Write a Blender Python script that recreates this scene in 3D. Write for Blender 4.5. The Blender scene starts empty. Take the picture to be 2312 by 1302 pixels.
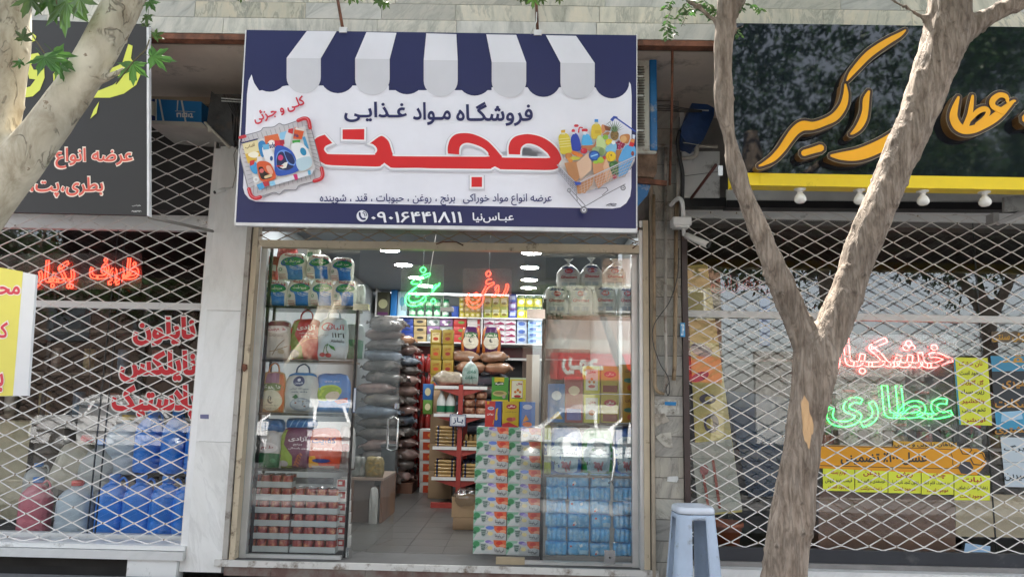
import bpy, bmesh, math, random
from mathutils import Vector, Matrix, noise
from mathutils.geometry import tessellate_polygon, delaunay_2d_cdt
random.seed(7)
R = math.radians
PI = math.pi
S = bpy.context.scene
C = S.collection

# ------------------------------------------------------------------ camera, sky, sun, exposure
F_PX, CX, CY = 1670.0, 1156.0, 651.0
CAM = Vector((0.0, -6.2, 1.32))
def _rot(yaw, pitch, roll):
    return (Matrix.Rotation(yaw, 3, 'Z') @ Matrix.Rotation(pitch, 3, 'X') @ Matrix.Rotation(roll, 3, 'Y'))
RC = _rot(R(0.8837), R(8.5908), R(-1.2283))
cd = bpy.data.cameras.new('camera'); cam = bpy.data.objects.new('camera', cd); C.objects.link(cam)
rgt, fwd, up = RC @ Vector((1, 0, 0)), RC @ Vector((0, 1, 0)), RC @ Vector((0, 0, 1))
mw = Matrix((rgt, up, -fwd)).transposed().to_4x4(); mw.translation = CAM
cam.matrix_world = mw
cd.sensor_width = 36; cd.lens = 36 * F_PX / 2312; cd.clip_start = .05; cd.clip_end = 3000
S.camera = cam

w = bpy.data.worlds.new('World'); S.world = w; w.use_nodes = True
nt = w.node_tree; bg = nt.nodes['Background']
sky = nt.nodes.new('ShaderNodeTexSky'); sky.sky_type = 'NISHITA'; sky.sun_disc = False
SUN_EL, SUN_AZ = R(64), R(-14)          # azimuth measured from +Y (behind the shops), clockwise positive
sky.sun_elevation = SUN_EL; sky.sun_rotation = SUN_AZ
sky.air_density = 1.0; sky.dust_density = 2.0; sky.ozone_density = .5
hz_ = nt.nodes.new('ShaderNodeHueSaturation'); hz_.inputs['Saturation'].default_value = .42      # pale hazy city sky
nt.links.new(sky.outputs[0], hz_.inputs['Color']); nt.links.new(hz_.outputs[0], bg.inputs[0]); bg.inputs[1].default_value = 0.15
sd = bpy.data.lights.new('sun', 'SUN'); sd.energy = 5.0; sd.angle = R(.53); sd.color = (1, .95, .87)
sun = bpy.data.objects.new('sun', sd); C.objects.link(sun)
dirv = Vector((math.sin(SUN_AZ) * math.cos(SUN_EL), math.cos(SUN_AZ) * math.cos(SUN_EL), math.sin(SUN_EL)))
sun.rotation_euler = dirv.to_track_quat('Z', 'Y').to_euler()
S.view_settings.view_transform = 'Standard'; S.view_settings.look = 'None'
S.view_settings.exposure = 2.5; S.view_settings.gamma = 1
S.cycles.transparent_max_bounces = 32; S.cycles.max_bounces = 8; S.cycles.use_denoising = True
S.cycles.sample_clamp_indirect = 6; S.cycles.caustics_reflective = False; S.cycles.caustics_refractive = False

# ------------------------------------------------------------------ pixel -> world
def ray(px, py):
    return (RC @ Vector(((px - CX) / F_PX, 1, -(py - CY) / F_PX)))
def P(px, py, Y):
    d = ray(px, py); return CAM + d * ((Y - CAM.y) / d.y)
def PZ(px, py, z):
    d = ray(px, py); return CAM + d * ((z - CAM.z) / d.z)
def zrect(a, b, c, d, Y):                # px rect (left, top, right, bottom) -> x0,x1,z0,z1
    my, mx = (b + d) / 2, (a + c) / 2
    return P(a, my, Y).x, P(c, my, Y).x, P(mx, d, Y).z, P(mx, b, Y).z

# ------------------------------------------------------------------ materials
MATS = {}
def lin(c):
    return tuple((v / 12.92 if v <= .04045 else ((v + .055) / 1.055) ** 2.4) for v in c)
def hexc(h):
    return lin(tuple(int(h[i:i + 2], 16) / 255 for i in (0, 2, 4)))
def M(name, col, rough=.6, metal=0, var=.12, vs=6, bump=0, bs=30, emit=0, spec=.5, coat=0, dirt=None, dirt_amt=.4, ds=4, alpha=1, trans=0, stretch=(1, 1, 1), perobj=.0, sub=0):
    if name in MATS: return MATS[name]
    if isinstance(col, str): col = hexc(col)
    m = bpy.data.materials.new(name); m.use_nodes = True; t = m.node_tree; n = t.nodes; L = t.links
    b = n['Principled BSDF']
    b.inputs['Roughness'].default_value = rough; b.inputs['Metallic'].default_value = metal
    b.inputs['Specular IOR Level'].default_value = spec
    b.inputs['Coat Weight'].default_value = coat
    if alpha < 1: b.inputs['Alpha'].default_value = alpha
    if trans: b.inputs['Transmission Weight'].default_value = trans
    if sub: b.inputs['Subsurface Weight'].default_value = sub; b.inputs['Subsurface Radius'].default_value = (.03, .02, .02)
    tc = n.new('ShaderNodeTexCoord'); mp = n.new('ShaderNodeMapping'); mp.inputs['Scale'].default_value = stretch
    oi = n.new('ShaderNodeObjectInfo')
    ad = n.new('ShaderNodeVectorMath'); ad.operation = 'ADD'
    mu = n.new('ShaderNodeVectorMath'); mu.operation = 'SCALE'; mu.inputs[0].default_value = (17, 9, 13)
    L.new(oi.outputs['Random'], mu.inputs['Scale']); L.new(tc.outputs['Object'], ad.inputs[0]); L.new(mu.outputs[0], ad.inputs[1])
    L.new(ad.outputs[0], mp.inputs[0])
    ns = n.new('ShaderNodeTexNoise'); ns.inputs['Scale'].default_value = vs; ns.inputs['Detail'].default_value = 6; ns.inputs['Roughness'].default_value = .6
    L.new(mp.outputs[0], ns.inputs['Vector'])
    mr = n.new('ShaderNodeMapRange'); mr.inputs['From Min'].default_value = .3; mr.inputs['From Max'].default_value = .7
    mr.inputs['To Min'].default_value = 1 - var; mr.inputs['To Max'].default_value = 1 + var
    L.new(ns.outputs['Fac'], mr.inputs['Value'])
    hv = n.new('ShaderNodeHueSaturation'); hv.inputs['Color'].default_value = (*col, 1)
    if perobj:
        pm = n.new('ShaderNodeMapRange'); pm.inputs['To Min'].default_value = 1 - perobj; pm.inputs['To Max'].default_value = 1 + perobj
        L.new(oi.outputs['Random'], pm.inputs['Value'])
        mm = n.new('ShaderNodeMath'); mm.operation = 'MULTIPLY'; L.new(pm.outputs[0], mm.inputs[0]); L.new(mr.outputs[0], mm.inputs[1])
        L.new(mm.outputs[0], hv.inputs['Value'])
    else: L.new(mr.outputs[0], hv.inputs['Value'])
    out = hv.outputs[0]
    if dirt:
        if isinstance(dirt, str): dirt = hexc(dirt)
        n2 = n.new('ShaderNodeTexNoise'); n2.inputs['Scale'].default_value = ds; n2.inputs['Detail'].default_value = 8; n2.inputs['Roughness'].default_value = .7
        L.new(mp.outputs[0], n2.inputs['Vector'])
        m2 = n.new('ShaderNodeMapRange'); m2.inputs['From Min'].default_value = .62 - dirt_amt * .3; m2.inputs['From Max'].default_value = .74 - dirt_amt * .15
        L.new(n2.outputs['Fac'], m2.inputs['Value'])
        mx = n.new('ShaderNodeMix'); mx.data_type = 'RGBA'
        L.new(m2.outputs[0], mx.inputs['Factor']); L.new(out, mx.inputs['A']); mx.inputs['B'].default_value = (*dirt, 1)
        out = mx.outputs['Result']
    L.new(out, b.inputs['Base Color'])
    if emit:
        L.new(out, b.inputs['Emission Color']); b.inputs['Emission Strength'].default_value = emit
    if bump:
        n3 = n.new('ShaderNodeTexNoise'); n3.inputs['Scale'].default_value = bs; n3.inputs['Detail'].default_value = 5
        L.new(mp.outputs[0], n3.inputs['Vector'])
        bp = n.new('ShaderNodeBump'); bp.inputs['Strength'].default_value = bump; bp.inputs['Distance'].default_value = .02
        L.new(n3.outputs['Fac'], bp.inputs['Height']); L.new(bp.outputs[0], b.inputs['Normal'])
    MATS[name] = m
    return m
_ink = {}
def ink(h, rough=.45):                     # printed colour
    if not isinstance(h, str): return h
    k = (h, rough)
    if k not in _ink: _ink[k] = M('print_' + h + ('' if rough == .45 else '_%d' % int(rough * 100)), h, rough, var=.05, vs=2.2, bump=.3, bs=2.5)
    return _ink[k]
def glass(name, tint=(.985, .995, .99), f0=.05, film=.0, filmcol=(.5, .5, .5), rough=0.0):
    m = bpy.data.materials.new(name); m.use_nodes = True; t = m.node_tree; n = t.nodes; L = t.links; n.clear()
    o = n.new('ShaderNodeOutputMaterial'); tr = n.new('ShaderNodeBsdfTransparent'); tr.inputs[0].default_value = (*tint, 1)
    gl = n.new('ShaderNodeBsdfGlossy'); gl.inputs['Roughness'].default_value = rough
    lw = n.new('ShaderNodeLayerWeight'); pw = n.new('ShaderNodeMath'); pw.operation = 'POWER'; pw.inputs[1].default_value = 5
    L.new(lw.outputs['Facing'], pw.inputs[0])
    ma = n.new('ShaderNodeMath'); ma.operation = 'MULTIPLY_ADD'; ma.inputs[1].default_value = .9; ma.inputs[2].default_value = f0
    L.new(pw.outputs[0], ma.inputs[0])
    tc = n.new('ShaderNodeTexCoord'); nz = n.new('ShaderNodeTexNoise'); nz.inputs['Scale'].default_value = 1.3; nz.inputs['Detail'].default_value = 1
    L.new(tc.outputs['Object'], nz.inputs['Vector'])
    bp = n.new('ShaderNodeBump'); bp.inputs['Strength'].default_value = .02; bp.inputs['Distance'].default_value = .01
    L.new(nz.outputs['Fac'], bp.inputs['Height']); L.new(bp.outputs[0], gl.inputs['Normal'])
    mx = n.new('ShaderNodeMixShader'); L.new(ma.outputs[0], mx.inputs[0]); L.new(tr.outputs[0], mx.inputs[1]); L.new(gl.outputs[0], mx.inputs[2])
    res = mx.outputs[0]
    if film:
        df = n.new('ShaderNodeBsdfDiffuse'); df.inputs[0].default_value = (*filmcol, 1)
        nd = n.new('ShaderNodeTexNoise'); nd.inputs['Scale'].default_value = 5; nd.inputs['Detail'].default_value = 8; nd.inputs['Roughness'].default_value = .75
        L.new(tc.outputs['Object'], nd.inputs['Vector'])
        fm = n.new('ShaderNodeMapRange'); fm.inputs['From Min'].default_value = .35; fm.inputs['From Max'].default_value = .8
        fm.inputs['To Min'].default_value = film * .5; fm.inputs['To Max'].default_value = film * 2; L.new(nd.outputs['Fac'], fm.inputs['Value'])
        m2 = n.new('ShaderNodeMixShader'); L.new(fm.outputs[0], m2.inputs[0]); L.new(res, m2.inputs[1]); L.new(df.outputs[0], m2.inputs[2]); res = m2.outputs[0]
    L.new(res, o.inputs[0]); MATS[name] = m
    return m

def marble(name, cols, vein, scale=1.0, rough=.35):
    """polished stone; the 'rnd' face attribute gives every slab its own tone and its own piece of pattern"""
    m = bpy.data.materials.new(name); m.use_nodes = True; t = m.node_tree; n = t.nodes; L = t.links; b = n['Principled BSDF']
    b.inputs['Roughness'].default_value = rough
    at = n.new('ShaderNodeAttribute'); at.attribute_name = 'rnd'
    tc = n.new('ShaderNodeTexCoord'); sc = n.new('ShaderNodeVectorMath'); sc.operation = 'SCALE'; sc.inputs['Scale'].default_value = 31
    L.new(at.outputs['Vector'], sc.inputs[0]); ad = n.new('ShaderNodeVectorMath'); L.new(tc.outputs['Object'], ad.inputs[0]); L.new(sc.outputs[0], ad.inputs[1])
    rt = n.new('ShaderNodeVectorRotate'); rt.rotation_type = 'Y_AXIS'
    ml = n.new('ShaderNodeMath'); ml.operation = 'MULTIPLY'; ml.inputs[1].default_value = 2.6; L.new(at.outputs['Fac'], ml.inputs[0]); L.new(ml.outputs[0], rt.inputs['Angle'])
    L.new(ad.outputs[0], rt.inputs['Vector'])
    mp = n.new('ShaderNodeMapping'); mp.inputs['Scale'].default_value = (.7 * scale, 1, 2.4 * scale); L.new(rt.outputs[0], mp.inputs[0])
    wr = n.new('ShaderNodeTexNoise'); wr.inputs['Scale'].default_value = 2.2; wr.inputs['Detail'].default_value = 5; L.new(mp.outputs[0], wr.inputs['Vector'])
    ws = n.new('ShaderNodeVectorMath'); ws.operation = 'MULTIPLY_ADD'; ws.inputs[1].default_value = (1.1, 1.1, 1.1); L.new(wr.outputs['Color'], ws.inputs[0]); L.new(mp.outputs[0], ws.inputs[2])
    n1 = n.new('ShaderNodeTexNoise'); n1.inputs['Scale'].default_value = 3.2; n1.inputs['Detail'].default_value = 9; n1.inputs['Roughness'].default_value = .62; L.new(ws.outputs[0], n1.inputs['Vector'])
    cr = n.new('ShaderNodeValToRGB'); e = cr.color_ramp.elements
    e[0].position = .3; e[0].color = (*cols[0], 1); e[1].position = .7; e[1].color = (*cols[2], 1); k = e.new(.5); k.color = (*cols[1], 1)
    L.new(n1.outputs['Fac'], cr.inputs[0])
    # slab tone
    tn = n.new('ShaderNodeMapRange'); tn.inputs['To Min'].default_value = .72; tn.inputs['To Max'].default_value = 1.18
    sx = n.new('ShaderNodeSeparateXYZ'); L.new(at.outputs['Vector'], sx.inputs[0]); L.new(sx.outputs['Y'], tn.inputs['Value'])
    hs = n.new('ShaderNodeHueSaturation'); L.new(cr.outputs[0], hs.inputs['Color']); L.new(tn.outputs[0], hs.inputs['Value'])
    sm = n.new('ShaderNodeMapRange'); sm.inputs['To Min'].default_value = .55; sm.inputs['To Max'].default_value = 1.5; L.new(sx.outputs['Z'], sm.inputs['Value']); L.new(sm.outputs[0], hs.inputs['Saturation'])
    # veins
    n2 = n.new('ShaderNodeTexNoise'); n2.inputs['Scale'].default_value = 2.1; n2.inputs['Detail'].default_value = 7; n2.inputs['Roughness'].default_value = .6; L.new(ws.outputs[0], n2.inputs['Vector'])
    ab = n.new('ShaderNodeMath'); ab.operation = 'SUBTRACT'; ab.inputs[1].default_value = .5; L.new(n2.outputs['Fac'], ab.inputs[0])
    a2 = n.new('ShaderNodeMath'); a2.operation = 'ABSOLUTE'; L.new(ab.outputs[0], a2.inputs[0])
    vr = n.new('ShaderNodeMapRange'); vr.inputs['From Min'].default_value = 0; vr.inputs['From Max'].default_value = .035; vr.inputs['To Min'].default_value = .65; vr.inputs['To Max'].default_value = 0
    L.new(a2.outputs[0], vr.inputs['Value'])
    vg = n.new('ShaderNodeMath'); vg.operation = 'MULTIPLY'; L.new(vr.outputs[0], vg.inputs[0]); L.new(sx.outputs['Z'], vg.inputs[1])
    mx = n.new('ShaderNodeMix'); mx.data_type = 'RGBA'; L.new(vg.outputs[0], mx.inputs['Factor']); L.new(hs.outputs[0], mx.inputs['A']); mx.inputs['B'].default_value = (*vein, 1)
    L.new(mx.outputs['Result'], b.inputs['Base Color'])
    bp = n.new('ShaderNodeBump'); bp.inputs['Strength'].default_value = .25; bp.inputs['Distance'].default_value = .006
    n4 = n.new('ShaderNodeTexNoise'); n4.inputs['Scale'].default_value = 22; n4.inputs['Detail'].default_value = 6; L.new(tc.outputs['Object'], n4.inputs['Vector'])
    L.new(n4.outputs['Fac'], bp.inputs['Height']); L.new(bp.outputs[0], b.inputs['Normal'])
    MATS[name] = m; return m

# ------------------------------------------------------------------ objects
def tag(o, label=None, cat=None, group=None, kind=None):
    if label: o['label'] = label
    if cat: o['category'] = cat
    if group: o['group'] = group
    if kind: o['kind'] = kind
    return o
def thing(name, label, cat, loc=(0, 0, 0), group=None, rz=0):
    o = bpy.data.objects.new(name, None); C.objects.link(o); o.location = Vector(loc); o.rotation_euler = (0, 0, rz)
    o.empty_display_size = .1
    return tag(o, label, cat, group)
def wloc(o):
    v = Vector((0, 0, 0))
    while o is not None: v += o.location; o = o.parent
    return v
def kids(o): return [c for c in bpy.data.objects if c.parent == o]
KID = {}
def dup(o, loc=None, label=None, rz=None, parent=None, scale=None, rot=None):
    c = o.copy(); C.objects.link(c)
    if parent is not None: c.parent = parent
    if loc is not None: c.location = Vector(loc)
    if label: c['label'] = label
    if rz is not None: c.rotation_euler = (0, 0, rz)
    if rot is not None: c.rotation_euler = rot
    if scale is not None: c.scale = scale
    for k in KID.get(o.name, []): dup(bpy.data.objects[k], parent=c)
    return c

class MB:
    def __init__(s): s.v = []; s.f = []; s.m = []; s.sm = []; s.mats = []; s.rnd = {}
    def mi(s, m):
        m = ink(m)
        if m not in s.mats: s.mats.append(m)
        return s.mats.index(m)
    def add(s, vs, fs, m, smooth=False, rnd=None):
        b = len(s.v); s.v += [tuple(v) for v in vs]; i = s.mi(m)
        for f in fs:
            if rnd is not None: s.rnd[len(s.f)] = rnd
            s.f.append([b + k for k in f]); s.m.append(i); s.sm.append(smooth)
        return s
    def box(s, x0, x1, y0, y1, z0, z1, m, rnd=None, bev=0):
        vs = [(x, y, z) for x in (x0, x1) for y in (y0, y1) for z in (z0, z1)]
        fs = [(0, 1, 3, 2), (4, 6, 7, 5), (0, 4, 5, 1), (2, 3, 7, 6), (0, 2, 6, 4), (1, 5, 7, 3)]
        if bev:
            bm = bmesh.new(); bv = [bm.verts.new(v) for v in vs]
            for f in fs: bm.faces.new([bv[k] for k in f])
            bmesh.ops.bevel(bm, geom=bm.edges[:], offset=bev, segments=2, profile=.5, affect='EDGES')
            bm.verts.index_update()
            s.add([v.co[:] for v in bm.verts], [[q.index for q in f.verts] for f in bm.faces], m, True, rnd); bm.free(); return s
        return s.add(vs, fs, m, rnd=rnd)
    def quad(s, a, b, c, d, m): return s.add([a, b, c, d], [(0, 1, 2, 3)], m)
    def tube(s, pts, r, m, n=8, cap=True, smooth=True, closed=False):
        pts = [Vector(p) for p in pts]; N = len(pts)
        rr = r if isinstance(r, (list, tuple)) else [r] * N
        vs = []; prev = None
        for i, p in enumerate(pts):
            if closed: t = pts[(i + 1) % N] - pts[i - 1]
            else: t = pts[min(i + 1, N - 1)] - pts[max(i - 1, 0)]
            if t.length < 1e-9: t = Vector((0, 0, 1))
            t.normalize()
            if prev is None:
                a = Vector((0, 0, 1)) if abs(t.z) < .9 else Vector((1, 0, 0)); u = t.cross(a).normalized()
            else:
                u = prev - t * prev.dot(t); u = u.normalized() if u.length > 1e-6 else t.orthogonal().normalized()
            prev = u; v = t.cross(u)
            vs += [p + (u * math.cos(2 * PI * k / n) + v * math.sin(2 * PI * k / n)) * rr[i] for k in range(n)]
        fs = []
        for i in range(N if closed else N - 1):
            j = (i + 1) % N
            for k in range(n): fs.append((i * n + k, i * n + (k + 1) % n, j * n + (k + 1) % n, j * n + k))
        if cap and not closed: fs += [tuple(range(n))[::-1], tuple((N - 1) * n + k for k in range(n))]
        return s.add(vs, fs, m, smooth)
    def lathe(s, prof, c, m, n=20, axis='z', sx=1, sy=1, sq=2.0, smooth=True, cap=True):
        vs = []
        for r, h in prof:
            for k in range(n):
                a = 2 * PI * k / n; ca, sa = math.cos(a), math.sin(a)
                q = (abs(ca) ** sq + abs(sa) ** sq) ** (-1 / sq)
                x, y = r * q * ca * sx, r * q * sa * sy
                p = (x, y, h) if axis == 'z' else ((h, x, y) if axis == 'x' else (x, h, y))
                vs.append((c[0] + p[0], c[1] + p[1], c[2] + p[2]))
        fs = []
        for i in range(len(prof) - 1):
            for k in range(n): fs.append((i * n + k, i * n + (k + 1) % n, (i + 1) * n + (k + 1) % n, (i + 1) * n + k))
        if cap: fs += [tuple(range(n))[::-1], tuple((len(prof) - 1) * n + k for k in range(n))]
        return s.add(vs, fs, m, smooth)
    def prism(s, pts, off, m):              # pts: 3d loop, off: extrusion vector
        n = len(pts); o = Vector(off)
        vs = [Vector(p) for p in pts] + [Vector(p) + o for p in pts]
        fs = [tuple(range(n)), tuple(range(n, 2 * n))[::-1]] + [(k, k + n, (k + 1) % n + n, (k + 1) % n) for k in range(n)]
        return s.add(vs, fs, m)
    def build(s, name, parent=None, local=False, label=None, cat=None, group=None, kind=None, origin=None, rz=0):
        me = bpy.data.meshes.new(name); vs = s.v
        if parent is not None and not local:
            o = wloc(parent); vs = [(v[0] - o.x, v[1] - o.y, v[2] - o.z) for v in vs]
        loc = None
        if parent is None and not local:
            xs, ys, zs = zip(*vs)
            loc = Vector(origin) if origin is not None else Vector(((min(xs) + max(xs)) / 2, (min(ys) + max(ys)) / 2, min(zs)))
            vs = [(v[0] - loc.x, v[1] - loc.y, v[2] - loc.z) for v in vs]
        me.from_pydata([tuple(v) for v in vs], [], s.f)
        for m in s.mats: me.materials.append(m)
        me.polygons.foreach_set('material_index', s.m); me.polygons.foreach_set('use_smooth', s.sm)
        if s.rnd:
            at = me.attributes.new('rnd', 'FLOAT_VECTOR', 'FACE')
            for i, v in s.rnd.items(): at.data[i].vector = v
        me.update()
        ob = bpy.data.objects.new(name, me); C.objects.link(ob)
        if loc is not None: ob.location = loc
        if parent is not None: ob.parent = parent; KID.setdefault(parent.name, []).append(ob.name)
        if rz: ob.rotation_euler = (0, 0, rz)
        return tag(ob, label, cat, group, kind)

# ------------------------------------------------------------------ lettering (right-to-left script shaped by hand)
FORMS = {}
def _f(ch, code, n): FORMS[ch] = (code, n)
for ch, code, n in (('ا', 0xFE8D, 2), ('ب', 0xFE8F, 4), ('ت', 0xFE95, 4), ('ث', 0xFE99, 4), ('ج', 0xFE9D, 4), ('ح', 0xFEA1, 4), ('خ', 0xFEA5, 4), ('د', 0xFEA9, 2), ('ذ', 0xFEAB, 2), ('ر', 0xFEAD, 2), ('ز', 0xFEAF, 2), ('س', 0xFEB1, 4), ('ش', 0xFEB5, 4), ('ص', 0xFEB9, 4), ('ض', 0xFEBD, 4), ('ط', 0xFEC1, 4), ('ظ', 0xFEC5, 4), ('ع', 0xFEC9, 4), ('غ', 0xFECD, 4), ('ف', 0xFED1, 4), ('ق', 0xFED5, 4), ('ک', 0xFB8E, 4), ('گ', 0xFB92, 4), ('ل', 0xFEDD, 4), ('م', 0xFEE1, 4), ('ن', 0xFEE5, 4), ('ه', 0xFEE9, 4), ('و', 0xFEED, 2), ('ی', 0xFBFC, 4), ('پ', 0xFB56, 4), ('چ', 0xFB7A, 4), ('ژ', 0xFB8A, 2), ('آ', 0xFE81, 2), ('ئ', 0xFE89, 4)): _f(ch, code, n)
def shape(t):
    t = t.replace('لا', '\u0001'); out = []
    def right(c): return c in FORMS or c in 'ـ\u0001'
    def left(c): return (c in FORMS and FORMS[c][1] == 4) or c == 'ـ'
    for i, c in enumerate(t):
        pj = i > 0 and left(t[i - 1]) and right(c)
        nj = i + 1 < len(t) and right(t[i + 1]) and left(c)
        if c == '\u0001': out.append(chr(0xFEFC if pj else 0xFEFB))
        elif c in FORMS:
            code, n = FORMS[c]; k = (3 if pj and nj else 2 if nj else 1 if pj else 0)
            out.append(chr(code + (k if n == 4 else min(k, 1))))
        elif c == '\u200c': pass
        else: out.append(c)
    res = []; run = ''
    def num(c): return c.isdigit() or c.isascii() and (c.isalpha() or c in '.')
    for c in out[::-1]:
        if num(c): run = c + run
        else: res.append(run); run = ''; res.append(c)
    res.append(run)
    return ''.join(res)
_tx = {}
def glyphs(t, bold=0.0, outline=False, res=3):
    """outlines of the lettering, thickened by hand and filled by the non-zero rule (the face has overlapping contours)"""
    k = (t, bold, outline)
    if k in _tx: return _tx[k]
    cu = bpy.data.curves.new('t', 'FONT'); cu.body = shape(t); cu.resolution_u = res; cu.fill_mode = 'NONE'
    o = bpy.data.objects.new('t', cu); C.objects.link(o)
    dg = bpy.context.evaluated_depsgraph_get(); dg.update()
    me = bpy.data.meshes.new_from_object(o.evaluated_get(dg))
    pv = [(v.co.x, v.co.y) for v in me.vertices]; par = list(range(len(pv)))
    def find(a):
        while par[a] != a: par[a] = par[par[a]]; a = par[a]
        return a
    for e in me.edges: par[find(e.vertices[0])] = find(e.vertices[1])
    bpy.data.objects.remove(o); bpy.data.curves.remove(cu); bpy.data.meshes.remove(me)
    grp = {}
    for a in range(len(pv)): grp.setdefault(find(a), []).append(a)
    loops = []
    for g in grp.values():
        q = []
        for a in sorted(g):
            if not q or math.dist(q[-1], pv[a]) > 1e-4: q.append(pv[a])
        if len(q) > 2 and math.dist(q[0], q[-1]) < 1e-4: q.pop()
        if len(q) > 2: loops.append(q)
    def area(q): return sum(q[n - 1][0] * q[n][1] - q[n][0] * q[n - 1][1] for n in range(len(q))) / 2
    sg = 1 if area(max(loops, key=lambda q: abs(area(q)))) > 0 else -1
    if bold:
        out = []
        for q in loops:
            z = []
            for n, p in enumerate(q):
                a, b = q[n - 1], q[(n + 1) % len(q)]
                n1 = ((p[1] - a[1]) * sg, -(p[0] - a[0]) * sg); n2 = ((b[1] - p[1]) * sg, -(b[0] - p[0]) * sg)
                l1, l2 = math.hypot(*n1), math.hypot(*n2); m = (n1[0] / l1 + n2[0] / l2, n1[1] / l1 + n2[1] / l2); lm = math.hypot(*m) or 1
                z.append((p[0] + m[0] / lm * bold / max(.6, lm / 2), p[1] + m[1] / lm * bold / max(.6, lm / 2)))
            out.append(z)
        loops = out
    vs, es = [], []
    for q in loops:
        b = len(vs); vs += q; es += [(b + n, b + (n + 1) % len(q)) for n in range(len(q))]
    if not outline:
        cv, ce, cf, *_ = delaunay_2d_cdt([Vector(v) for v in vs], es, [], 0, 1e-5)
        fs = []
        bb = [(min(p[0] for p in q), max(p[0] for p in q), min(p[1] for p in q), max(p[1] for p in q), q) for q in loops]
        for f in cf:
            x = sum(cv[n].x for n in f) / len(f); y = sum(cv[n].y for n in f) / len(f); wn = 0
            for a0, a1, b0, b1, q in bb:
                if not (a0 <= x <= a1 and b0 <= y <= b1): continue
                for n in range(len(q)):
                    p, r = q[n - 1], q[n]
                    if (p[1] <= y) != (r[1] <= y):
                        if (r[0] - p[0]) * (y - p[1]) / (r[1] - p[1]) + p[0] > x: wn += 1 if r[1] > p[1] else -1
            if wn * sg > 0: fs.append(tuple(f))
        vs = [(v.x, v.y) for v in cv]; es = []
    else: fs = []
    xs = [v[0] for v in vs] or [0, 1]; ys = [v[1] for v in vs] or [0, 1]
    x0, x1, y0, y1 = min(xs), max(xs), min(ys), max(ys)
    _tx[k] = ([((x - x0) / max(x1 - x0, 1e-6), (y - y0) / max(y1 - y0, 1e-6)) for x, y in vs], fs, es, (x1 - x0) / max(y1 - y0, 1e-6))
    return _tx[k]
def catmull(pts, n=6, closed=False):
    out = []; N = len(pts); rng = range(N if closed else N - 1)
    for i in rng:
        p0 = pts[i - 1] if (closed or i > 0) else pts[0]; p1 = pts[i]; p2 = pts[(i + 1) % N]
        p3 = pts[(i + 2) % N] if (closed or i + 2 < N) else pts[-1]
        for k in range(n):
            t = k / n
            out.append(tuple(.5 * ((2 * b) + (-a + c) * t + (2 * a - 5 * b + 4 * c - d) * t * t + (-a + 3 * b - 3 * c + d) * t ** 3) for a, b, c, d in zip(p0, p1, p2, p3)))
    if not closed: out.append(tuple(pts[-1]))
    return out
def smooth(pts, n=4, ang=50):
    N = len(pts); out = []
    def corner(i):
        a, b, c = pts[i - 1], pts[i], pts[(i + 1) % N]; d1 = math.atan2(b[1] - a[1], b[0] - a[0]); d2 = math.atan2(c[1] - b[1], c[0] - b[0])
        return abs((d2 - d1 + PI) % (2 * PI) - PI) > R(ang)
    cs = [corner(i) for i in range(N)]
    for i in range(N):
        p1, p2 = pts[i], pts[(i + 1) % N]
        p0 = p1 if cs[i] else pts[i - 1]; p3 = p2 if cs[(i + 1) % N] else pts[(i + 2) % N]
        if math.dist(p1, p2) > 60: out.append(tuple(p1)); continue
        for k in range(n):
            t = k / n
            out.append(tuple(.5 * ((2 * b) + (-a + c) * t + (2 * a - 5 * b + 4 * c - d) * t * t + (-a + 3 * b - 3 * c + d) * t ** 3) for a, b, c, d in zip(p0, p1, p2, p3)))
    return out
def vstroke(pts, grow=0, n=6):             # pts (x, y, halfwidth) -> outline polygon with rounded ends
    q = catmull(pts, n); L_, R_ = [], []
    for i, (x, y, h) in enumerate(q):
        a, b = q[max(i - 1, 0)], q[min(i + 1, len(q) - 1)]
        dx, dy = b[0] - a[0], b[1] - a[1]; l = math.hypot(dx, dy) or 1; nx, ny = -dy / l, dx / l; h += grow
        L_.append((x + nx * h, y + ny * h)); R_.append((x - nx * h, y - ny * h))
    def cap(i, j):
        x, y, h = q[i]; h += grow; dx, dy = x - q[j][0], y - q[j][1]; l = math.hypot(dx, dy) or 1; dx /= l; dy /= l; nx, ny = -dy, dx
        return [(x + (nx * math.cos(a) + dx * math.sin(a)) * h, y + (ny * math.cos(a) + dy * math.sin(a)) * h) for a in (PI / 4, PI / 2, 3 * PI / 4)]
    return L_ + cap(-1, -2) + R_[::-1] + cap(0, 1)
def grow(poly, d):
    A = sum(poly[i - 1][0] * poly[i][1] - poly[i][0] * poly[i - 1][1] for i in range(len(poly)))
    sg = 1 if A > 0 else -1; out = []
    for i, p in enumerate(poly):
        a, b = poly[i - 1], poly[(i + 1) % len(poly)]
        def nr(u, v):
            dx, dy = v[0] - u[0], v[1] - u[1]; l = math.hypot(dx, dy) or 1; return dy / l * sg, -dx / l * sg
        n1, n2 = nr(a, p), nr(p, b); nx, ny = n1[0] + n2[0], n1[1] + n2[1]; l = math.hypot(nx, ny) or 1
        k = d / max(.5, l / 2); out.append((p[0] + nx / l * k, p[1] + ny / l * k))
    return out

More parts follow.
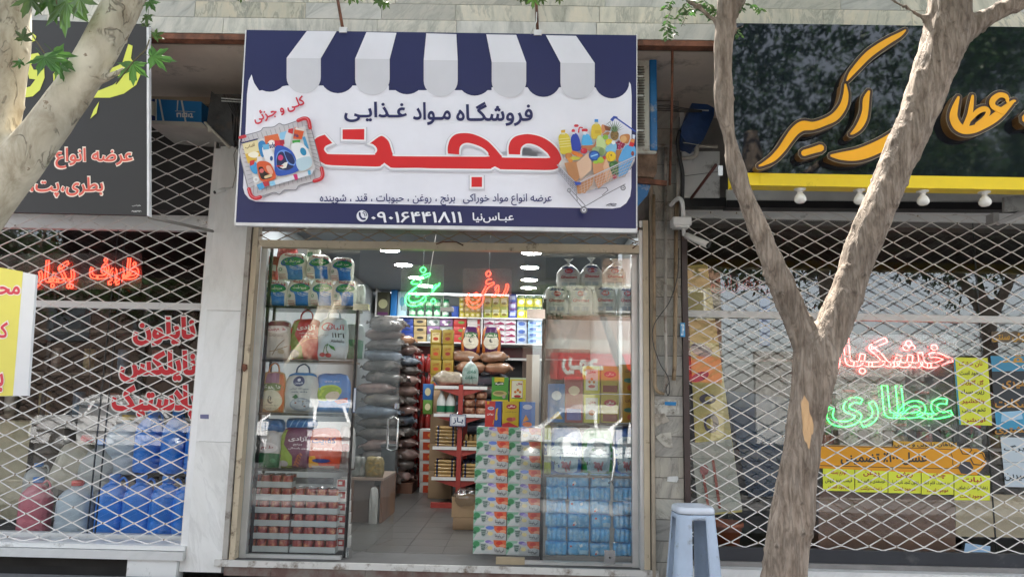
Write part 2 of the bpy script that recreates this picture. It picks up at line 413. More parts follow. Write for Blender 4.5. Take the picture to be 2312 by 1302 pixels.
def art(mb, surf, ops, step=.0007, curved=0, base=.0007):
    """printed decoration laid on a surface. surf(u, v, off) -> point; each op lies a little proud of the one before"""
    off = base
    def emit(vs, fs, m, o=None):
        o = off if o is None else o
        if curved:
            tri = []
            for f in fs:
                for k in range(1, len(f) - 1): tri.append([vs[f[0]], vs[f[k]], vs[f[k + 1]]])
            st = tri; tri = []
            while st:
                a, b, c = st.pop(); la, lb, lc = math.dist(a, b), math.dist(b, c), math.dist(c, a); mxl = max(la, lb, lc)
                if mxl < curved: tri.append((a, b, c)); continue
                if la == mxl: d = ((a[0] + b[0]) / 2, (a[1] + b[1]) / 2); st += [[a, d, c], [d, b, c]]
                elif lb == mxl: d = ((b[0] + c[0]) / 2, (b[1] + c[1]) / 2); st += [[a, b, d], [a, d, c]]
                else: d = ((c[0] + a[0]) / 2, (c[1] + a[1]) / 2); st += [[a, b, d], [d, b, c]]
            vv = []; ff = []
            for t in tri:
                ff.append((len(vv), len(vv) + 1, len(vv) + 2)); vv += [surf(x, y, o) for x, y in t]
            mb.add(vv, ff, m, True)
        else: mb.add([surf(x, y, o) for x, y in vs], fs, m)
    def poly(pts, m):
        if curved:
            fs = tessellate_polygon([[Vector((p[0], p[1], 0)) for p in pts]]); emit(pts, fs, m)
        else: emit(pts, [tuple(range(len(pts)))], m)
    for op in ops:
        k = op[0]
        if k == 'p': poly(catmull(op[1], 5, True) if len(op) > 3 and op[3] else op[1], op[2])
        elif k == 'r':
            x0, y0, x1, y1 = op[1:5]; poly([(x0, y0), (x1, y0), (x1, y1), (x0, y1)], op[5])
        elif k == 'e':
            cx, cy, rx, ry = op[1:5]; a0 = op[6] if len(op) > 6 else 0
            pts = []
            for i in range(20):
                a = 2 * PI * i / 20; x, y = rx * math.cos(a), ry * math.sin(a)
                pts.append((cx + x * math.cos(a0) - y * math.sin(a0), cy + x * math.sin(a0) + y * math.cos(a0)))
            poly(pts, op[5])
        elif k == 's':                     # stroke: pts, halfwidth, colour
            q = [(x, y, op[2]) for x, y in op[1]]
            if len(q) < 3 or (len(op) > 4 and op[4]):
                for a, b in zip(q, q[1:]): poly(vstroke([a, b], 0, 1), op[3])
            else: poly(vstroke(q, 0, 4), op[3])
        elif k in ('t', 'tr'):             # text, x0, y0 (bottom), x1, y1 (top), colour, bold, rotation
            vs, fs, es, asp = glyphs(op[1], op[7] if len(op) > 7 else .012)
            x0, y0, x1, y1 = op[2:6]; ro = op[8] if len(op) > 8 else 0
            q = [(x0 + u * (x1 - x0), y0 + v * (y1 - y0)) for u, v in vs]
            if ro:
                cx, cy = (x0 + x1) / 2, (y0 + y1) / 2; c_, s_ = math.cos(ro), math.sin(ro)
                q = [(cx + (x - cx) * c_ - (y - cy) * s_, cy + (x - cx) * s_ + (y - cy) * c_) for x, y in q]
            emit(q, fs, op[6])
        off += step
def pxs(Y, tilt=None):
    return lambda x, y, o: P(x, y, Y - o) if tilt is None else tilt(x, y, o)
def neon(name, text, rect, Y, m, r=.006, parent=None, bold=0.0, raw=None):
    """outline lettering bent from thin glowing tube"""
    mb = MB(); vs, fs, es, asp = glyphs(text, bold, True, 4)
    x0, x1, z0, z1 = zrect(*rect, Y)
    nb = {}
    for a, b in es: nb.setdefault(a, []).append(b); nb.setdefault(b, []).append(a)
    seen = set()
    for a in nb:
        if a in seen: continue
        loop = [a]; seen.add(a); cur = a
        while True:
            nx = [q for q in nb[cur] if q not in seen]
            if not nx: break
            cur = nx[0]; seen.add(cur); loop.append(cur)
        if len(loop) > 3:
            mb.tube([(x0 + vs[i][0] * (x1 - x0), Y, z0 + vs[i][1] * (z1 - z0)) for i in loop], r, m, 6, closed=True)
    return mb

# ------------------------------------------------------------------ shared materials
STONE = marble('fascia_stone', [(.34, .325, .275), (.55, .52, .445), (.68, .61, .50)], (.16, .17, .15), 1.0)
PILAST = marble('pilaster_stone', [(.22, .21, .19), (.36, .34, .30), (.46, .43, .37)], (.12, .11, .10), 1.2, .6)
WMARB = marble('white_marble', [(.62, .61, .58), (.70, .69, .66), (.74, .73, .71)], (.5, .49, .47), .6, .3)
conc = M('concrete', (.20, .19, .18), .85, var=.2, vs=3, bump=.4, bs=25)
soff = M('soffit_plaster', (.58, .49, .41), .9, var=.18, vs=1.5, dirt='4a3d33', dirt_amt=.3, ds=1.5)
rust = M('rusty_steel', (.20, .075, .04), .75, var=.35, vs=8, bump=.3, bs=40, dirt='3a241a', dirt_amt=.6, ds=6)
beige = M('chipped_beige_paint', (.55, .46, .33), .55, var=.1, vs=5, dirt='4b3323', dirt_amt=.15, ds=9, bump=.15)
alu = M('aluminium_frame', (.52, .53, .52), .38, metal=.5, var=.08)
darkm = M('dark_metal', (.022, .022, .024), .4, var=.2)
blackp = M('black_paint', (.012, .012, .013), .35)
brownr = M('brown_rail', (.035, .02, .018), .4, var=.2)
latm = M('lattice_paint', (.74, .71, .67), .5, var=.1, vs=4, dirt='8a7460', dirt_amt=.15, ds=7)
latr = M('rusty_lattice', (.26, .19, .13), .6, var=.3, vs=9)
whitep = M('white_paint', (.74, .74, .72), .45, var=.06, vs=3, dirt='8d8a82', dirt_amt=.1, ds=6)
offw = M('room_wall_paint', (.34, .37, .38), .7, var=.06, vs=1.5)
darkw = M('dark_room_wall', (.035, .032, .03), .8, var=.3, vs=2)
ceilm = M('ceiling_paint', (.20, .225, .245), .6, var=.05, vs=1)
GL = glass('shop_glass', f0=.082)
GLN = glass('neighbour_glass', (.975, .985, .98), f0=.045)
GLR = glass('right_glass', (.975, .985, .98), f0=.06)
woodb = M('brown_wood', (.16, .08, .05), .5, var=.3, vs=3, stretch=(1, 1, .15))
redm = M('red_enamel', (.36, .05, .04), .4, var=.08)
cardb = M('cardboard', (.40, .27, .16), .8, var=.1, vs=4, perobj=.12)
plas = M('milky_plastic', (.62, .64, .63), .25, var=.1, vs=9, bump=.5, bs=14)
chrome = M('polished_steel', (.75, .75, .74), .18, metal=1, var=.04)
bulbw = M('opal_glass_bulb', (.82, .80, .76), .2, var=.02)

# ------------------------------------------------------------------ ground, pavements, road
def ground():
    m = M('asphalt', (.035, .035, .037), .9, var=.25, vs=3, bump=.5, bs=90, dirt='333230', dirt_amt=.2, ds=1)
    g = MB().add([(-900, 500, -.24), (900, 500, -.24), (900, -900, -.24), (-900, -900, -.24)], [(0, 3, 2, 1)], m).build('ground', kind='structure')
    r = MB().add([(-200, -5.2, -.215), (200, -5.2, -.215), (200, -13.5, -.215), (-200, -13.5, -.215)], [(0, 3, 2, 1)], m).build('road', kind='structure')
    pv = MB(); tm = [M('paving_tile_%d' % i, (c, c, c * 1.02), .8, var=.12, vs=2.5, bump=.3, bs=60, dirt='2b2a29', dirt_amt=.25, ds=2) for i, c in enumerate((.115, .10, .125))]
    rn = random.Random(3)
    for i in range(-26, 26):
        for j in range(12):
            pv.box(i * .4 + .002, i * .4 + .398, -.125 - (j + 1) * .4 + .002, -.125 - j * .4 - .002, -.2, -.115 - rn.random() * .003, rn.choice(tm))
    pv.box(-60, 60, -5.0, -.1, -.235, -.122, M('tile_grout', (.12, .115, .11), .95))
    pv.build('pavement', kind='structure')
    k = MB()
    for i in range(-40, 40): k.box(i * .8 + .004, i * .8 + .796, -5.2, -5.005, -.3, -.10, conc)
    k.build('kerb', kind='structure')
    MB().box(-60, 60, -21.9, -13.5, -.3, -.10, M('far_tiles', (.06, .058, .056), .9)).build('far_pavement', kind='structure')
ground()

# ------------------------------------------------------------------ our building
B = thing('shop_building', 'stone clad building holding the three shops, white marble pillar left of the middle doorway', 'building', (0, 0, -.1))
rn = random.Random(11)
def rvec(): return (rn.random(), rn.random(), rn.random())
def slabs(mb, x0, x1, y0, y1, z0, z1, m, hrow, lens, joint=.003):
    z = z0
    while z < z1 - 1e-4:
        h = min(hrow, z1 - z); x = x0 - rn.random() * lens[0]
        while x < x1:
            l = rn.uniform(*lens); a, b = max(x, x0), min(x + l, x1)
            if b - a > .01: mb.box(a, b - joint, y0 + rn.uniform(0, .0015), y1, z + joint / 2, z + h - joint / 2, m, rnd=rvec())
            x += l
        z += h
mb = MB(); slabs(mb, -7, 7, -1.08, -1.03, 3.965, 5.24, STONE, .1275, (.42, 1.15))
mb.box(-7, 7, -1.045, -.9, 3.965, 5.24, M('joint_dark', (.10, .085, .06), .95))
mb.build('stone_fascia', B)
MB().box(-7, 7, -1.05, 6.4, 5.24, 5.36, M('upper_wall_stone', (.45, .42, .35), .6, vs=2)).build('upper_wall', B)
mb = MB().box(-7, 7, -.9, 6.4, 3.96, 5.24, soff)
mb.build('soffit', B)
MB().box(-7, 7, -1.075, -1.0, 3.92, 3.963, rust).build('steel_angle', B)
# walls between and over the shops
pl = MB()
for a, b in ((-.1, .93), (.93, 2.02), (2.02, 3.47)): pl.box(-2.68, -2.39, -.0, .30, a + .0015, b - .0015, WMARB, rnd=(rn.random(), .9, rn.random() * .5))
pl.build('pillar', B)
MB().box(-2.70, -2.40, .02, .6, 3.47, 3.96, conc).build('pillar_head', B)
MB().box(-2.735, -2.66, .012, .06, -.1, 3.45, WMARB, rnd=(.5, .9, 0)).build('pillar_trim', B)
mb = MB(); z = -.1
while z < 3.9:
    h = .165; mb.box(1.105, 1.335, 0, .3, z + .003, min(z + h, 3.95) - .003, PILAST, rnd=rvec()); z += h
mb.box(1.11, 1.33, .006, .29, -.1, 3.95, M('pilaster_core', (.09, .08, .07), .95))
mb.build('pilaster', B)

def each(name, parent, bs):
    for b_ in bs: MB().box(*b_).build(name, parent)
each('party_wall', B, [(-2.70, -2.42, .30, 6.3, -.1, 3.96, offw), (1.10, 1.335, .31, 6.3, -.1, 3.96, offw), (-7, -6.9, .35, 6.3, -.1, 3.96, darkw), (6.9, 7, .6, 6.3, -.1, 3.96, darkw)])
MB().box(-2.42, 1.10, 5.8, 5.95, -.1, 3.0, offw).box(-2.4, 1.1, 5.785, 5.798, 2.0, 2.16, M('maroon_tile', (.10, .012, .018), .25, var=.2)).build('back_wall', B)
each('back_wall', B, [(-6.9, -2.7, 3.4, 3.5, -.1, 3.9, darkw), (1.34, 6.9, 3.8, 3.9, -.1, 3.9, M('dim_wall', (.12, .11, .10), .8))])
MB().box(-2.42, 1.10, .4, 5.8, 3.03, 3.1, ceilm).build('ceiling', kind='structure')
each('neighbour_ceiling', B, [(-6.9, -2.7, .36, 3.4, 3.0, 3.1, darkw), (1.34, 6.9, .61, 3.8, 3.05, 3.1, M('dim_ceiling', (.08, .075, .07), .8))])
# floor of tiles inside, concrete at the threshold
fl = MB(); ft = [M('floor_tile_%d' % i, (c, c * .98, c * .93), .35, var=.08, vs=2, dirt='5a564e', dirt_amt=.2, ds=3) for i, c in enumerate((.085, .078))]
for i in range(-8, 4):
    for j in range(0, 18):
        a, b = i * .33 + .002, i * .33 + .328
        if a > -2.42 and b < 1.10 or True:
            fl.box(max(a, -2.41), min(b, 1.09), .45 + j * .33 + .002, min(.45 + j * .33 + .328, 5.79), -.05, .0, ft[(i * 7 + j * 3) % 5 == 0])
fl.box(-2.41, 1.09, .44, 5.79, -.06, -.004, M('floor_grout', (.06, .06, .055), .9))
fl.box(-2.39, 1.10, .0, .445, -.1, -.0, M('threshold_concrete', (.11, .107, .103), .7, var=.2, vs=3, dirt='55524c', dirt_amt=.3, ds=4))
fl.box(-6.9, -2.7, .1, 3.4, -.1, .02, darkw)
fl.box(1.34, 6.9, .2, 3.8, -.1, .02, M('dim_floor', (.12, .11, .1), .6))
fl.build('floor', kind='structure')
st = MB(); x = -2.36
stm = M('threshold_stone', (.62, .60, .56), .6, var=.08, vs=5, dirt='6a5947', dirt_amt=.35, ds=8)
st.box(-2.44, 1.12, -.028, -.002, -.045, .004, stm)
rdm = M('red_brown_tile', (.15, .085, .07), .7, var=.25, vs=5, dirt='7b766e', dirt_amt=.6, ds=5)
while x < 1.1:
    st.box(x, min(x + .38, 1.1) - .003, -.016, -.003, -.115, -.0455, rdm); x += .38
st.build('threshold', B)
# jambs and head of the middle doorway
jb = MB().box(-2.385, -2.345, -.015, .10, .01, 2.87, M('grey_jamb', (.40, .37, .33), .6, var=.2, vs=5, dirt='4a3b2e', dirt_amt=.3, ds=6))
jb.box(-2.335, -2.29, .0, .09, .005, 2.87, beige).box(-2.345, -2.335, .02, .1, 0, 2.87, blackp); jb.build('door_jamb', B)
jb = MB().box(1.015, 1.06, .0, .09, .005, 2.87, beige).box(.985, 1.015, .02, .12, 0, 2.87, alu).box(1.06, 1.07, .01, .08, 0, 2.87, blackp).box(1.07, 1.098, -.03, .02, -.08, 3.6, M('old_conduit', (.34, .28, .21), .7, var=.2, vs=6))
jb.build('door_jamb', B)
hb = MB(); x0, x1, z0, z1 = zrect(583, 542, 1443, 564, 0)
hb.prism([P(582, 541, -.01), P(1443, 553, -.01), P(1443, 571, -.01), P(590, 557, -.01)], (0, .07, 0), beige)
hb.build('head_rail', B)
hd = MB(); hd.tube([P(985, 551, -.02), P(1000, 546, -.035), P(1030, 546, -.035), P(1046, 554, -.02)], .006, rust, 6).build('pull_hook', B); hd = MB()
hd.tube([P(1428, 548, -.02), P(1440, 551, -.05), P(1428, 561, -.04)], .006, rust, 6); hd.build('pull_hook', B)
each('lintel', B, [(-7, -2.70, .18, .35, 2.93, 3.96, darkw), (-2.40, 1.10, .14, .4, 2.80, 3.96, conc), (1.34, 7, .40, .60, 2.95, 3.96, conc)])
# left sill and steps of the neighbour shops
MB().box(-7, -2.69, -.02, .2, .065, .10, whitep).build('sill', B)
MB().box(-7, -2.69, -.05, .2, -.005, .060, WMARB, rnd=(.2, .4, .1)).build('sill', B)
each('plinth', B, [(-3.14, -2.74, -.03, .1, -.2, -.01, whitep), (-7, -3.15, .12, .3, -.3, -.01, darkw)])
MB().box(1.36, 7, -.10, .22, -.12, .045, WMARB, rnd=(.3, .7, .1)).box(1.36, 7, .0, .3, .046, .085, conc).build('sill', B)

# ------------------------------------------------------------------ lattice shutters
def lattice(mb, x0, x1, z0, z1, Y, cw, ch, r, m, rv=True):
    rows = int(math.ceil((z1 - z0) / (ch / 2)))
    for j in range(rows + 1):
        z = z0 + j * ch / 2; s = 1 if j % 2 else -1
        pts = []; n = int((x1 - x0) / (cw / 2)); sag = lambda x: noise.noise(Vector((x * .8, z * 1.1, 4))) * .012 + noise.noise(Vector((x * 4, z * 4, 2))) * .004
        for i in range(n + 1):
            x = x0 + i * cw / 2; h = (ch / 4 - r * .6) * (1 if (i + j) % 2 else -1)
            zz = z + h
            zz += sag(x)
            if zz > z1: zz = z1
            if zz < z0: zz = z0
            pts += [(x - cw * .035, zz), (x + cw * .035, zz)]
        yy = Y + (.003 if j % 2 else -.003)
        for (xa, za), (xb, zb) in zip(pts, pts[1:]):
            if abs(xb - xa) < 1e-5: continue
            xa, xb = max(xa, x0), min(xb, x1)
            if xb <= xa: continue
            mb.add([(xa, yy - .003, za - r), (xb, yy - .003, zb - r), (xb, yy - .003, zb + r), (xa, yy - .003, za + r),
                    (xa, yy + .003, za - r), (xb, yy + .003, zb - r), (xb, yy + .003, zb + r), (xa, yy + .003, za + r)],
                   [(0, 1, 2, 3), (7, 6, 5, 4), (3, 2, 6, 7), (1, 0, 4, 5)], m)
        if rv:
            for i in range(n + 1):
                if (i + j) % 2 == 0: continue
                x = x0 + i * cw / 2; zz = z + ch / 4 + sag(x0 + i * cw / 2)
                if z0 < zz < z1: mb.box(x - r * .8, x + r * .8, Y - .010, Y + .010, zz - r * 1.5, zz + r * 1.5, latr if rn.random() < .3 else m)
gl_ = thing('lattice_shutter', 'cream diamond lattice shutter across the left shop window', 'shutter', (-4.7, .06, .1), 'lattice shutters over the shop fronts')
mb = MB(); lattice(mb, -6.9, -2.74, .10, 3.62, .06, .258, .124, .0045, latm); mb.build('lattice', gl_)
MB().box(-2.745, -2.73, .02, .1, .1, 3.6, latm).build('guide_rail', gl_)
gr_ = thing('lattice_shutter', 'cream diamond lattice shutter with a black bottom rail across the right shop window', 'shutter', (4.1, .05, .09), 'lattice shutters over the shop fronts')
mb = MB(); lattice(mb, 1.385, 6.9, .19, 2.98, .05, .222, .122, .0043, latm); mb.build('lattice', gr_)
MB().box(1.385, 6.9, .02, .08, .087, .188, M('black_rail', (.02, .022, .028), .45, dirt='4b4b4b', dirt_amt=.1)).build('bottom_rail', gr_)
q = MB().box(1.338, 1.384, -.03, .09, .05, 2.78, brownr); q.build('guide_rail', gr_)
x0, x1, z0, z1 = zrect(1536, 728, 1547, 760, -.035)
mb = MB(); art(mb, lambda u, v, o: (x0 + u * (x1 - x0), -.031 - o, z0 + v * (z1 - z0)), [('r', 0, 0, 1, 1, '2f8fc8'), ('t', 'ZIPP', .2, .1, .8, .9, 'e8f0f0')]); mb.build('sticker', gr_)
gt = thing('rolled_shutter', 'rusty folded lattice strip above the middle shop glass', 'shutter', (-.65, .0, 2.63), 'lattice shutters over the shop fronts')
mb = MB(); lattice(mb, -2.28, 1.02, 2.60, 2.80, .03, .232, .11, .004, latr); mb.build('lattice', gt)
MB().box(-2.28, 1.02, .02, .05, 2.79, 2.81, rust).build('top_rail', gt)

# ------------------------------------------------------------------ glazing of the middle shop
def pane(name, x0, x1, Y, z0, z1, parent, m=None, t=.008):
    return MB().box(x0, x1, Y, Y + t, z0, z1, m or GL).build(name, parent)
vl = thing('display_window', 'fixed glass panel with aluminium frame left of the open doorway', 'window', (-1.8, .12, 0))
X0 = P(592, 800, .12).x; X1 = P(795, 900, .12).x
pane('pane', -2.235, X1, .12, .03, 2.60, vl)
MB().box(-2.288, -2.235, .095, .15, .0, 2.60, alu).box(-2.235, X1 - .02, .10, .14, .002, .03, alu).build('frame', vl)
MB().box(X1 - .03, P(833, 700, .12).x, .10, .15, P(0 + 800, 700, .12).z - .0, P(800, 690, .12).z + .015, chrome).build('patch_fitting', vl)
vr = thing('display_window', 'fixed glass panel with aluminium frame right of the open doorway', 'window', (.5, .12, 0))
XR = P(1176, 1000, .12).x
pane('pane', XR, .93, .12, .03, 2.60, vr)
MB().box(.93, .985, .095, .15, .0, 2.62, alu).box(XR, .93, .10, .14, .002, .03, alu).build('frame', vr)
MB().prism([P(1190, 698, .1), P(1231, 698, .1), P(1231, 719, .1), P(1190, 717, .1)], (0, .035, 0), chrome).build('patch_fitting', vr)
MB().box(P(1120, 1247, .1).x, XR + .05, .09, .15, .0, .05, M('brass_shoe', (.35, .28, .18), .5)).build('floor_shoe', vr)
# right leaf folded out over the panel
dr = thing('glass_door', 'right glass door leaf swung open over the right display window, steel handle', 'door', (P(1228, 900, .06).x, .06, 0), rz=R(-4))
o = dr.location; x1 = P(1404, 950, .06).x - o.x
MB().box(0, x1, 0, .010, .03, P(1300, 566, .06).z, GL).build('pane', dr, local=True)
mb = MB(); hx = P(1384, 1050, .02).x - o.x
hz = [P(1384, y, 0).z for y in (1090, 1082, 1045, 1012, 1002)]
mb.tube([(hx - .035, -.03, hz[0]), (hx - .005, -.05, hz[1]), (hx + .012, -.055, hz[2]), (hx + .008, -.05, hz[3]), (hx - .005, -.045, hz[4])], .009, chrome, 8)
mb.tube([(hx - .0, 0, hz[1]), (hx - .0, -.05, hz[1])], .006, chrome, 6); mb.tube([(hx, 0, hz[3]), (hx, -.05, hz[3])], .006, chrome, 6)
mb.build('handle', dr, local=True)
x0, x1_, z0, z1 = zrect(1364, 1240, 1388, 1270, .05)
MB().box(x0 - o.x, x1_ - o.x, -.012, .022, z0 + .0, z1, chrome).tube([((x0 + x1_) / 2 - o.x, -.02, (z0 + z1) / 2), ((x0 + x1_) / 2 - o.x, .0, (z0 + z1) / 2)], .008, darkm).build('lock', dr, local=True)
# left leaf opened into the shop
dl = thing('glass_door', 'left glass door leaf swung inward beside the sacks, pair of steel handles', 'door', (P(797, 1000, .15).x, .15, 0), rz=R(73))
o = dl.location; L_ = .82
MB().box(0, L_, -.005, .005, .02, P(800, 700, .15).z, GL).build('pane', dl, local=True)
mb = MB()
for s in (-1, 1):
    mb.tube([(L_ - .09, s * .005, .83), (L_ - .09, s * .05, .85), (L_ - .09, s * .05, 1.12), (L_ - .09, s * .005, 1.14)], .010, chrome, 8)
mb.build('handle', dl, local=True)
MB().box(L_ - .05, L_ - .005, -.014, .014, 1.22, 1.27, chrome).build('lock', dl, local=True)
MB().box(0, .06, -.014, .014, .0, .09, chrome).build('patch_fitting', dl, local=True)

# glazing of the neighbour shops
def nwin(label, x0, x1, Y, zmid, zs, mx, fm, GLN=GLN):
    t = thing('shop_window', label, 'window', ((x0 + x1) / 2, Y, .1))
    MB().box(x0, x1, Y, Y + .01, .1, zs, GLN).build('pane', t)
    f = MB().box(x0, x1, Y - .03, Y + .04, zmid - .03, zmid + .03, fm).box(x0, x1, Y - .03, Y + .04, zs - .05, zs + .09, fm).box(x0, x1, Y - .03, Y + .04, .05, .12, fm)
    f.build('frame', t)
    d = MB()
    for x in mx: d.box(x - .003, x + .003, Y - .004, Y + .012, .1, zs, M('glass_joint', (.03, .035, .035), .3))
    d.build('mullion', t)
    return t
wl = nwin('left shop window behind the lattice, red letters stuck on its glass', -6.9, -2.74, .34, P(300, 690, .34).z, P(300, 508, .34).z, [P(217, 1000, .34).x, P(255, 800, .34).x], whitep)
wr = nwin('right shop window behind the lattice, yellow price sheets stuck on its glass', 1.385, 6.9, .40, P(1700, 711, .40).z, P(1700, 483, .40).z, [P(2225, 900, .40).x], whitep, GLR)

# ------------------------------------------------------------------ main banner
def c4(*p): return [(520 + x / 2.604, 40 + y / 2.604) for x, y in p]
def c5(*p): return [(980 + x / 2.604, 40 + y / 2.604) for x, y in p]
def cb(*p): return [(535 + x / 5.21, 210 + y / 5.21) for x, y in p]       # basket crop
def ct(*p): return [(1240 + x / 5.425, 250 + y / 5.425) for x, y in p]    # trolley crop
def ban(px, py, o):
    d = ray(px, py); t = (-.9715 - o - CAM.y - .05 * CAM.z) / (d.y + .05 * d.z); return CAM + d * t
NAVY, RED, WH = '1c2055', 'd81c22', 'ebeaf4'
banner = thing('shop_banner', 'large banner with navy and white awning stripes and red lettering over the middle shop', 'banner', ban(985, 515, 0))
mb = MB()
bl = [(556, 68), (1437, 80), (1436, 523), (530, 508)]
mb.prism([ban(*p, 0) for p in bl], (0, .035, .0), ink(NAVY))
ops = []
ops.append(('p', c4((125, 335), (140, 385), (170, 430), (330, 400), (530, 400), (940, 400)) + c5((140, 410), (340, 410), (740, 410), (945, 410), (1050, 470), (1110, 455), (1135, 415), (1146, 375), (1157, 395), (1162, 460), (1160, 1000), (1153, 1050), (1130, 1090), (1095, 1115), (1050, 1122)) + c4((150, 1081), (110, 1065), (85, 1035), (75, 1000), (88, 700), (98, 450), (108, 370)), WH))
ops.append(('r', 878, 170, 1110, 204, NAVY))
def lobe(cx, y, r, hw):
    return [(cx + hw * math.cos(a), y + r * math.sin(a)) for a in [PI * k / 14 for k in range(15)]]
def lobes(l):
    for pts, col in l: ops.append(('p', pts, col))
G1, G2 = 'e4e3ec', 'd3d2da'
Lb = [(130, 332, 345), (530, 735, 352), (938, 1140, 360)]
for a, b, y in Lb:
    (x0, y0), (x1, _) = c4((a, y), (b, y)); r = (x1 - x0) / 2
    ops.append(('p', [(x0, y0 - 45), (x1, y0 - 45)] + lobe((x0 + x1) / 2, y0 - 1, r * .93, r), NAVY))
for a, b, y in [(138, 340, 368), (542, 743, 376), (945, 1147, 384)]:
    (x0, y0), (x1, _) = c5((a, y), (b, y)); r = (x1 - x0) / 2
    ops.append(('p', [(x0, y0 - 45), (x1, y0 - 45)] + lobe((x0 + x1) / 2, y0 - 1, r * .93, r), NAVY))
def white(top, fold, yb, f):
    (a, b), (c, d) = f(*top), f(*fold); (x0, y0), (x1, _) = c[0] if False else f(*fold)[0], f(*fold)[1]
    t = f(*top); l = f((0, yb))[0][1]; r = (x1 - x0) / 2
    ops.append(('p', [(x0, y0), (x1, y0 + .6)] + lobe((x0 + x1) / 2, l, r * .93, r), G2))
    ops.append(('p', [t[0], t[1], (x1, y0 + .8), (x0, y0)], G1))
white([(450, 79), (625, 81)], [(331, 238), (532, 240)], 352, c4)
white([(800, 86), (977, 90)], [(734, 242), (937, 245)], 362, c4)
white([(1152, 93), (1329, 98)], [(1137, 250), (1337, 252)], 372, c4)
white([(307, 99), (483, 102)], [(339, 262), (542, 264)], 376, c5)
white([(657, 104), (835, 108)], [(743, 266), (945, 269)], 384, c5)
# shop type line, drawn with the geometric letter font look
for tx, a, b, y0, y1 in (('فروشگـاه', 1030, 1203, 285, 230), ('مـواد', 932, 1018, 283, 231), ('غـذایـی', 777, 919, 276, 230)): ops.append(('t', tx, a, y0, b, y1, '1f2158', .024))
title = c5((440, 803), (438, 765), (450, 725), (480, 698), (530, 686), (575, 687), (635, 703), (690, 737), (730, 782), (750, 835), (742, 868), (715, 890), (650, 896), (410, 892), (385, 888), (358, 874), (335, 885), (310, 889), (0, 886)) + \
    c4((1100, 883), (960, 883), (935, 875), (905, 853), (890, 865), (850, 876), (600, 868), (545, 855), (505, 825), (485, 780), (487, 735), (510, 705), (555, 688), (600, 737), (560, 755), (550, 775), (565, 795), (600, 803), (830, 806), (850, 800), (862, 785), (860, 765), (840, 745), (820, 740), (875, 700), (900, 699), (930, 727), (945, 770), (955, 800), (975, 815), (1190, 818)) + \
    c5((10, 818), (300, 818), (320, 810), (315, 790), (280, 762), (220, 740), (180, 738), (155, 755), (148, 780), (148, 805), (82, 800), (80, 765), (95, 715), (130, 685), (190, 679), (245, 690), (310, 722), (355, 765), (385, 800), (400, 815), (420, 823), (660, 826), (678, 815), (665, 795), (620, 760), (575, 742), (540, 742), (515, 760), (507, 785), (507, 805))
d1 = c4((660, 658), (788, 655), (787, 718), (660, 715)); d2 = c5((220, 937), (282, 937), (282, 995), (220, 995))
for g_, col, dy in ((6.5, 'c9c8d2', 2.2), (4, 'f2f1f6', 0), (0, RED, 0)):
    for pg in (title, d1, d2):
        q = smooth(grow(pg, g_) if g_ else pg)
        ops.append(('p', [(x, y + dy) for x, y in q], col))
ops.append(('t', 'عرضه انواع مواد خوراکی : برنج ، روغن ، حبوبات ، قند ، شوینده', 722, 464, 1246, 437, '2a2c66', .012))
ops.append(('t', 'عبـاس‌نیا', 1067, 503, 1160, 480, 'eeedf4', .018))
ops.append(('t', '۰۹۰۱۶۴۴۱۸۱۱', 838, 503, 1043, 478, 'eeedf4', .016))
ops.append(('e', 818, 487.5, 13, 13, 'e4e3ec')); ops.append(('e', 818, 487.5, 11, 11, NAVY)); ops.append(('e', 818, 487.5, 11.5, 11.5, 'e4e3ec'))
ops.append(('s', [(812, 481), (813, 488), (818, 494), (824, 494)], 2.2, NAVY)); ops.append(('s', [(819, 481), (823, 483), (824, 488)], 1, NAVY)); ops.append(('s', [(820, 477.5), (826, 480), (828, 487)], .9, NAVY))
ops.append(('t', 'کلـی و جـزئی', 569, 263, 691, 234, 'c9243d', .028, R(-20)))
ops.append(('t', 'تبلیغات', 1372, 466, 1391, 458, '3d3c50', .02)); ops.append(('s', [(1369, 464), (1378, 460), (1392, 461)], .7, '3d3c50'))
# shopping basket picture
W1 = '8f8d93'
bk = cb((70, 505), (270, 450), (310, 410), (430, 400), (500, 358), (560, 378), (730, 320), (800, 290), (850, 320), (880, 420), (980, 850), (1010, 960), (950, 1030), (740, 1090), (690, 1140), (560, 1145), (500, 1195), (430, 1175), (240, 1240), (160, 1200), (110, 1090), (30, 700))
ops.append(('p', bk, 'cfcbd0'))
for k in range(15):
    t = k / 14; a = cb((75 + t * 740, 520 - t * 200))[0]; b = cb((110 + t * 720, 600 - t * 195))[0]; ops.append(('s', [a, b], .45, W1))
    a = cb((190 + t * 730, 1190 - t * 190))[0]; b = cb((200 + t * 700, 1090 - t * 170))[0]; ops.append(('s', [a, b], .5, W1))
for k in range(12):
    t = k / 11; a = cb((40 + t * 110, 560 + t * 560))[0]; b = cb((110 + t * 95, 590 + t * 500))[0]; ops.append(('s', [a, b], .5, '8d5a62' if k < 6 else W1))
    a = cb((860 + t * 130, 380 + t * 540))[0]; b = cb((800 + t * 110, 390 + t * 490))[0]; ops.append(('s', [a, b], .5, W1))
ops.append(('p', cb((110, 590), (800, 390), (925, 900), (210, 1110)), 'dcd8d8'))
for L in ([(70, 505), (270, 450), (310, 410), (430, 400), (500, 358), (560, 378), (730, 320)], [(870, 400), (990, 860)], [(950, 1035), (740, 1085), (690, 1140), (560, 1140), (500, 1192), (430, 1170), (270, 1225)], [(135, 1130), (30, 700), (45, 540)]):
    ops.append(('s', cb(*L), .8, '77757c'))
def shp(f, pts, col, sm=False): ops.append(('p', f(*pts), col, sm) if sm else ('p', f(*pts), col))
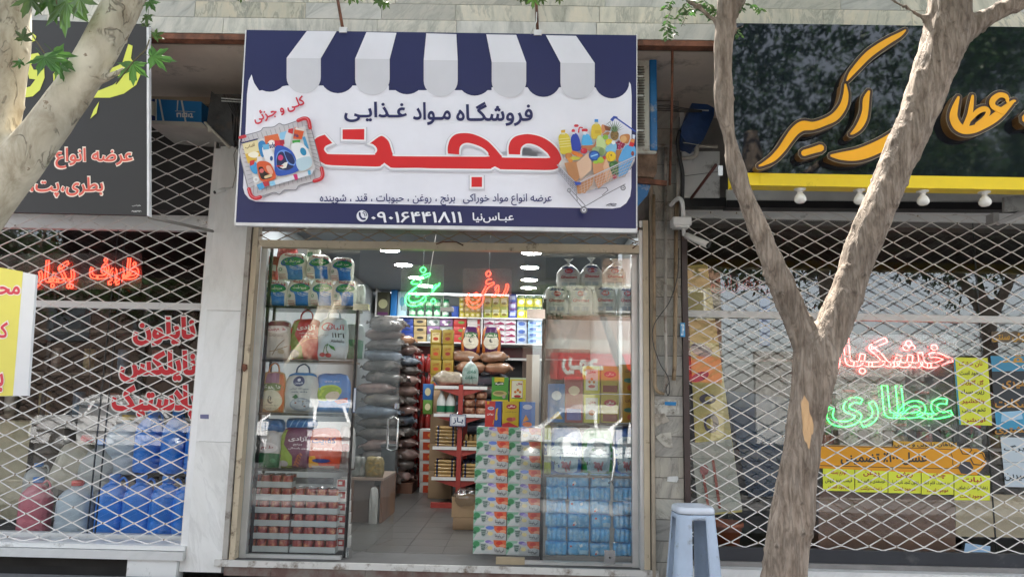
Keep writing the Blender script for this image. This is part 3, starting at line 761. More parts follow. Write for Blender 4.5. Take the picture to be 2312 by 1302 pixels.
shp(cb, [(60, 590), (240, 545), (290, 770), (130, 830)], 'e8d9a8'); shp(cb, [(95, 720), (265, 680), (285, 780), (130, 830)], 'd8b040'); shp(cb, [(130, 720), (200, 690), (255, 710), (230, 760), (160, 755)], 'f2ead8', True)
ops.append(('s', cb((60, 590), (240, 543)), 1.6, '2c2c60')); ops.append(('t', 'آفتاب', *cb((95, 650))[0], *cb((215, 600))[0], '7c5a30', .02, R(-15)))
shp(cb, [(320, 510), (480, 480), (520, 600), (480, 660), (340, 640)], 'd96a3c'); ops.append(('e', *cb((410, 610))[0], 10, 11, 'f0e6e4')); ops.append(('t', 'Fade', *cb((360, 650))[0], *cb((450, 585))[0], '23306c', .03, R(-8)))
shp(cb, [(500, 470), (590, 445), (610, 530), (540, 560), (505, 530)], '8fc4e6')
shp(cb, [(600, 420), (670, 420), (650, 480), (620, 640), (550, 620), (555, 560), (570, 490)], 'd8d8de'); shp(cb, [(605, 425), (665, 415), (655, 485), (600, 465)], 'cc2c34')
shp(cb, [(680, 400), (795, 430), (760, 545), (660, 540)], 'd9582a'); shp(cb, [(690, 405), (795, 430), (790, 450), (685, 430)], 'e2ddd6'); ops.append(('t', 'Wdie', *cb((665, 520))[0], *cb((725, 480))[0], '2a3470', .03, R(8)))
shp(cb, [(770, 520), (800, 510), (850, 660), (800, 640)], '54a0cc')
shp(cb, [(250, 600), (300, 560), (340, 610), (320, 740), (280, 740)], '2f7fbe', True)
shp(cb, [(300, 640), (390, 660), (440, 740), (470, 960), (440, 970), (330, 780)], 'e6e6ec', True); shp(cb, [(300, 610), (375, 600), (380, 660), (310, 670)], '6fb4dc'); ops.append(('e', *cb((405, 770))[0], 3.4, 5.5, '27518e'))
shp(cb, [(440, 560), (540, 560), (550, 630), (450, 630)], 'c8243c'); shp(cb, [(500, 555), (555, 550), (560, 600), (510, 610)], 'a81c34')
shp(cb, [(450, 640), (540, 625), (640, 680), (700, 780), (730, 910), (480, 975), (440, 840)], '2d55b4', True); shp(cb, [(480, 700), (560, 670), (650, 730), (690, 830), (600, 900), (490, 900), (460, 800)], '6f96e0', True); shp(cb, [(490, 710), (545, 700), (600, 830), (670, 860), (600, 905), (490, 890), (465, 800)], '1d2350', True); shp(cb, [(560, 690), (640, 720), (680, 800), (660, 840), (600, 800)], '16265e', True)
ops.append(('e', *cb((513, 762))[0], 6, 6.5, 'd23a78')); shp(cb, [(500, 870), (560, 820), (600, 810), (580, 880), (540, 890)], 'ece8e0'); ops.append(('s', cb((470, 860), (540, 860)), 1.4, 'c82c3c'))
shp(cb, [(650, 560), (745, 550), (740, 590), (655, 600)], '3aa23c'); shp(cb, [(645, 600), (740, 585), (830, 660), (880, 850), (740, 920), (690, 760), (640, 660)], 'e9e9ec', True); ops.append(('e', *cb((780, 690))[0], 6.5, 9.5, '1f88b4', R(-25))); shp(cb, [(700, 790), (860, 750), (870, 860), (740, 915)], 'b8cfdc', True)
shp(cb, [(150, 850), (200, 810), (240, 850), (235, 950), (180, 930)], '3f97cf', True); shp(cb, [(150, 800), (210, 785), (200, 840), (155, 860)], 'c62a30')
shp(cb, [(235, 750), (290, 745), (300, 800), (235, 820)], 'e6dfe0'); shp(cb, [(240, 820), (310, 800), (400, 840), (455, 1000), (290, 1035), (240, 900)], 'd2562a', True); shp(cb, [(255, 880), (300, 870), (330, 920), (410, 990), (300, 1015), (265, 950)], '2a1712', True); shp(cb, [(345, 860), (390, 860), (425, 930), (400, 960), (360, 920)], 'e6a48c', True); ops.append(('e', *cb((290, 915))[0], 5, 5, 'd66a6a')); ops.append(('s', cb((335, 990), (400, 970)), 3, 'e0c49a'))
ops.append(('e', *cb((225, 1018))[0], 6.5, 6.5, 'eeeeee')); ops.append(('e', *cb((225, 1018))[0], 3.2, 3.2, 'cfcacb'))
shp(cb, [(380, 1045), (830, 920), (905, 895), (880, 960), (440, 1085), (390, 1095)], 'dadbe2'); shp(cb, [(380, 1045), (440, 1030), (455, 1080), (395, 1097)], '8cc4e4'); shp(cb, [(660, 960), (705, 950), (720, 1015), (685, 1025)], 'c8246c'); shp(cb, [(830, 915), (865, 905), (870, 960), (840, 965)], '58aad0')
shp(cb, [(230, 1080), (300, 1050), (330, 1110), (265, 1145)], '4aa0d6'); shp(cb, [(300, 1045), (370, 1035), (380, 1085), (325, 1105)], 'b82c3a')
for L in ([(720, 325), (790, 300), (840, 320), (860, 410)], [(995, 885), (1008, 960), (985, 1010), (910, 1035)], [(140, 1130), (165, 1205), (215, 1238), (275, 1225)]):
    ops.append(('s', cb(*L), 4.3, 'c3202a')); ops.append(('s', cb(*[(x - 6, y - 8) for x, y in L]), 1, 'e8707a'))
ops.append(('s', cb((35, 525), (95, 510)), 3.6, 'c3303c'))
# trolley picture
shp(ct, [(110, 660), (330, 880), (340, 1020), (560, 960), (840, 830), (930, 810), (1045, 620), (1050, 560), (300, 560), (150, 600)], 'd3cbc8')
shp(ct, [(115, 320), (150, 280), (200, 275), (245, 310), (275, 420), (280, 510), (150, 530), (125, 430)], 'd9c43c', True); shp(ct, [(145, 240), (195, 235), (195, 275), (145, 278)], 'd9a92c'); ops.append(('r', *ct((145, 270))[0], *ct((195, 292))[0], 'dcd8b8'))
for k in range(4): ops.append(('s', ct((125, 350 + k * 32), (265, 335 + k * 32)), .7, 'ece2a0'))
shp(ct, [(265, 340), (300, 280), (340, 285), (375, 360), (385, 480), (290, 490), (270, 420)], '2740a8', True); ops.append(('e', *ct((295, 248))[0], 4, 4, 'cc2438')); ops.append(('r', *ct((280, 262))[0], *ct((315, 288))[0], 'd8d8e4'))
ops.append(('s', ct((320, 185), (345, 185)), 3, 'cc2438')); ops.append(('s', ct((405, 210), (370, 210), (360, 265)), 1.6, 'cc2438'))
shp(ct, [(415, 300), (480, 290), (520, 360), (530, 410), (470, 425), (400, 410)], '52aee2', True); ops.append(('s', ct((415, 240), (455, 240)), 3.4, 'cc2438')); ops.append(('r', *ct((415, 255))[0], *ct((450, 295))[0], 'dfe4ec'))
shp(ct, [(520, 200), (560, 160), (610, 165), (640, 220), (635, 300), (560, 350), (515, 320)], 'd8ba3a', True); ops.append(('r', *ct((555, 105))[0], *ct((600, 145))[0], '3f8fd8')); ops.append(('r', *ct((560, 140))[0], *ct((598, 170))[0], 'd8d0a0')); ops.append(('r', *ct((560, 240))[0], *ct((630, 280))[0], 'caa72c'))
shp(ct, [(640, 180), (680, 180), (690, 240), (650, 280)], 'd08a5a', True); shp(ct, [(670, 175), (760, 205), (745, 250), (690, 240)], '8a4a2e'); shp(ct, [(650, 290), (720, 255), (745, 270), (700, 330)], 'a87448')
shp(ct, [(400, 430), (540, 420), (565, 370), (570, 420), (520, 490), (410, 470)], 'b9744a', True)
ops.append(('e', *ct((800, 300))[0], 9.5, 12, '8c7040')); 
for a in range(11):
    an = PI * (.08 + .84 * a / 10); c0 = ct((800, 250))[0]; ops.append(('p', [(c0[0] - 2, c0[1] + 2), (c0[0] + math.cos(an) * 23, c0[1] - math.sin(an) * 26), (c0[0] + 2, c0[1] + 2)], ('5c7a50', '44603c', '7c9070')[a % 3]))
for x, y in ((770, 300), (790, 330), (820, 310), (840, 280), (780, 270)): ops.append(('e', *ct((x, y))[0], 2, 1.6, '6a5230'))
shp(ct, [(590, 320), (640, 310), (685, 380), (695, 450), (640, 490), (580, 440)], 'c2d494', True); ops.append(('e', *ct((690, 325))[0], 6.4, 5.6, '86b43c')); ops.append(('e', *ct((735, 385))[0], 8.5, 7.5, 'e2c234'))
shp(ct, [(870, 310), (960, 285), (990, 320), (960, 400), (880, 380)], 'bc7a44', True); ops.append(('e', *ct((910, 350))[0], 7, 8, 'd8a870', R(30)))
for i, (x, y) in enumerate([(820, 400), (850, 385), (880, 400), (910, 415), (835, 425), (865, 430), (895, 440), (830, 455), (860, 460)]): ops.append(('e', *ct((x, y))[0], 3.6, 3.4, ('8c1f44', '6e1838', 'a83258')[i % 3]))
shp(ct, [(690, 460), (760, 400), (820, 400), (815, 500), (720, 510)], '7fb6d6', True); ops.append(('e', *ct((788, 390))[0], 4.5, 4.5, 'eeeef2'))
shp(ct, [(520, 470), (600, 440), (680, 470), (690, 520), (640, 555), (560, 540)], '94a878', True); ops.append(('e', *ct((640, 500))[0], 6, 9, '748c58'))
ops.append(('e', *ct((755, 560))[0], 11.8, 11.8, 'e6c024')); ops.append(('e', *ct((760, 545))[0], 2, 2.4, '7a6428')); ops.append(('s', ct((740, 520), (725, 560), (740, 600)), .6, 'c29818'))
ops.append(('e', *ct((425, 492))[0], 8, 6.5, 'c02038')); ops.append(('e', *ct((410, 482))[0], 2, 1.6, 'e86a70'))
shp(ct, [(820, 480), (890, 480), (860, 620), (820, 640)], 'a87040')
shp(ct, [(850, 620), (900, 480), (960, 420), (1050, 440), (1055, 560), (1000, 600)], '5aa4dc', True); ops.append(('e', *ct((1022, 525))[0], 3.5, 5.5, '8c3c34')); shp(ct, [(990, 380), (1045, 395), (1030, 445), (975, 430)], 'c8202c'); shp(ct, [(1020, 290), (1055, 300), (1045, 350), (1020, 340)], 'd4dcec'); shp(ct, [(1000, 345), (1050, 350), (1040, 395), (990, 380)], 'd88848')
shp(ct, [(290, 490), (410, 540), (380, 570), (280, 530)], 'd8782c', True); shp(ct, [(240, 560), (370, 570), (360, 600), (260, 600)], 'c8c044', True); shp(ct, [(200, 530), (260, 520), (280, 560), (210, 590)], 'c07a40', True); shp(ct, [(220, 570), (290, 610), (250, 640)], 'd88c3c', True)
shp(ct, [(740, 640), (840, 630), (850, 780), (760, 800)], '3f6a38', True)
for x, y in ((770, 660), (810, 690), (790, 730), (830, 740)): ops.append(('e', *ct((x, y))[0], 4, 3, '5c8c48'))
shp(ct, [(850, 640), (1040, 580), (960, 760), (850, 820)], '6cb0e4')
shp(ct, [(185, 640), (350, 620), (385, 800), (330, 880), (230, 780)], 'b98052'); shp(ct, [(335, 640), (480, 510), (520, 640), (520, 720), (380, 850)], 'd9b498'); shp(ct, [(330, 880), (550, 780), (530, 900), (440, 1010), (350, 1015)], 'c2895c')
shp(ct, [(525, 640), (690, 560), (780, 800), (600, 960), (560, 870)], 'c88c62'); shp(ct, [(660, 680), (700, 580), (780, 810), (700, 880)], 'dcae8c')
ops.append(('e', *ct((552, 552))[0], 12.5, 11.8, '17428e')); ops.append(('e', *ct((552, 552))[0], 9.5, 8.5, '2f6cc0')); ops.append(('s', ct((515, 560), (590, 535)), 1.3, 'a0d0ec'))
ops.append(('e', *ct((630, 605))[0], 7.5, 7, 'a4c03c')); ops.append(('e', *ct((570, 630))[0], 6, 4, '9cbc34')); shp(ct, [(660, 560), (700, 560), (680, 600), (660, 590)], 'b8302c'); ops.append(('e', *ct((800, 810))[0], 5, 5, 'b82048'))
gm = '8e8c96'
for k in range(17):
    t = k / 16; a = (385 + t * 660, 870 - t * 300); b = (400 + t * 530, 1010 - t * 220); ops.append(('s', ct(a, b), .42, 'd8c4bc' if k < 9 else gm))
for k in range(5):
    t = k / 4; ops.append(('s', ct((370, 890 + t * 130), (1045 - t * 60, 590 + t * 170)), .45, 'd4c0b8')); ops.append(('s', ct((115, 690 + t * 60), (330, 900 + t * 110)), .5, gm))
for k in range(10):
    t = k / 9; ops.append(('s', ct((110 + t * 210, 670 + t * 210), (125 + t * 210, 760 + t * 260)), .45, gm))
for L in ([(330, 890), (1050, 565)], [(100, 670), (320, 890)], [(1045, 620), (990, 720)], [(230, 980), (400, 1180), (460, 1160), (720, 1010), (930, 900)], [(280, 985), (440, 1160)], [(330, 1020), (345, 1100)], [(560, 960), (700, 940), (720, 975), (650, 1035)]):
    ops.append(('s', ct(*L), .9, '84828c', True)); 
ops.append(('s', ct((100, 665), (325, 885)), 1.2, 'b8b6c0')); ops.append(('s', ct((385, 870), (1050, 560)), 1.3, 'c9c7d0'))
shp(ct, [(305, 865), (395, 880), (385, 905), (325, 915)], '2c50b0')
for x, y, r_ in ((425, 1215, 8), (245, 975, 5), (905, 945, 6)): ops.append(('e', *ct((x, y))[0], r_, r_, '77757e')); ops.append(('e', *ct((x, y))[0], r_ * .6, r_ * .6, 'd6d4dc')); ops.append(('e', *ct((x, y))[0], r_ * .25, r_ * .25, '55535c'))
shp(ct, [(745, 110), (790, 65), (835, 75), (840, 95), (800, 100), (780, 135)], '2646a4'); ops.append(('s', ct((820, 90), (1055, 255)), 1.6, '2646a4')); ops.append(('s', ct((760, 125), (700, 170)), .7, gm))
art(mb, ban, ops, .00028)
mb.build('printed_panel', banner)
hm = MB(); wm = M('white_hem', (.70, .69, .70), .6, bump=.4, bs=12)
hm.prism([ban(530, 502, .001), ban(1436, 516, .001), ban(1436, 525, .001), ban(530, 509, .001)], (0, .04, 0), wm)
hm.prism([ban(554, 68, .001), ban(556.5, 68, .001), ban(532, 508, .001), ban(528.5, 508, .001)], (0, .04, 0), wm)
hm.prism([ban(1437, 78, .001), ban(1439, 78, .001), ban(1439, 525, .001), ban(1436.5, 525, .001)], (0, .04, 0), wm)
hm.build('hem', banner)
fr = MB()
for a, b in (((560, 74), (1433, 86)), ((536, 500), (1432, 515)), ((560, 74), (536, 500)), ((1433, 86), (1432, 515))):
    fr.tube([ban(*a, -.055), ban(*b, -.055)], .015, darkm, 6)
fr.build('frame', banner)
for (tx, ty), (ux, uy), g in (((752, -60), (775, 72), 0), ((1208, -60), (1214, 78), 1)):
    h = MB(); a = ban(ux, uy, -.0); b = P(tx, ty, -1.12); h.tube([a, b], .012, rust, 6)
    h.box(a.x - .028, a.x + .028, a.y - .012, a.y + .012, a.z - .01, a.z + .03, wm)
    if g: h.tube([a + Vector((-.05, 0, 0)), a + Vector((-.01, -.02, .09)), P(1212, 20, -1.15)], .003, whitep, 5)
    h.build('hanger_rod', banner)

# ------------------------------------------------------------------ left dark banner
lb = thing('shop_banner', 'dark grey banner with big yellow lettering and outlined red words over the left shop', 'banner', P(160, 485, -1.12))
sf = pxs(-1.13)
mb = MB(); GR = M('print_charcoal', hexc('2b2826'), .6, var=.05)
mb.prism([P(-420, 28, -1.13), P(331, 55, -1.13), P(332, 486, -1.13), P(-420, 470, -1.13)], (0, .03, 0), GR)
Y_ = 'd8dc52'
def cl(*p): return [(x / 2.503, y / 2.503) for x, y in p]
ops = [('t', 'عرضه انواع', 122, 383, 303, 331, 'f0dccb', .055), ('t', 'عرضه انواع', 125, 380, 300, 334, 'dc5a48', .022),
       ('t', 'بطری،پت،', 66, 448, 236, 397, 'f0dccb', .055), ('t', 'بطری،پت،', 69, 445, 233, 400, 'dc5a48', .022)]
# big yellow word: right loop with toothed edge, left loop, tail and three dots
ops += [('p', cl((300, 420), (345, 365), (395, 390), (372, 440), (370, 480), (400, 505), (560, 512), (640, 480), (700, 430), (735, 370), (770, 380), (795, 420), (770, 480), (700, 530), (620, 553), (430, 553), (350, 545), (305, 500)), Y_),
        ('p', cl((600, 400), (690, 360), (725, 250), (750, 260), (740, 330), (770, 380), (700, 440), (640, 420)), Y_),
        ('p', cl((150, 380), (160, 310), (215, 300), (248, 350), (252, 440), (225, 510), (185, 545), (120, 555), (-30, 540), (-30, 500), (110, 505), (170, 490), (200, 450), (165, 445)), Y_), ('p', cl((175, 365), (200, 345), (222, 365), (215, 395), (190, 395)), GR),
        ('p', cl((178, 185), (205, 205), (200, 230), (180, 240), (160, 215)), Y_), ('p', cl((560, 575), (545, 640), (510, 672), (530, 620)), Y_),
        ('t', 'طراحی', 298, 466, 318, 462, 'c8c6c2', .02), ('t', '۰۹۱۵۳۱۲۰', 296, 479, 320, 475, 'c8c6c2', .03)]
art(mb, sf, ops, .0004); mb.build('printed_panel', lb)
MB().prism([P(331, 55, -1.132), P(336, 55, -1.132), P(337, 488, -1.132), P(332, 487, -1.132)], (0, .035, 0), wm).build('hem', lb)
MB().tube([P(-420, 30, -1.09), P(331, 60, -1.09)], .014, darkm, 6).tube([P(-420, 466, -1.09), P(331, 482, -1.09)], .014, darkm, 6).build('frame', lb)
MB().tube([P(337, 490, -1.10), P(480, 522, -.03)], .013, M('grey_tube', (.28, .26, .24), .5), 8).build('brace', lb)

# ------------------------------------------------------------------ yellow notice board at the left edge
nb_ = thing('notice_board', 'yellow and white notice board with red outlined lettering at the left edge', 'sign', P(10, 893, -2.1))
mb = MB(); yb = [(-190, 565), (81, 620), (62, 893), (-200, 896)]
mb.prism([P(*p, -2.1) for p in yb], (0, .02, 0), ink('dcdde0'))
art(mb, pxs(-2.1), [('p', [(-190, 569), (52, 613), (29, 893), (-200, 896)], 'e0d562'),
    ('t', 'محل', -34, 678, 48, 626, 'ece2d8', .07), ('t', 'محل', -32, 675, 45, 630, 'd03848', .03),
    ('t', 'کسب', -70, 775, 21, 722, 'ece2d8', .07), ('t', 'کسب', -68, 772, 18, 726, 'd03848', .03),
    ('t', 'بر', -26, 890, 10, 838, 'ece2d8', .07), ('t', 'بر', -24, 887, 8, 842, 'd03848', .03)], .0006)
mb.build('board', nb_)
MB().tube([P(-150, 560, -2.06), P(-150, 900, -2.06) + Vector((0, 0, -.95))], .018, darkm, 8).tube([P(-60, 585, -2.06), P(-60, 900, -2.06) + Vector((0, 0, -.95))], .018, darkm, 8).build('post', nb_)

# ------------------------------------------------------------------ right glossy sign
YS = -1.20
rs = thing('shop_sign', 'glossy black fascia sign with raised orange lettering and yellow lower edge over the right shop', 'sign', P(2000, 440, YS))
GLOSS = M('gloss_black', (.008, .011, .016), .04, var=.3, vs=1, spec=.6)
x0, xr, z0, z1 = P(1652, 230, YS).x, 6.2, P(1980, 396, YS).z, P(1980, 57, YS).z
mb = MB(); w_ = (P(1960, 230, YS).x - x0)
xs = [x0, P(1835, 100, YS).x, P(2400, 100, YS).x, xr]
for a, b in zip(xs, xs[1:]): mb.box(a, b - .002, YS, YS + .10, z0, z1, GLOSS)
mb.build('panel', rs)
YE = M('yellow_enamel', (.86, .62, .012), .28, var=.05, dirt='6a5210', dirt_amt=.05, ds=3)
zb = P(1980, 424, YS - .0).z; y2 = YS - .012
xl = P(1655, 410, y2).x
mb = MB()
mb.box(xl, P(1716, 410, y2).x - .001, y2, YS + .11, zb, z0 - .001, YE); mb.box(P(1716, 410, y2).x + .001, 4.2, y2, YS + .11, zb, z0 - .001, YE); mb.box(4.202, xr, y2, YS + .11, zb, z0 - .001, YE)
mb.build('lower_box', rs)
MB().box(xl + .05, xr, YS + .10, YS + .22, z0, z1 - .1, darkm).build('back_frame', rs)
MB().prism([P(1640, 428, -.10), P(2600, 436, -.10), P(2600, 460, -.10), P(1640, 452, -.10)], (0, .03, 0), M('white_awning_sheet', (.55, .55, .53), .5, dirt='5e5a52', dirt_amt=.2)).build('back_panel', rs)
MB().prism([P(1641, 452, -.12), P(2600, 460, -.12), P(2600, 476, -.12), P(1641, 468, -.12)], (0, .12, 0), blackp).build('dark_rail', rs)
BR = M('sign_letter_side', (.17, .085, .025), .35, var=.2); OR = M('sign_letter_face', (.94, .43, .006), .35, var=.05); LN = M('sign_letter_trim', (.42, .35, .25), .35, metal=.6); DK = M('sign_letter_border', (.045, .018, .01), .35)
Ls = [[(1912, 182, 2), (1925, 163, 6), (1960, 125, 8), (2000, 97, 7), (2030, 80, 5), (2043, 70, 2)],
      [(1908, 192, 2), (1909, 215, 6), (1903, 240, 8), (1885, 264, 9), (1860, 277, 8), (1835, 285, 9), (1812, 285, 11), (1795, 296, 10), (1780, 315, 9), (1764, 338, 8), (1745, 358, 7), (1725, 370, 4), (1714, 375, 2)],
      [(1815, 346, 7), (1832, 341, 7), (1852, 335, 8)],
      [(1961, 208, 3), (1955, 225, 7), (1953, 250, 7), (1948, 270, 8), (1938, 288, 7), (1926, 300, 4), (1921, 303, 2)],
      [(1877, 352, 3), (1900, 353, 9), (1935, 350, 13), (1970, 338, 14), (2000, 322, 13), (2030, 300, 11), (2050, 280, 8), (2066, 255, 3)],
      [(2163, 221, 3), (2155, 245, 7), (2152, 265, 9), (2160, 284, 10), (2175, 294, 9), (2195, 293, 9), (2215, 285, 9), (2240, 270, 10), (2262, 252, 9), (2285, 231, 4), (2291, 229, 2)],
      [(2195, 218, 3), (2192, 240, 5), (2188, 262, 6), (2180, 284, 7)], [(2186, 276, 3), (2205, 254, 6), (2222, 247, 6), (2230, 254, 5), (2222, 268, 5), (2205, 282, 5)],
      [(2262, 252, 7), (2242, 242, 6), (2240, 228, 7), (2255, 216, 6), (2270, 219, 5), (2274, 231, 3)],
      [(2318, 268, 12), (2335, 262, 14), (2360, 270, 12)]]
YL = YS - .08
groups = [(0,), (1,), (2,), (3,), (4,), (5, 6, 7, 8), (9,)]
for g in groups:
    mb = MB()
    for j, i in enumerate(g):
        e = j * .0011
        for gr_w, mt, yy, dp in ((9.5, LN, YL, .004), (8, BR, YL + .001, .079)):
            mb.prism([P(x, y, YL + (0 if mt is LN else .0) ) + Vector((0, (yy - YL) + e, 0)) for x, y in vstroke(Ls[i], gr_w - 2.5, 4)], (0, dp - e, 0), mt)
        mb.prism([P(x, y, YL) + Vector((0, -.003 + e, 0)) for x, y in vstroke(Ls[i], 6, 4)], (0, .003, 0), DK)
    for j, i in enumerate(g):
        mb.prism([P(x, y, YL) + Vector((0, -.006 - j * .0006, 0)) for x, y in vstroke(Ls[i], 0, 5)], (0, .003, 0), OR)
    mb.build('letter', rs)
for i, (bx, by) in enumerate(((1806, 428), (1940, 431), (2083, 434), (2222, 434), (2365, 436))):
    p = P(bx, by, YS + .055); p.z = zb
    bb = thing('light_bulb', ['opal globe bulb under the yellow edge, leftmost, right of the slanting tree stem', 'opal globe bulb under the yellow edge, second from the left', 'opal globe bulb under the yellow edge, half behind the right tree limb', 'opal globe bulb under the yellow edge, right of the tree limb', 'opal globe bulb under the yellow edge, just past the right edge of the photo'][i], 'light bulb', (p.x, p.y, zb - .001), 'globe bulbs under the yellow sign edge'); bb.scale = (.74,) * 3
    if i == 0:
        MB().lathe([(.055, 0), (.055, -.008), (.03, -.012), (.024, -.035)], (0, 0, 0), whitep, 20).build('socket', bb, local=True)
        MB().lathe([(.022, -.03), (.026, -.045), (.046, -.068), (.056, -.095), (.052, -.118), (.035, -.136), (.004, -.142)], (0, 0, 0), bulbw, 20).build('globe', bb, local=True)
        b0 = bb
    else:
        for k in KID[b0.name]: dup(bpy.data.objects[k], parent=bb)
# ------------------------------------------------------------------ neon
NR = M('neon_red', (1, .05, .025), .3, var=0, emit=1.3); NG = M('neon_green', (.05, 1, .13), .3, var=0, emit=1.2); NO = M('neon_tube_unlit', (.55, .12, .12), .3); NC = M('neon_red_core', (1, .09, .08), .3, var=0, emit=2.2)
def cn(*p): return [(820 + x / 3.617, 540 + y / 3.617) for x, y in p]
YN = .42
n1 = thing('neon_sign', 'green neon handwritten word hanging behind the glass, left of the red one', 'neon sign', P(955, 690, YN), 'neon words hanging in the middle doorway')
mb = MB()
for L, cl_ in ((cn((490, 228), (512, 248), (490, 275), (466, 250)), 1),
               (cn((545, 275), (505, 288), (440, 318), (395, 350), (403, 364), (445, 366), (445, 380), (400, 412), (362, 445), (343, 485), (348, 518), (375, 540), (420, 546), (465, 532), (505, 502), (512, 478), (505, 462), (540, 450), (575, 420), (600, 390), (625, 355)), 0),
               (cn((545, 275), (540, 297), (490, 318), (462, 335), (475, 352), (440, 385), (395, 430), (373, 468), (376, 498), (402, 514), (445, 508), (480, 488), (500, 465)), 0),
               (cn((432, 428), (425, 450), (438, 468), (458, 455)), 0), (cn((572, 485), (592, 505), (573, 526), (552, 506)), 1), (cn((625, 355), (618, 380), (590, 392), (560, 410), (580, 380), (600, 370)), 0)):
    mb.tube([P(x, y, YN) for x, y in catmull(L, 4, bool(cl_))], .0050, NG, 6, closed=bool(cl_))
mb.build('neon_tube', n1)
ACR = glass('acrylic_backing', (.93, .93, .93), .02, film=.13, filmcol=(.6, .6, .6))
MB().prism([P(x, y, YN + .03) for x, y in ((905, 598), (1002, 598), (1002, 700), (905, 700))], (0, .004, 0), ACR).build('acrylic_panel', n1)
p = P(956, 604, YN); q = P(983, 605, YN)
MB().tube([p, (p.x, YN, 3.03)], .0025, chrome, 5).tube([P(966, 640, YN), q + Vector((-.03, 0, .1)), (q.x + .02, YN, 3.03)], .004, whitep, 5).build('cable', n1)
n2 = thing('neon_sign', 'red neon handwritten word hanging behind the glass, right of the green one', 'neon sign', P(1100, 690, YN), 'neon words hanging in the middle doorway')
mb = MB()
for L, cl_ in ((cn((1022, 260), (1042, 280), (1020, 304), (1001, 282)), 1),
               (cn((1050, 325), (1022, 328), (1002, 350), (1015, 367), (1062, 352), (1066, 365), (1030, 388), (1000, 425), (985, 470), (975, 515), (945, 548), (905, 560), (868, 547), (847, 512), (848, 470), (862, 440)), 0),
               (cn((866, 442), (862, 485), (880, 515), (912, 520), (945, 500), (962, 462), (985, 415), (1003, 382)), 0), (cn((925, 436), (940, 456), (918, 474), (903, 453)), 1),
               (cn((1098, 375), (1078, 398), (1085, 418), (1108, 402)), 1), (cn((1108, 405), (1100, 440), (1078, 464), (1052, 466), (1076, 448), (1090, 425)), 0),
               (cn((1168, 370), (1186, 375), (1176, 420), (1155, 455), (1125, 464), (1145, 440), (1162, 405)), 1)):
    mb.tube([P(x, y, YN) for x, y in catmull(L, 4, bool(cl_))], .0046, NR, 6, closed=bool(cl_))
mb.build('neon_tube', n2)
MB().prism([P(x, y, YN + .03) for x, y in ((1045, 606), (1155, 606), (1155, 705), (1045, 705))], (0, .004, 0), ACR).build('acrylic_panel', n2)
p = P(1105, 610, YN); MB().tube([p, (p.x, YN, 3.03)], .0025, chrome, 5).build('cable', n2)
t = thing('neon_transformer', 'small white transformer box hung beside the green neon word', 'transformer', P(1008, 700, YN))
x0, x1, z0, z1 = zrect(994, 693, 1024, 703, YN)
MB().box(x0, x1, YN - .02, YN + .03, z0, z1, whitep, bev=.004).build('housing', t)
MB().tube([(x0 + .03, YN + .02, z1), (x0 + .02, YN + .03, z1 + .12), P(1050, 673, YN)], .003, whitep, 5).build('cable', t)
def neon_thing(label, words, m, Y, back=None):
    t = None
    for tx, rc in words:
        if t is None: t = thing('neon_sign', label, 'neon sign', P((rc[0] + rc[2]) / 2, rc[3], Y), 'neon words behind the lattices')
        neon('w', tx, rc, Y, m, .0052, bold=.02).build('neon_tube', t)
    if back:
        MB().prism([P(*p, Y + .03) for p in back], (0, .004, 0), glass('acrylic_' + label[:6].strip(), (.9, .9, .9), .04, film=.07, filmcol=(.7, .7, .7))).build('acrylic_panel', t)
    return t
neon_thing('red neon lettering behind the left shop window, three words in a row', [('ظروف', (203, 582, 313, 643)), ('یکبار', (78, 588, 168, 652)), ('مصرف', (-70, 600, 68, 660))], NR, .44, [(-80, 575), (320, 570), (320, 650), (-80, 660)])
neon_thing('bright red neon word behind the right shop window, above the green one', [('خشکبار', (1860, 762, 2150, 848))], NC, .52, [(1850, 755), (2160, 755), (2160, 850), (1850, 850)])
neon_thing('green neon word behind the right shop window, under the red one', [('عطاری', (1866, 870, 2150, 965))], NG, .52, [(1855, 865), (2160, 865), (2160, 970), (1855, 970)])
neon_thing('unlit thin red neon word behind the right shop window beside the tree stem', [('زعفران', (1605, 622, 1745, 662))], NO, .52)
# stuck lettering on the left glass
wsn = [(('نایلون'), (300, 715, 441, 780)), (('نایلکس'), (270, 790, 443, 862)), (('پلاستیک'), (252, 868, 444, 948))]
for i, (tx, rc) in enumerate(wsn):
    mb = MB(); a, b, c, d = rc
    art(mb, pxs(.335), [('t', tx, a - 3, d + 3, c + 3, b - 3, 'e0dcd6', .08), ('t', tx, a, d, c, b, 'd01c28', .045)], .0008)
    mb.build('window_lettering', label=['red word with white edge stuck on the left glass, topmost of three', 'red word with white edge stuck on the left glass, middle of three', 'red word with white edge stuck on the left glass, just above the blue drums'][i], cat='window sticker', group='red words on the left glass')

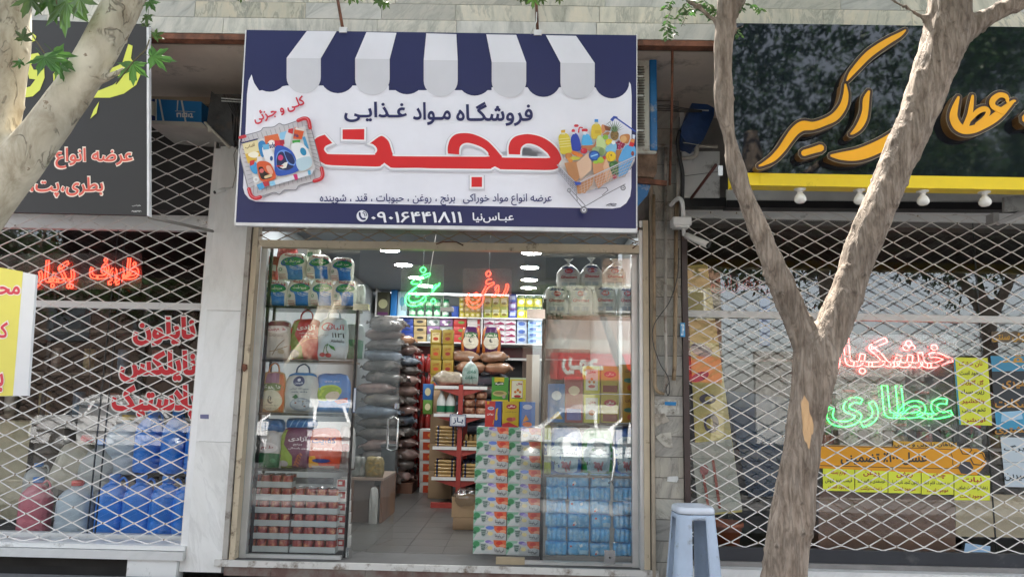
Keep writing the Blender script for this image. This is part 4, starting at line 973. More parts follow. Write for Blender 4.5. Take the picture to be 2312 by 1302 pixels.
# ------------------------------------------------------------------ goods: builders
NUM = 'first second third fourth fifth sixth seventh eighth ninth tenth eleventh twelfth thirteenth fourteenth fifteenth sixteenth seventeenth eighteenth nineteenth twentieth'.split()
ORD = ['lowest'] + [n_ + ' up' for n_ in NUM[1:]]
NTH = ['leftmost'] + [n_ + ' from left' for n_ in NUM[1:]]
def bagsurf(w, h, d, seed, taper=.10, wr=.013, sh=.10):
    o = seed * 7.31
    def f(u, v, off, side=-1):
        a, b = abs(2 * u - 1), abs(2 * v - 1)
        bu = max(0, 1 - a ** 3.0) ** .55 * max(0, 1 - b ** (3.5 if v < .5 else 2.2)) ** .5
        n_ = noise.noise(Vector((u * 3 + o, v * 3, side))) * wr + noise.noise(Vector((u * 9 + o, v * 5, side * 2))) * wr * .5
        edge = 1 - .5 * (a ** 6)
        y = side * (d / 2 * bu + n_ * min(1, bu * 3) + (off if off else 0) + .002)
        x = (u - .5) * w * (1 - taper * (1 - bu) * (b ** 2)) * (1 - sh * max(0, (v - .68) / .32) ** 2) + noise.noise(Vector((v * 4 + o, side * 0 + 3, 0))) * w * .025 * a
        z = v * h * (1 - (.03 + sh * .25) * a ** 4) + noise.noise(Vector((u * 4 + o, 9, 1))) * h * .02 * b * (v > .5)
        return Vector((x, y, z))
    return f
def bagmesh(mb, f, m, nu=30, nv=36):
    for side in (-1, 1):
        vs = [f(i / nu, j / nv, 0, side) for j in range(nv + 1) for i in range(nu + 1)]
        fs = [(j * (nu + 1) + i, j * (nu + 1) + i + 1, (j + 1) * (nu + 1) + i + 1, (j + 1) * (nu + 1) + i) for j in range(nv) for i in range(nu)]
        mb.add(vs, fs if side < 0 else [q[::-1] for q in fs], m, True)
def bagcol(c): return M('bag_film_' + c, c, .32, var=.07, vs=6, bump=.35, bs=16, coat=.2)
_bid = [0]
def bag(label, rect, Y, ops, col, cat='bag', group=None, handle=None, d=None, rz=0, name='rice_bag', knot=False):
    x0, x1, z0, z1 = zrect(*rect, Y); w_, h_ = x1 - x0, z1 - z0; _bid[0] += 1; sd_ = _bid[0]
    d = d or w_ * .45
    f = bagsurf(w_, h_, d, sd_, sh=.32 if knot else .13 if name == 'sugar_bag' else .10); mb = MB(); bagmesh(mb, f, bagcol(col))
    if ops: art(mb, f, ops, .0006, .12, .0022)
    if handle or knot:
        t = thing(name, label, cat, ((x0 + x1) / 2, Y + d / 2, z0), group, rz); mb.build('body', t, local=True)
        if handle:
            hb_ = MB(); pts = [(-w_ * .2, 0, h_ * .97), (-w_ * .17, 0, h_ * 1.12), (-w_ * .05, 0, h_ * 1.2), (w_ * .06, 0, h_ * 1.2), (w_ * .16, 0, h_ * 1.12), (w_ * .19, 0, h_ * .97)]
            q = catmull(pts, 4)
            for dx in (-.006, 0, .006): hb_.tube([(x, y + dx, z) for x, y, z in q], .006, bagcol(handle), 6)
            hb_.build('handle', t, local=True)
        if knot:
            k = MB(); k.lathe([(w_ * .30, h_ * .90), (w_ * .20, h_ * .98), (w_ * .06, h_ * 1.06), (w_ * .035, h_ * 1.10), (w_ * .10, h_ * 1.18), (w_ * .2, h_ * 1.27), (w_ * .17, h_ * 1.28)], (0, 0, 0), plas, 14, sy=.55)
            k.build('tied_top', t, local=True)
        return t
    o = mb.build(name, local=True, label=label, cat=cat, group=group); o.location = ((x0 + x1) / 2, Y + d / 2, z0); o.rotation_euler = (0, 0, rz)
    return o
def carton(name, label, cat, rect, Y, d, ops, col, group=None, side=None, rz=0, bev=.002):
    x0, x1, z0, z1 = zrect(*rect, Y); w_, h_ = x1 - x0, z1 - z0
    mb = MB(); mb.box(-w_ / 2, w_ / 2, 0, d, 0, h_, M('pack_' + col, col, .45, var=.06, vs=5), bev=bev)
    if ops: art(mb, lambda u, v, o: ((u - .5) * w_, -o, v * h_), ops, .0004)
    o = mb.build(name, local=True, label=label, cat=cat, group=group); o.location = ((x0 + x1) / 2, Y, z0); o.rotation_euler = (0, 0, rz); return o

# ------------------------------------------------------------------ left vitrine
rk = thing('display_rack', 'black metal display shelves inside the left window holding bags and can trays', 'shelf', P(680, 1245, .3), 'display shelves in the windows')
mb = MB()
for px in (583, 792):
    a, b = P(px - 0, 690, .20), P(px, 1000, .20); mb.box(b.x - .012, b.x + .012, .19, .215, .0, P(700, 560, .2).z if px < 600 else P(792, 700, .2).z, blackp)
mb.box(P(587, 800, .2).x, P(587, 800, .2).x + .02, .45, .48, 0, 2.3, blackp).box(P(792, 800, .2).x - .02, P(792, 800, .2).x, .45, .48, 0, 2.1, blackp); mb.build('post', rk)
shz = []
for py in (691, 812, 932, 1058):
    mb = MB(); z = P(690, py, .20).z; mb.box(P(583, 900, .2).x, P(792, 900, .2).x, .19, .50, z - .022, z - .001, M('smoked_shelf', (.02, .025, .024), .2)); mb.build('shelf', rk); shz.append(z)
def sugar(i, rect, Y, label):
    ops = [('t', 'قند شکسته', .22, .83, .93, .96, 'b8283a', .03, R(-8)), ('e', .55, .66, .40, .175, '1e5fae', R(8)), ('e', .57, .665, .37, .15, '1d8f4a', R(4)), ('t', 'مرودشت', .3, .6, .82, .73, 'dfe8d8', .02),
           ('p', [(.34, .50), (.9, .52), (.93, .04), (.42, .03), (.44, .2), (.40, .38)], '2a7fd0'), ('s', [(.5, .5), (.7, .44), (.88, .49)], .012, 'e8eef0'), ('s', [(.5, .45), (.68, .38), (.9, .43)], .01, 'cfe2ee'),
           ('e', .17, .38, .07, .06, '6f9a78'), ('e', .17, .38, .045, .035, 'dfe6d8'), ('s', [(.08, .2), (.36, .19)], .010, 'c46a58'), ('s', [(.08, .13), (.38, .12)], .010, 'c46a58'), ('s', [(.1, .07), (.38, .06)], .010, 'c46a58')]
    return bag(label, rect, Y, ops, 'ecece2', 'sugar bag', 'white sugar bags on the top left shelf', name='sugar_bag', d=.14)
for i, r_ in enumerate([(590, 630, 646, 691), (644, 628, 700, 691), (696, 628, 751, 691), (748, 630, 802, 691)]): sugar(i, r_, .22, 'white sugar bag with green oval, front row, %s on the top left shelf' % NTH[i])
for i, r_ in enumerate([(622, 568, 688, 632), (688, 572, 744, 630), (742, 578, 796, 634)]): sugar(i, r_, .27, 'white sugar bag with green oval, upper row, %s on the top left shelf' % NTH[i])
bag('red and white bag at the top left corner of the left window', (588, 575, 626, 630), .36, [('r', .1, .35, .9, .6, 'd8d8d0')], 'a83232', group=None, d=.12)
bag('red bag peeking out over the upper row of sugar bags', (622, 552, 668, 590), .40, [], 'b02a2a', d=.1)
bag('greyish white bag behind the right end of the sugar bags', (800, 640, 822, 690), .42, [], 'b9c0b8', d=.1)
bag('white and green bag peeking over the middle sugar bag', (690, 555, 722, 590), .40, [('r', .1, .3, .5, .6, '3a7a4a')], 'ccd0c4', d=.08)
rb = 'rice bags in the left window'
bag('white rice bag with maroon top band and folded mouth, leftmost of its shelf', (592, 722, 654, 811), .22, [('r', .04, .86, .96, .97, '7a3038'), ('e', .5, .76, .4, .1, 'e8e0dc'), ('t', 'طارم‌چین', .18, .71, .82, .82, 'b03040', .03), ('t', 'برنج ایرانی', .25, .58, .75, .63, '5a4a40'), ('s', [(.4, .12), (.6, .35), (.8, .5)], .012, '8a6a3a'), ('s', [(.3, .2), (.6, .25), (.92, .35)], .01, '9a7a4a'), ('e', .72, .2, .12, .06, 'b9a888')], 'cfc8bc', group=rb)
bag('red and olive rice bag with loop handle, beside the white cherry bag', (650, 718, 722, 811), .23, [('p', [(.02, .02), (.02, .9), (.3, .97), (.2, .6), (.45, .3), (.5, .02)], '7e8f3a'), ('t', 'آزادی', .25, .70, .85, .85, 'f0e8e0', .03), ('t', 'برنج سفید', .34, .6, .8, .66, 'f0e0d8', .02), ('t', '۱۱۲۱', .42, .52, .66, .57, 'f0e0d8', .02), ('s', [(.3, .3), (.6, .48), (.95, .55)], .008, 'e08a5a'), ('e', .2, .14, .17, .1, '6a6270')], 'c23434', group=rb, handle='b03636')
bag('pale rice bag with two printed cherries and loop handle', (713, 716, 784, 811), .22, [('e', .34, .78, .2, .1, 'c03040'), ('e', .36, .77, .16, .08, 'cdd8de'), ('t', 'آلبالو', .3, .68, .9, .84, 'b4283a', .01), ('t', '۱۱۲۱', .5, .52, .9, .63, '3a3c40', .02), ('t', 'Alobalo', .48, .4, .9, .47, '3a3c40', .02), ('t', 'برنج سفید', .1, .55, .4, .6, '5a5c60', 0), ('s', [(.25, .12), (.3, .3), (.4, .36)], .012, '4a7a3a'), ('s', [(.42, .12), (.36, .25), (.4, .36)], .012, '4a7a3a'), ('p', [(.4, .36), (.6, .3), (.66, .2), (.5, .26)], '3a8a3a'), ('e', .22, .11, .1, .05, 'b01a2a'), ('e', .42, .1, .1, .05, 'a8182a')], 'c3d0d6', group=rb, handle='a4c0d0')
bag('green and grey rice bag turned sideways behind the black shelf post', (772, 730, 822, 811), .33, [('r', .05, .03, .95, .55, '3a7a58')], 'a8b0b0', group=rb, d=.1)
bag('orange and cream rice bag with crescent print and orange loop handle', (582, 838, 642, 931), .22, [('r', .25, .72, .78, .97, 'a8788a'), ('r', .8, .02, .97, .95, 'd8783a'), ('e', .5, .62, .44, .1, '7a8a48'), ('t', 'دل‌بهار', .16, .57, .82, .68, 'f0ece0', .03), ('e', .5, .3, .42, .26, 'd8d0b4'), ('e', .5, .32, .12, .1, '6a685a'), ('e', .54, .34, .1, .085, 'd8d0b4'), ('t', 'برنج پاکستانی', .25, .16, .8, .2, '7a7668'), ('t', 'ده کیلو', .35, .08, .7, .12, '7a7668')], 'c9a06a', group=rb, handle='d98a48')
bag('silver white rice bag with navy emblem, in front of the blue bag', (638, 840, 716, 931), .21, [('r', .02, .93, .98, .99, '3a84c8'), ('e', .45, .78, .17, .13, '26386e'), ('e', .45, .81, .05, .04, 'd8dce4'), ('t', 'شیرین', .33, .7, .57, .77, 'e0e4ec', .02), ('t', 'برنج ۱۱۲۱ ایرانی', .2, .56, .75, .61, '34506a', .02), ('t', 'دانه بلند', .25, .49, .72, .54, '34506a', .02), ('p', [(.28, .38), (.4, .46), (.48, .38), (.38, .34)], '3a7a4a'), ('e', .55, .2, .32, .17, '8f9aa4'), ('e', .53, .22, .26, .13, 'b8c0c6'), ('e', .4, .24, .03, .02, '8a4a3a'), ('e', .6, .28, .03, .02, '8a6a3a'), ('e', .66, .16, .03, .02, '7a4a3a')], 'c6c9c6', group=rb, handle='35527a')
bag('bright blue rice bag with green and cream oval picture', (706, 842, 788, 931), .25, [('e', .4, .5, .4, .2, 'a8c83a', R(10)), ('e', .42, .49, .35, .16, '86ae2c', R(10)), ('e', .55, .42, .2, .12, 'cfc4ae', R(15)), ('t', 'برنج هندی', .3, .76, .72, .82, 'd8e4ee', .01), ('p', [(.6, .3), (.95, .4), (.95, .28), (.7, .22)], 'b8403a')], '2f80c8', group=rb)
carton('long_sign_card', 'narrow white card with blue rim hung vertically by the left black post', 'card', (798, 875, 803, 930), .19, .004, [('r', 0, 0, 1, 1, '2c5fae'), ('r', .1, .02, .9, .98, 'd8dce4')], '2c5fae')
bag('white and green rice bag with small logo at the left end of the lower shelf', (571, 972, 632, 1058), .22, [('r', .03, .03, .97, .42, '2c6a44'), ('e', .5, .56, .4, .14, 'd8d0d0'), ('t', 'طارم', .3, .5, .75, .62, '9a3a48', .02), ('e', .75, .22, .1, .06, '4a8a60')], 'bdb6b6', group=rb)
bag('purple rice bag with printed orange wheat ear', (627, 965, 708, 1058), .22, [('p', [(.02, .02), (.02, .95), (.2, .95), (.15, .6), (.42, .3), (.4, .02)], '93ab42'), ('t', 'آزادی', .28, .66, .82, .8, 'e8dce0', .03), ('t', 'برنج', .42, .56, .68, .62, 'e8dce0', .02), ('t', 'سوپر باسماتی', .3, .47, .85, .53, 'e8dce0', .02)] + [('e', .55 + .12 * k / 8 - (k % 2) * .07, .08 + .035 * k, .05, .02, 'b0623a', R(40 if k % 2 else -40)) for k in range(9)] + [('e', .15, .12, .15, .08, 'b8b0b4')], '6a2a50', group=rb)
bag('orange red rice bag with blue word in a light field', (692, 966, 768, 1058), .21, [('e', .45, .66, .42, .2, 'e08a78'), ('t', 'کفایت', .14, .6, .86, .78, '2a3a7a', .03), ('t', 'برنج ممتاز', .15, .46, .75, .53, 'f0d8c8', .02), ('p', [(.03, .03), (.03, .3), (.25, .32), (.4, .03)], 'e0a02c'), ('e', .45, .2, .28, .05, '3a4a8a'), ('r', .15, .02, .85, .07, 'd8c8b8')], 'cf4a28', group=rb)
bag('blue cloth bundle lying above the purple rice bag', (640, 943, 712, 968), .26, [('s', [(.2, .2), (.3, .8)], .02, '8fc0e4'), ('s', [(.4, .2), (.5, .8)], .02, '8fc0e4'), ('s', [(.6, .2), (.7, .8)], .02, '8fc0e4')], '2a74b8', d=.16, name='folded_bag')
bag('blue folded bag lying behind the green rice bag', (580, 945, 640, 975), .3, [], '2a70b0', d=.12, name='folded_bag')
bag('white rice bag with red side print leaning at the right end of the lower shelf', (760, 962, 800, 1058), .34, [('e', .5, .5, .3, .1, 'b84a4a')], 'bdb8b4', group=rb, d=.1)
# can trays
cang = 'trays of red cans at the bottom of the left window'
CAN = M('red_can_label', '8a1f1c', .3, var=.3, vs=22, dirt='c89a6a', dirt_amt=.42, ds=22)
tin = M('tin_lid', (.60, .60, .60), .25, metal=.85); trm = M('tray_card', (.42, .44, .43), .7, var=.06)
x0, x1, za, zb_ = zrect(553, 1210, 655, 1239, .20)
def tray_proto():
    t = thing('can_tray', '', 'tray of cans', (0, 0, 0), cang)
    m_ = MB(); m_.box(-.192, .192, 0, .004, 0, .048, trm).box(-.192, .192, .21, .214, 0, .048, trm).box(-.192, -.188, 0, .214, 0, .048, trm).box(.188, .192, 0, .214, 0, .048, trm).box(-.192, .192, 0, .214, 0, .003, trm)
    m_.build('tray', t, local=True)
    for i in range(4):
        for j in range(2):
            c = MB(); c.lathe([(.041, .004), (.043, .008), (.043, .094), (.041, .098)], (0, 0, 0), CAN, 16)
            c.lathe([(.0415, .098), (.0425, .1005), (.040, .101), (.038, .0985)], (0, 0, 0), tin, 16)
            if i == 0 and j == 0: cn0 = c.build('can', t, local=True); o = cn0
            else: o = cn0.copy(); C.objects.link(o); o.parent = t; KID[t.name].append(o.name)
            o.location = (-.141 + i * .094, .05 + j * .095, 0); o.rotation_euler = (0, 0, i * 1.3 + j)
    return t
tp = tray_proto()
first = True
for col, xs_ in enumerate(((549, 653), (656, 758))):
    for k in range(5 + (col == 0)):
        cx_ = (P(xs_[0], 1200, .2).x + P(xs_[1], 1200, .2).x) / 2 + rn.uniform(-.003, .003)
        lab = 'tray of red cans in the %s stack, %s' % (('left', 'right')[col], ORD[k])
        if first: o = tp; o['label'] = lab; first = False
        else: o = dup(tp, label=lab)
        o.location = (cx_, .20, .03 + k * .1045)
carton('card_sheet', 'grey card sheet standing on the right can stack', 'card', (662, 1078, 752, 1092), .3, .02, [], '54585a')
# side stack seen edge-on
for k in range(6):
    t = carton('carton', 'white and red carton on edge behind the right can stack, %s' % ORD[k], 'carton', (760, 1216 - k * 27, 781, 1241 - k * 27), .30, .2, [('r', .1, .35, .9, .95, 'a8281e'), ('r', .2, .5, .6, .8, 'e0d8d0')], 'd8d4d0', 'cartons beside the can trays')

# ------------------------------------------------------------------ right vitrine
rk2 = thing('display_rack', 'black metal display shelves inside the right window holding bags, tins and blue packs', 'shelf', P(1330, 1245, .3), 'display shelves in the windows')
mb = MB()
for px in (1226, 1438):
    b = P(px, 1000, .20); MB().box(b.x - .012, b.x + .012, .19, .215, .0, 2.2, blackp).build('post', rk2); MB().box(b.x - .012, b.x + .012, .45, .48, .0, 2.2, blackp).build('post', rk2)
for py in (709, 954, 1072):
    mb = MB(); z = P(1330, py, .20).z; mb.box(P(1226, 900, .2).x, P(1440, 900, .2).x, .19, .50, z - .02, z - .001, MATS['smoked_shelf']); mb.build('shelf', rk2)
gop = [('r', .12, .08, .88, .8, 'd8dad8'), ('p', [(.15, .84), (.3, .94), (.5, .9), (.7, .95), (.88, .84), (.5, .8)], '3a4878'), ('e', .5, .72, .24, .12, 'b8c0d8'), ('e', .5, .72, .17, .1, 'c0283a'), ('t', 'غزنوی', .38, .68, .62, .76, 'f0e0e0', .02), ('t', 'شکر سفید تصفیه شده', .16, .56, .84, .61, '3a4868', .01), ('t', 'Ghaznavi', .18, .42, .82, .54, 'b8283c', .03), ('t', 'برنج هندی', .35, .3, .65, .35, '5a6880'), ('r', .2, .12, .45, .26, 'b0bcc8'), ('r', .52, .12, .8, .26, 'a4b0be')]
for i, r_ in enumerate([(1230, 644, 1284, 709), (1284, 644, 1340, 709), (1340, 642, 1394, 709), (1394, 644, 1440, 709)]):
    bag('milky white bag with small red medallion, lower row, %s in the right window' % NTH[i], r_, .22, gop, 'e6e8e6', 'sugar bag', 'clear wrapped white bags on the top right shelf', name='sugar_bag', d=.13, knot=(i == 9))
for i, r_ in enumerate([(1257, 596, 1312, 652), (1311, 594, 1362, 650), (1362, 596, 1416, 650)]):
    bag('milky white bag with tied plastic top, %s, top of the right window' % NTH[i], r_, .27, gop, 'e6e8e6', 'sugar bag', 'clear wrapped white bags on the top right shelf', name='sugar_bag', d=.14, knot=True)
tins = [((1238, 866, 1275, 954), '3a78b8', [('e', .5, .7, .3, .12, 'd8e4ee'), ('p', [(.1, .1), (.6, .3), (.9, .1)], 'd0b040')], 'tall blue tin with pale label, left end of the middle right shelf'),
        ((1276, 850, 1316, 954), '8a2434', [('e', .5, .7, .32, .1, 'd8c8a8'), ('r', .1, .06, .9, .3, '4a58a8')], 'dark red and blue carton beside the yellow framed tins'),
        ((1318, 890, 1354, 954), 'd6d648', [('r', .12, .12, .88, .88, 'e8e8dc'), ('t', 'هلال', .3, .66, .75, .78, 'b8303a', .03), ('e', .5, .36, .2, .1, 'c8783a')], 'yellow framed white oil tin, lower one on the middle right shelf'),
        ((1318, 826, 1354, 888), 'd6d648', [('r', .12, .12, .88, .88, 'e8e8dc'), ('t', 'هلال', .3, .72, .75, .84, 'b8303a', .03), ('e', .5, .52, .09, .06, 'd8862c'), ('e', .36, .42, .08, .055, 'd8862c'), ('e', .64, .42, .08, .055, 'd8862c'), ('e', .5, .26, .22, .06, 'b8283a')], 'yellow framed white oil tin, upper one on the middle right shelf'),
        ((1357, 890, 1398, 954), 'b8a838', [('e', .5, .7, .34, .12, 'a8283a'), ('t', 'ساقی', .3, .64, .7, .76, 'e8dccc', .02), ('r', .1, .05, .9, .3, '7a2a24')], 'olive yellow tin with red oval, lower one left of the gold tins'),
        ((1357, 826, 1398, 888), 'b8a838', [('e', .5, .7, .34, .12, 'a8283a'), ('t', 'ساقی', .3, .64, .7, .76, 'e8dccc', .02), ('r', .1, .05, .9, .3, '7a2a24')], 'olive yellow tin with red oval, upper one left of the gold tins'),
        ((1401, 890, 1438, 954), 'b88a20', [('t', 'حیات', .3, .7, .8, .85, '6a2418', .03), ('e', .5, .45, .3, .08, '3a7a6a'), ('e', .6, .2, .2, .1, 'c85a2c')], 'gold tin with teal oval, lower one at the right end of the middle right shelf'),
        ((1401, 822, 1438, 888), 'b88a20', [('t', 'حیات', .3, .7, .8, .85, '6a2418', .03), ('e', .5, .45, .3, .08, '3a7a6a'), ('e', .6, .2, .2, .1, 'c85a2c')], 'gold tin with teal oval, upper one at the right end of the middle right shelf')]
for r_, c_, op, lb_ in tins: carton('oil_tin', lb_, 'oil tin', r_, .24, .13, op, c_, 'tins on the middle right shelf')
for i, (r_, c_) in enumerate([((1240, 962, 1316, 1071), '2a68b8'), ((1314, 966, 1388, 1071), '2f9a44'), ((1386, 962, 1444, 1071), '2a68b8')]):
    lb_ = ['royal blue rice bag with pale rounded label, leftmost beside the lime bag', 'green rice bag with pale rounded label, between the two blue ones', 'royal blue rice bag with pale rounded label, at the right end behind the door handle'][i]
    q = [(.16, .08), (.3, .03), (.72, .03), (.85, .08), (.86, .25), (.96, .3), (.96, .55), (.86, .6), (.84, .72), (.7, .78), (.34, .78), (.18, .72), (.15, .6), (.06, .55), (.06, .3), (.15, .25)]
    bag(lb_, r_, .22, [('p', q, 'b4ccd8'), ('e', .5, .64, .24, .1, '8fa4b0'), ('p', [(.3, .62), (.42, .7), (.6, .66), (.72, .6), (.5, .57)], 'c8ccd0'), ('t', 'HASHEMI', .28, .5, .76, .54, '6a7a8a', .01), ('t', ['یکدانه عنبر', 'هاشمی فوق ممتاز', 'یکدانه عنبر'][i], .2, .41, .84, .48, '2a4a78', .03), ('t', 'برنج معطر', .35, .34, .7, .37, '6a7a8a'), ('t', '۱۰', .14, .2, .26, .28, '3a3a44', .02)] +
        [('e', x, y, a, b_, 'b07a84', R(an)) for x, y, a, b_, an in ((.46, .2, .1, .05, 30), (.56, .16, .1, .035, -50), (.4, .25, .05, .03, 0), (.62, .23, .03, .07, -20), (.5, .11, .03, .06, 20))], c_, group='big bags on the lower right shelf', d=.15)
bag('lime green and white bag standing at the left end of the lower right shelf', (1221, 958, 1246, 1071), .22, [('r', .05, .25, .95, .7, 'c8ccc0'), ('r', .3, .4, .55, .62, '3a5a9a')], 'a8b82c', group='big bags on the lower right shelf', d=.1)
# blue packs
DB = M('blue_pack_film', (.13, .46, .82), .18, var=.3, vs=7, bump=.8, bs=16, coat=.8, dirt='b4d8ee', dirt_amt=.5, ds=16)
def pack(kind):
    w_, h_, d_ = .185, .118, .13; m_ = MB()
    nu, nv = 24, 8
    def f(u, v, o, side=-1):
        a, b = abs(2 * u - 1), abs(2 * v - 1)
        rib = abs(math.sin(u * PI * 4)) ** .5 if kind == 0 else (abs(math.sin(u * PI * 2)) ** .4)
        e = (1 - a ** 6) ** .4 * (1 - b ** 5) ** .4
        return Vector(((u - .5) * w_ * (1 - .05 * b ** 3), side * (d_ / 2 * (.55 + .45 * e) * (.70 + .30 * rib) * min(1, e * 3 + .2)) + side * o, v * h_ + noise.noise(Vector((u * 6, kind, v))) * .006))
    for side in (-1, 1):
        vs = [f(i / nu, j / nv, 0, side) for j in range(nv + 1) for i in range(nu + 1)]
        fs = [(j * (nu + 1) + i, j * (nu + 1) + i + 1, (j + 1) * (nu + 1) + i + 1, (j + 1) * (nu + 1) + i) for j in range(nv) for i in range(nu)]
        m_.add(vs, fs if side < 0 else [q[::-1] for q in fs], DB, True)
    for j in (0, nv): pass
    if kind == 1: art(m_, f, [('p', [(.3, .2), (.42, .3), (.36, .5), (.24, .4)], 'd8e0e8'), ('e', .28, .26, .05, .06, 'd0583a'), ('r', .1, .72, .42, .92, '9cc8e4')], .0006, .15, .001)
    if kind == 2: art(m_, f, [('r', .55, .15, .92, .42, 'a8d0e8'), ('p', [(.6, .6), (.7, .7), (.66, .85), (.54, .75)], 'dde4ea'), ('e', .16, .7, .05, .07, 'd0583a')], .0006, .15, .001)
    return m_
pk = {}
cols_ = [(1231, 1283), (1281, 1332), (1331, 1382), (1382, 1438)]
for c_, (a, b) in enumerate(cols_):
    for k in range(6):
        kd = (c_ * 5 + k * 3 + c_ * k) % 3
        lab = 'blue film wrapped pack in the right window, %s column, %s' % (NTH[c_] if c_ < 3 else 'rightmost', ORD[k])
        xm = (P(a, 1180, .22).x + P(b, 1180, .22).x) / 2; loc = (xm, .29 + rn.uniform(-.01, .01), .045 + k * .1115 + (c_ % 2) * .004)
        if kd not in pk:
            o = pack(kd).build('wrapped_pack', local=True, label=lab, cat='wrapped pack', group='blue wrapped packs in the right window'); pk[kd] = o; o.location = loc
        else: o = dup(pk[kd], loc, lab, rot=(rn.uniform(-.12, .1), rn.uniform(-.07, .07), rn.uniform(-.2, .2)), scale=(rn.uniform(.88, 1.02), rn.uniform(.9, 1.1), rn.uniform(.93, 1.04)))
bag('clear plastic bag lying on the blue packs in the right window', (1234, 1078, 1300, 1100), .26, [], 'a8c4d0', d=.15, name='plastic_bag')

# ------------------------------------------------------------------ carton stack in the doorway
cg = 'printed tea cartons stacked in the doorway'
YC = .46
cops = [('p', [(0, 0), (0, 1), (.35, 1), (.3, .7), (.12, .45)], '8fb8a0'), ('e', .1, .72, .1, .2, '3f8a58'), ('e', .05, .5, .05, .1, '2f6a4a'), ('e', .47, .88, .1, .11, '8a7ac0'), ('e', .55, .8, .08, .1, 'b8a8d8'), ('p', [(.62, 1), (1, 1), (1, .45), (.86, .55), (.72, .5), (.64, .7)], 'dc6a44'), ('e', .8, .8, .1, .14, 'cc3a2c'), ('e', .9, .62, .1, .1, 'e8a07a'), ('e', .52, .45, .08, .14, 'e0cf94'), ('e', .3, .16, .2, .07, 'c2c8c4'),
        ('p', [(.22, .8), (.40, .8), (.37, .28), (.31, .2), (.25, .28)], 'a8b4b0'), ('p', [(.24, .7), (.385, .7), (.36, .34), (.31, .27), (.26, .34)], '5c7068'), ('e', .31, .8, .09, .035, 'd8dcd8'), ('s', [(.25, .6), (.37, .56)], .012, 'c4ccc6'), ('s', [(.26, .48), (.36, .44)], .012, 'b4c0b8'), ('s', [(.40, .66), (.44, .6), (.42, .48), (.38, .42)], .01, '8a9890'),
        ('t', 'تی‌نیتا', .66, .16, .95, .46, '2c2e34', .012), ('s', [(.7, .14), (.9, .12)], .008, '70747a')]
cp = {}
for col, (a, b) in enumerate(((1072, 1146), (1147, 1221))):
    for k in range(9):
        kd = k % 2
        x0, x1 = P(a, 1110, YC).x, P(b, 1110, YC).x; w_ = x1 - x0; h_ = .1195
        lab = 'white tea carton with printed glass cup, %s column, %s' % (('left', 'right')[col], ORD[k])
        loc = ((x0 + x1) / 2 + rn.uniform(-.007, .007), YC + rn.uniform(-.012, .012), .001 + k * (h_ + .001))
        if kd not in cp:
            m_ = MB(); m_.box(-w_ / 2, w_ / 2, 0, .24, 0, h_, M('carton_white_%d' % kd, (.60, .60, .58), .45, var=.05, vs=4), bev=.002)
            ops = list(cops)
            if kd: ops = ops[:3] + [('e', .5, .85, .13, .13, '6a86d0')] + ops[5:]
            art(m_, lambda u, v, o: ((u - .5) * w_, -o, v * h_), ops, .0004)
            art(m_, lambda u, v, o: (-w_ / 2 - o, (1 - u) * .24, v * h_), [('r', .04, .06, .96, .94, 'c8d0c4'), ('e', .5, .6, .3, .25, 'd88a6a')], .0004)
            o = m_.build('tea_carton', local=True, label=lab, cat='carton', group=cg); cp[kd] = o; o.location = loc
        else: o = dup(cp[kd], loc, lab, rz=rn.uniform(-.03, .03))
ztop = .001 + 9 * (.1195 + .001)
og = 'oil tins standing on the tea cartons'
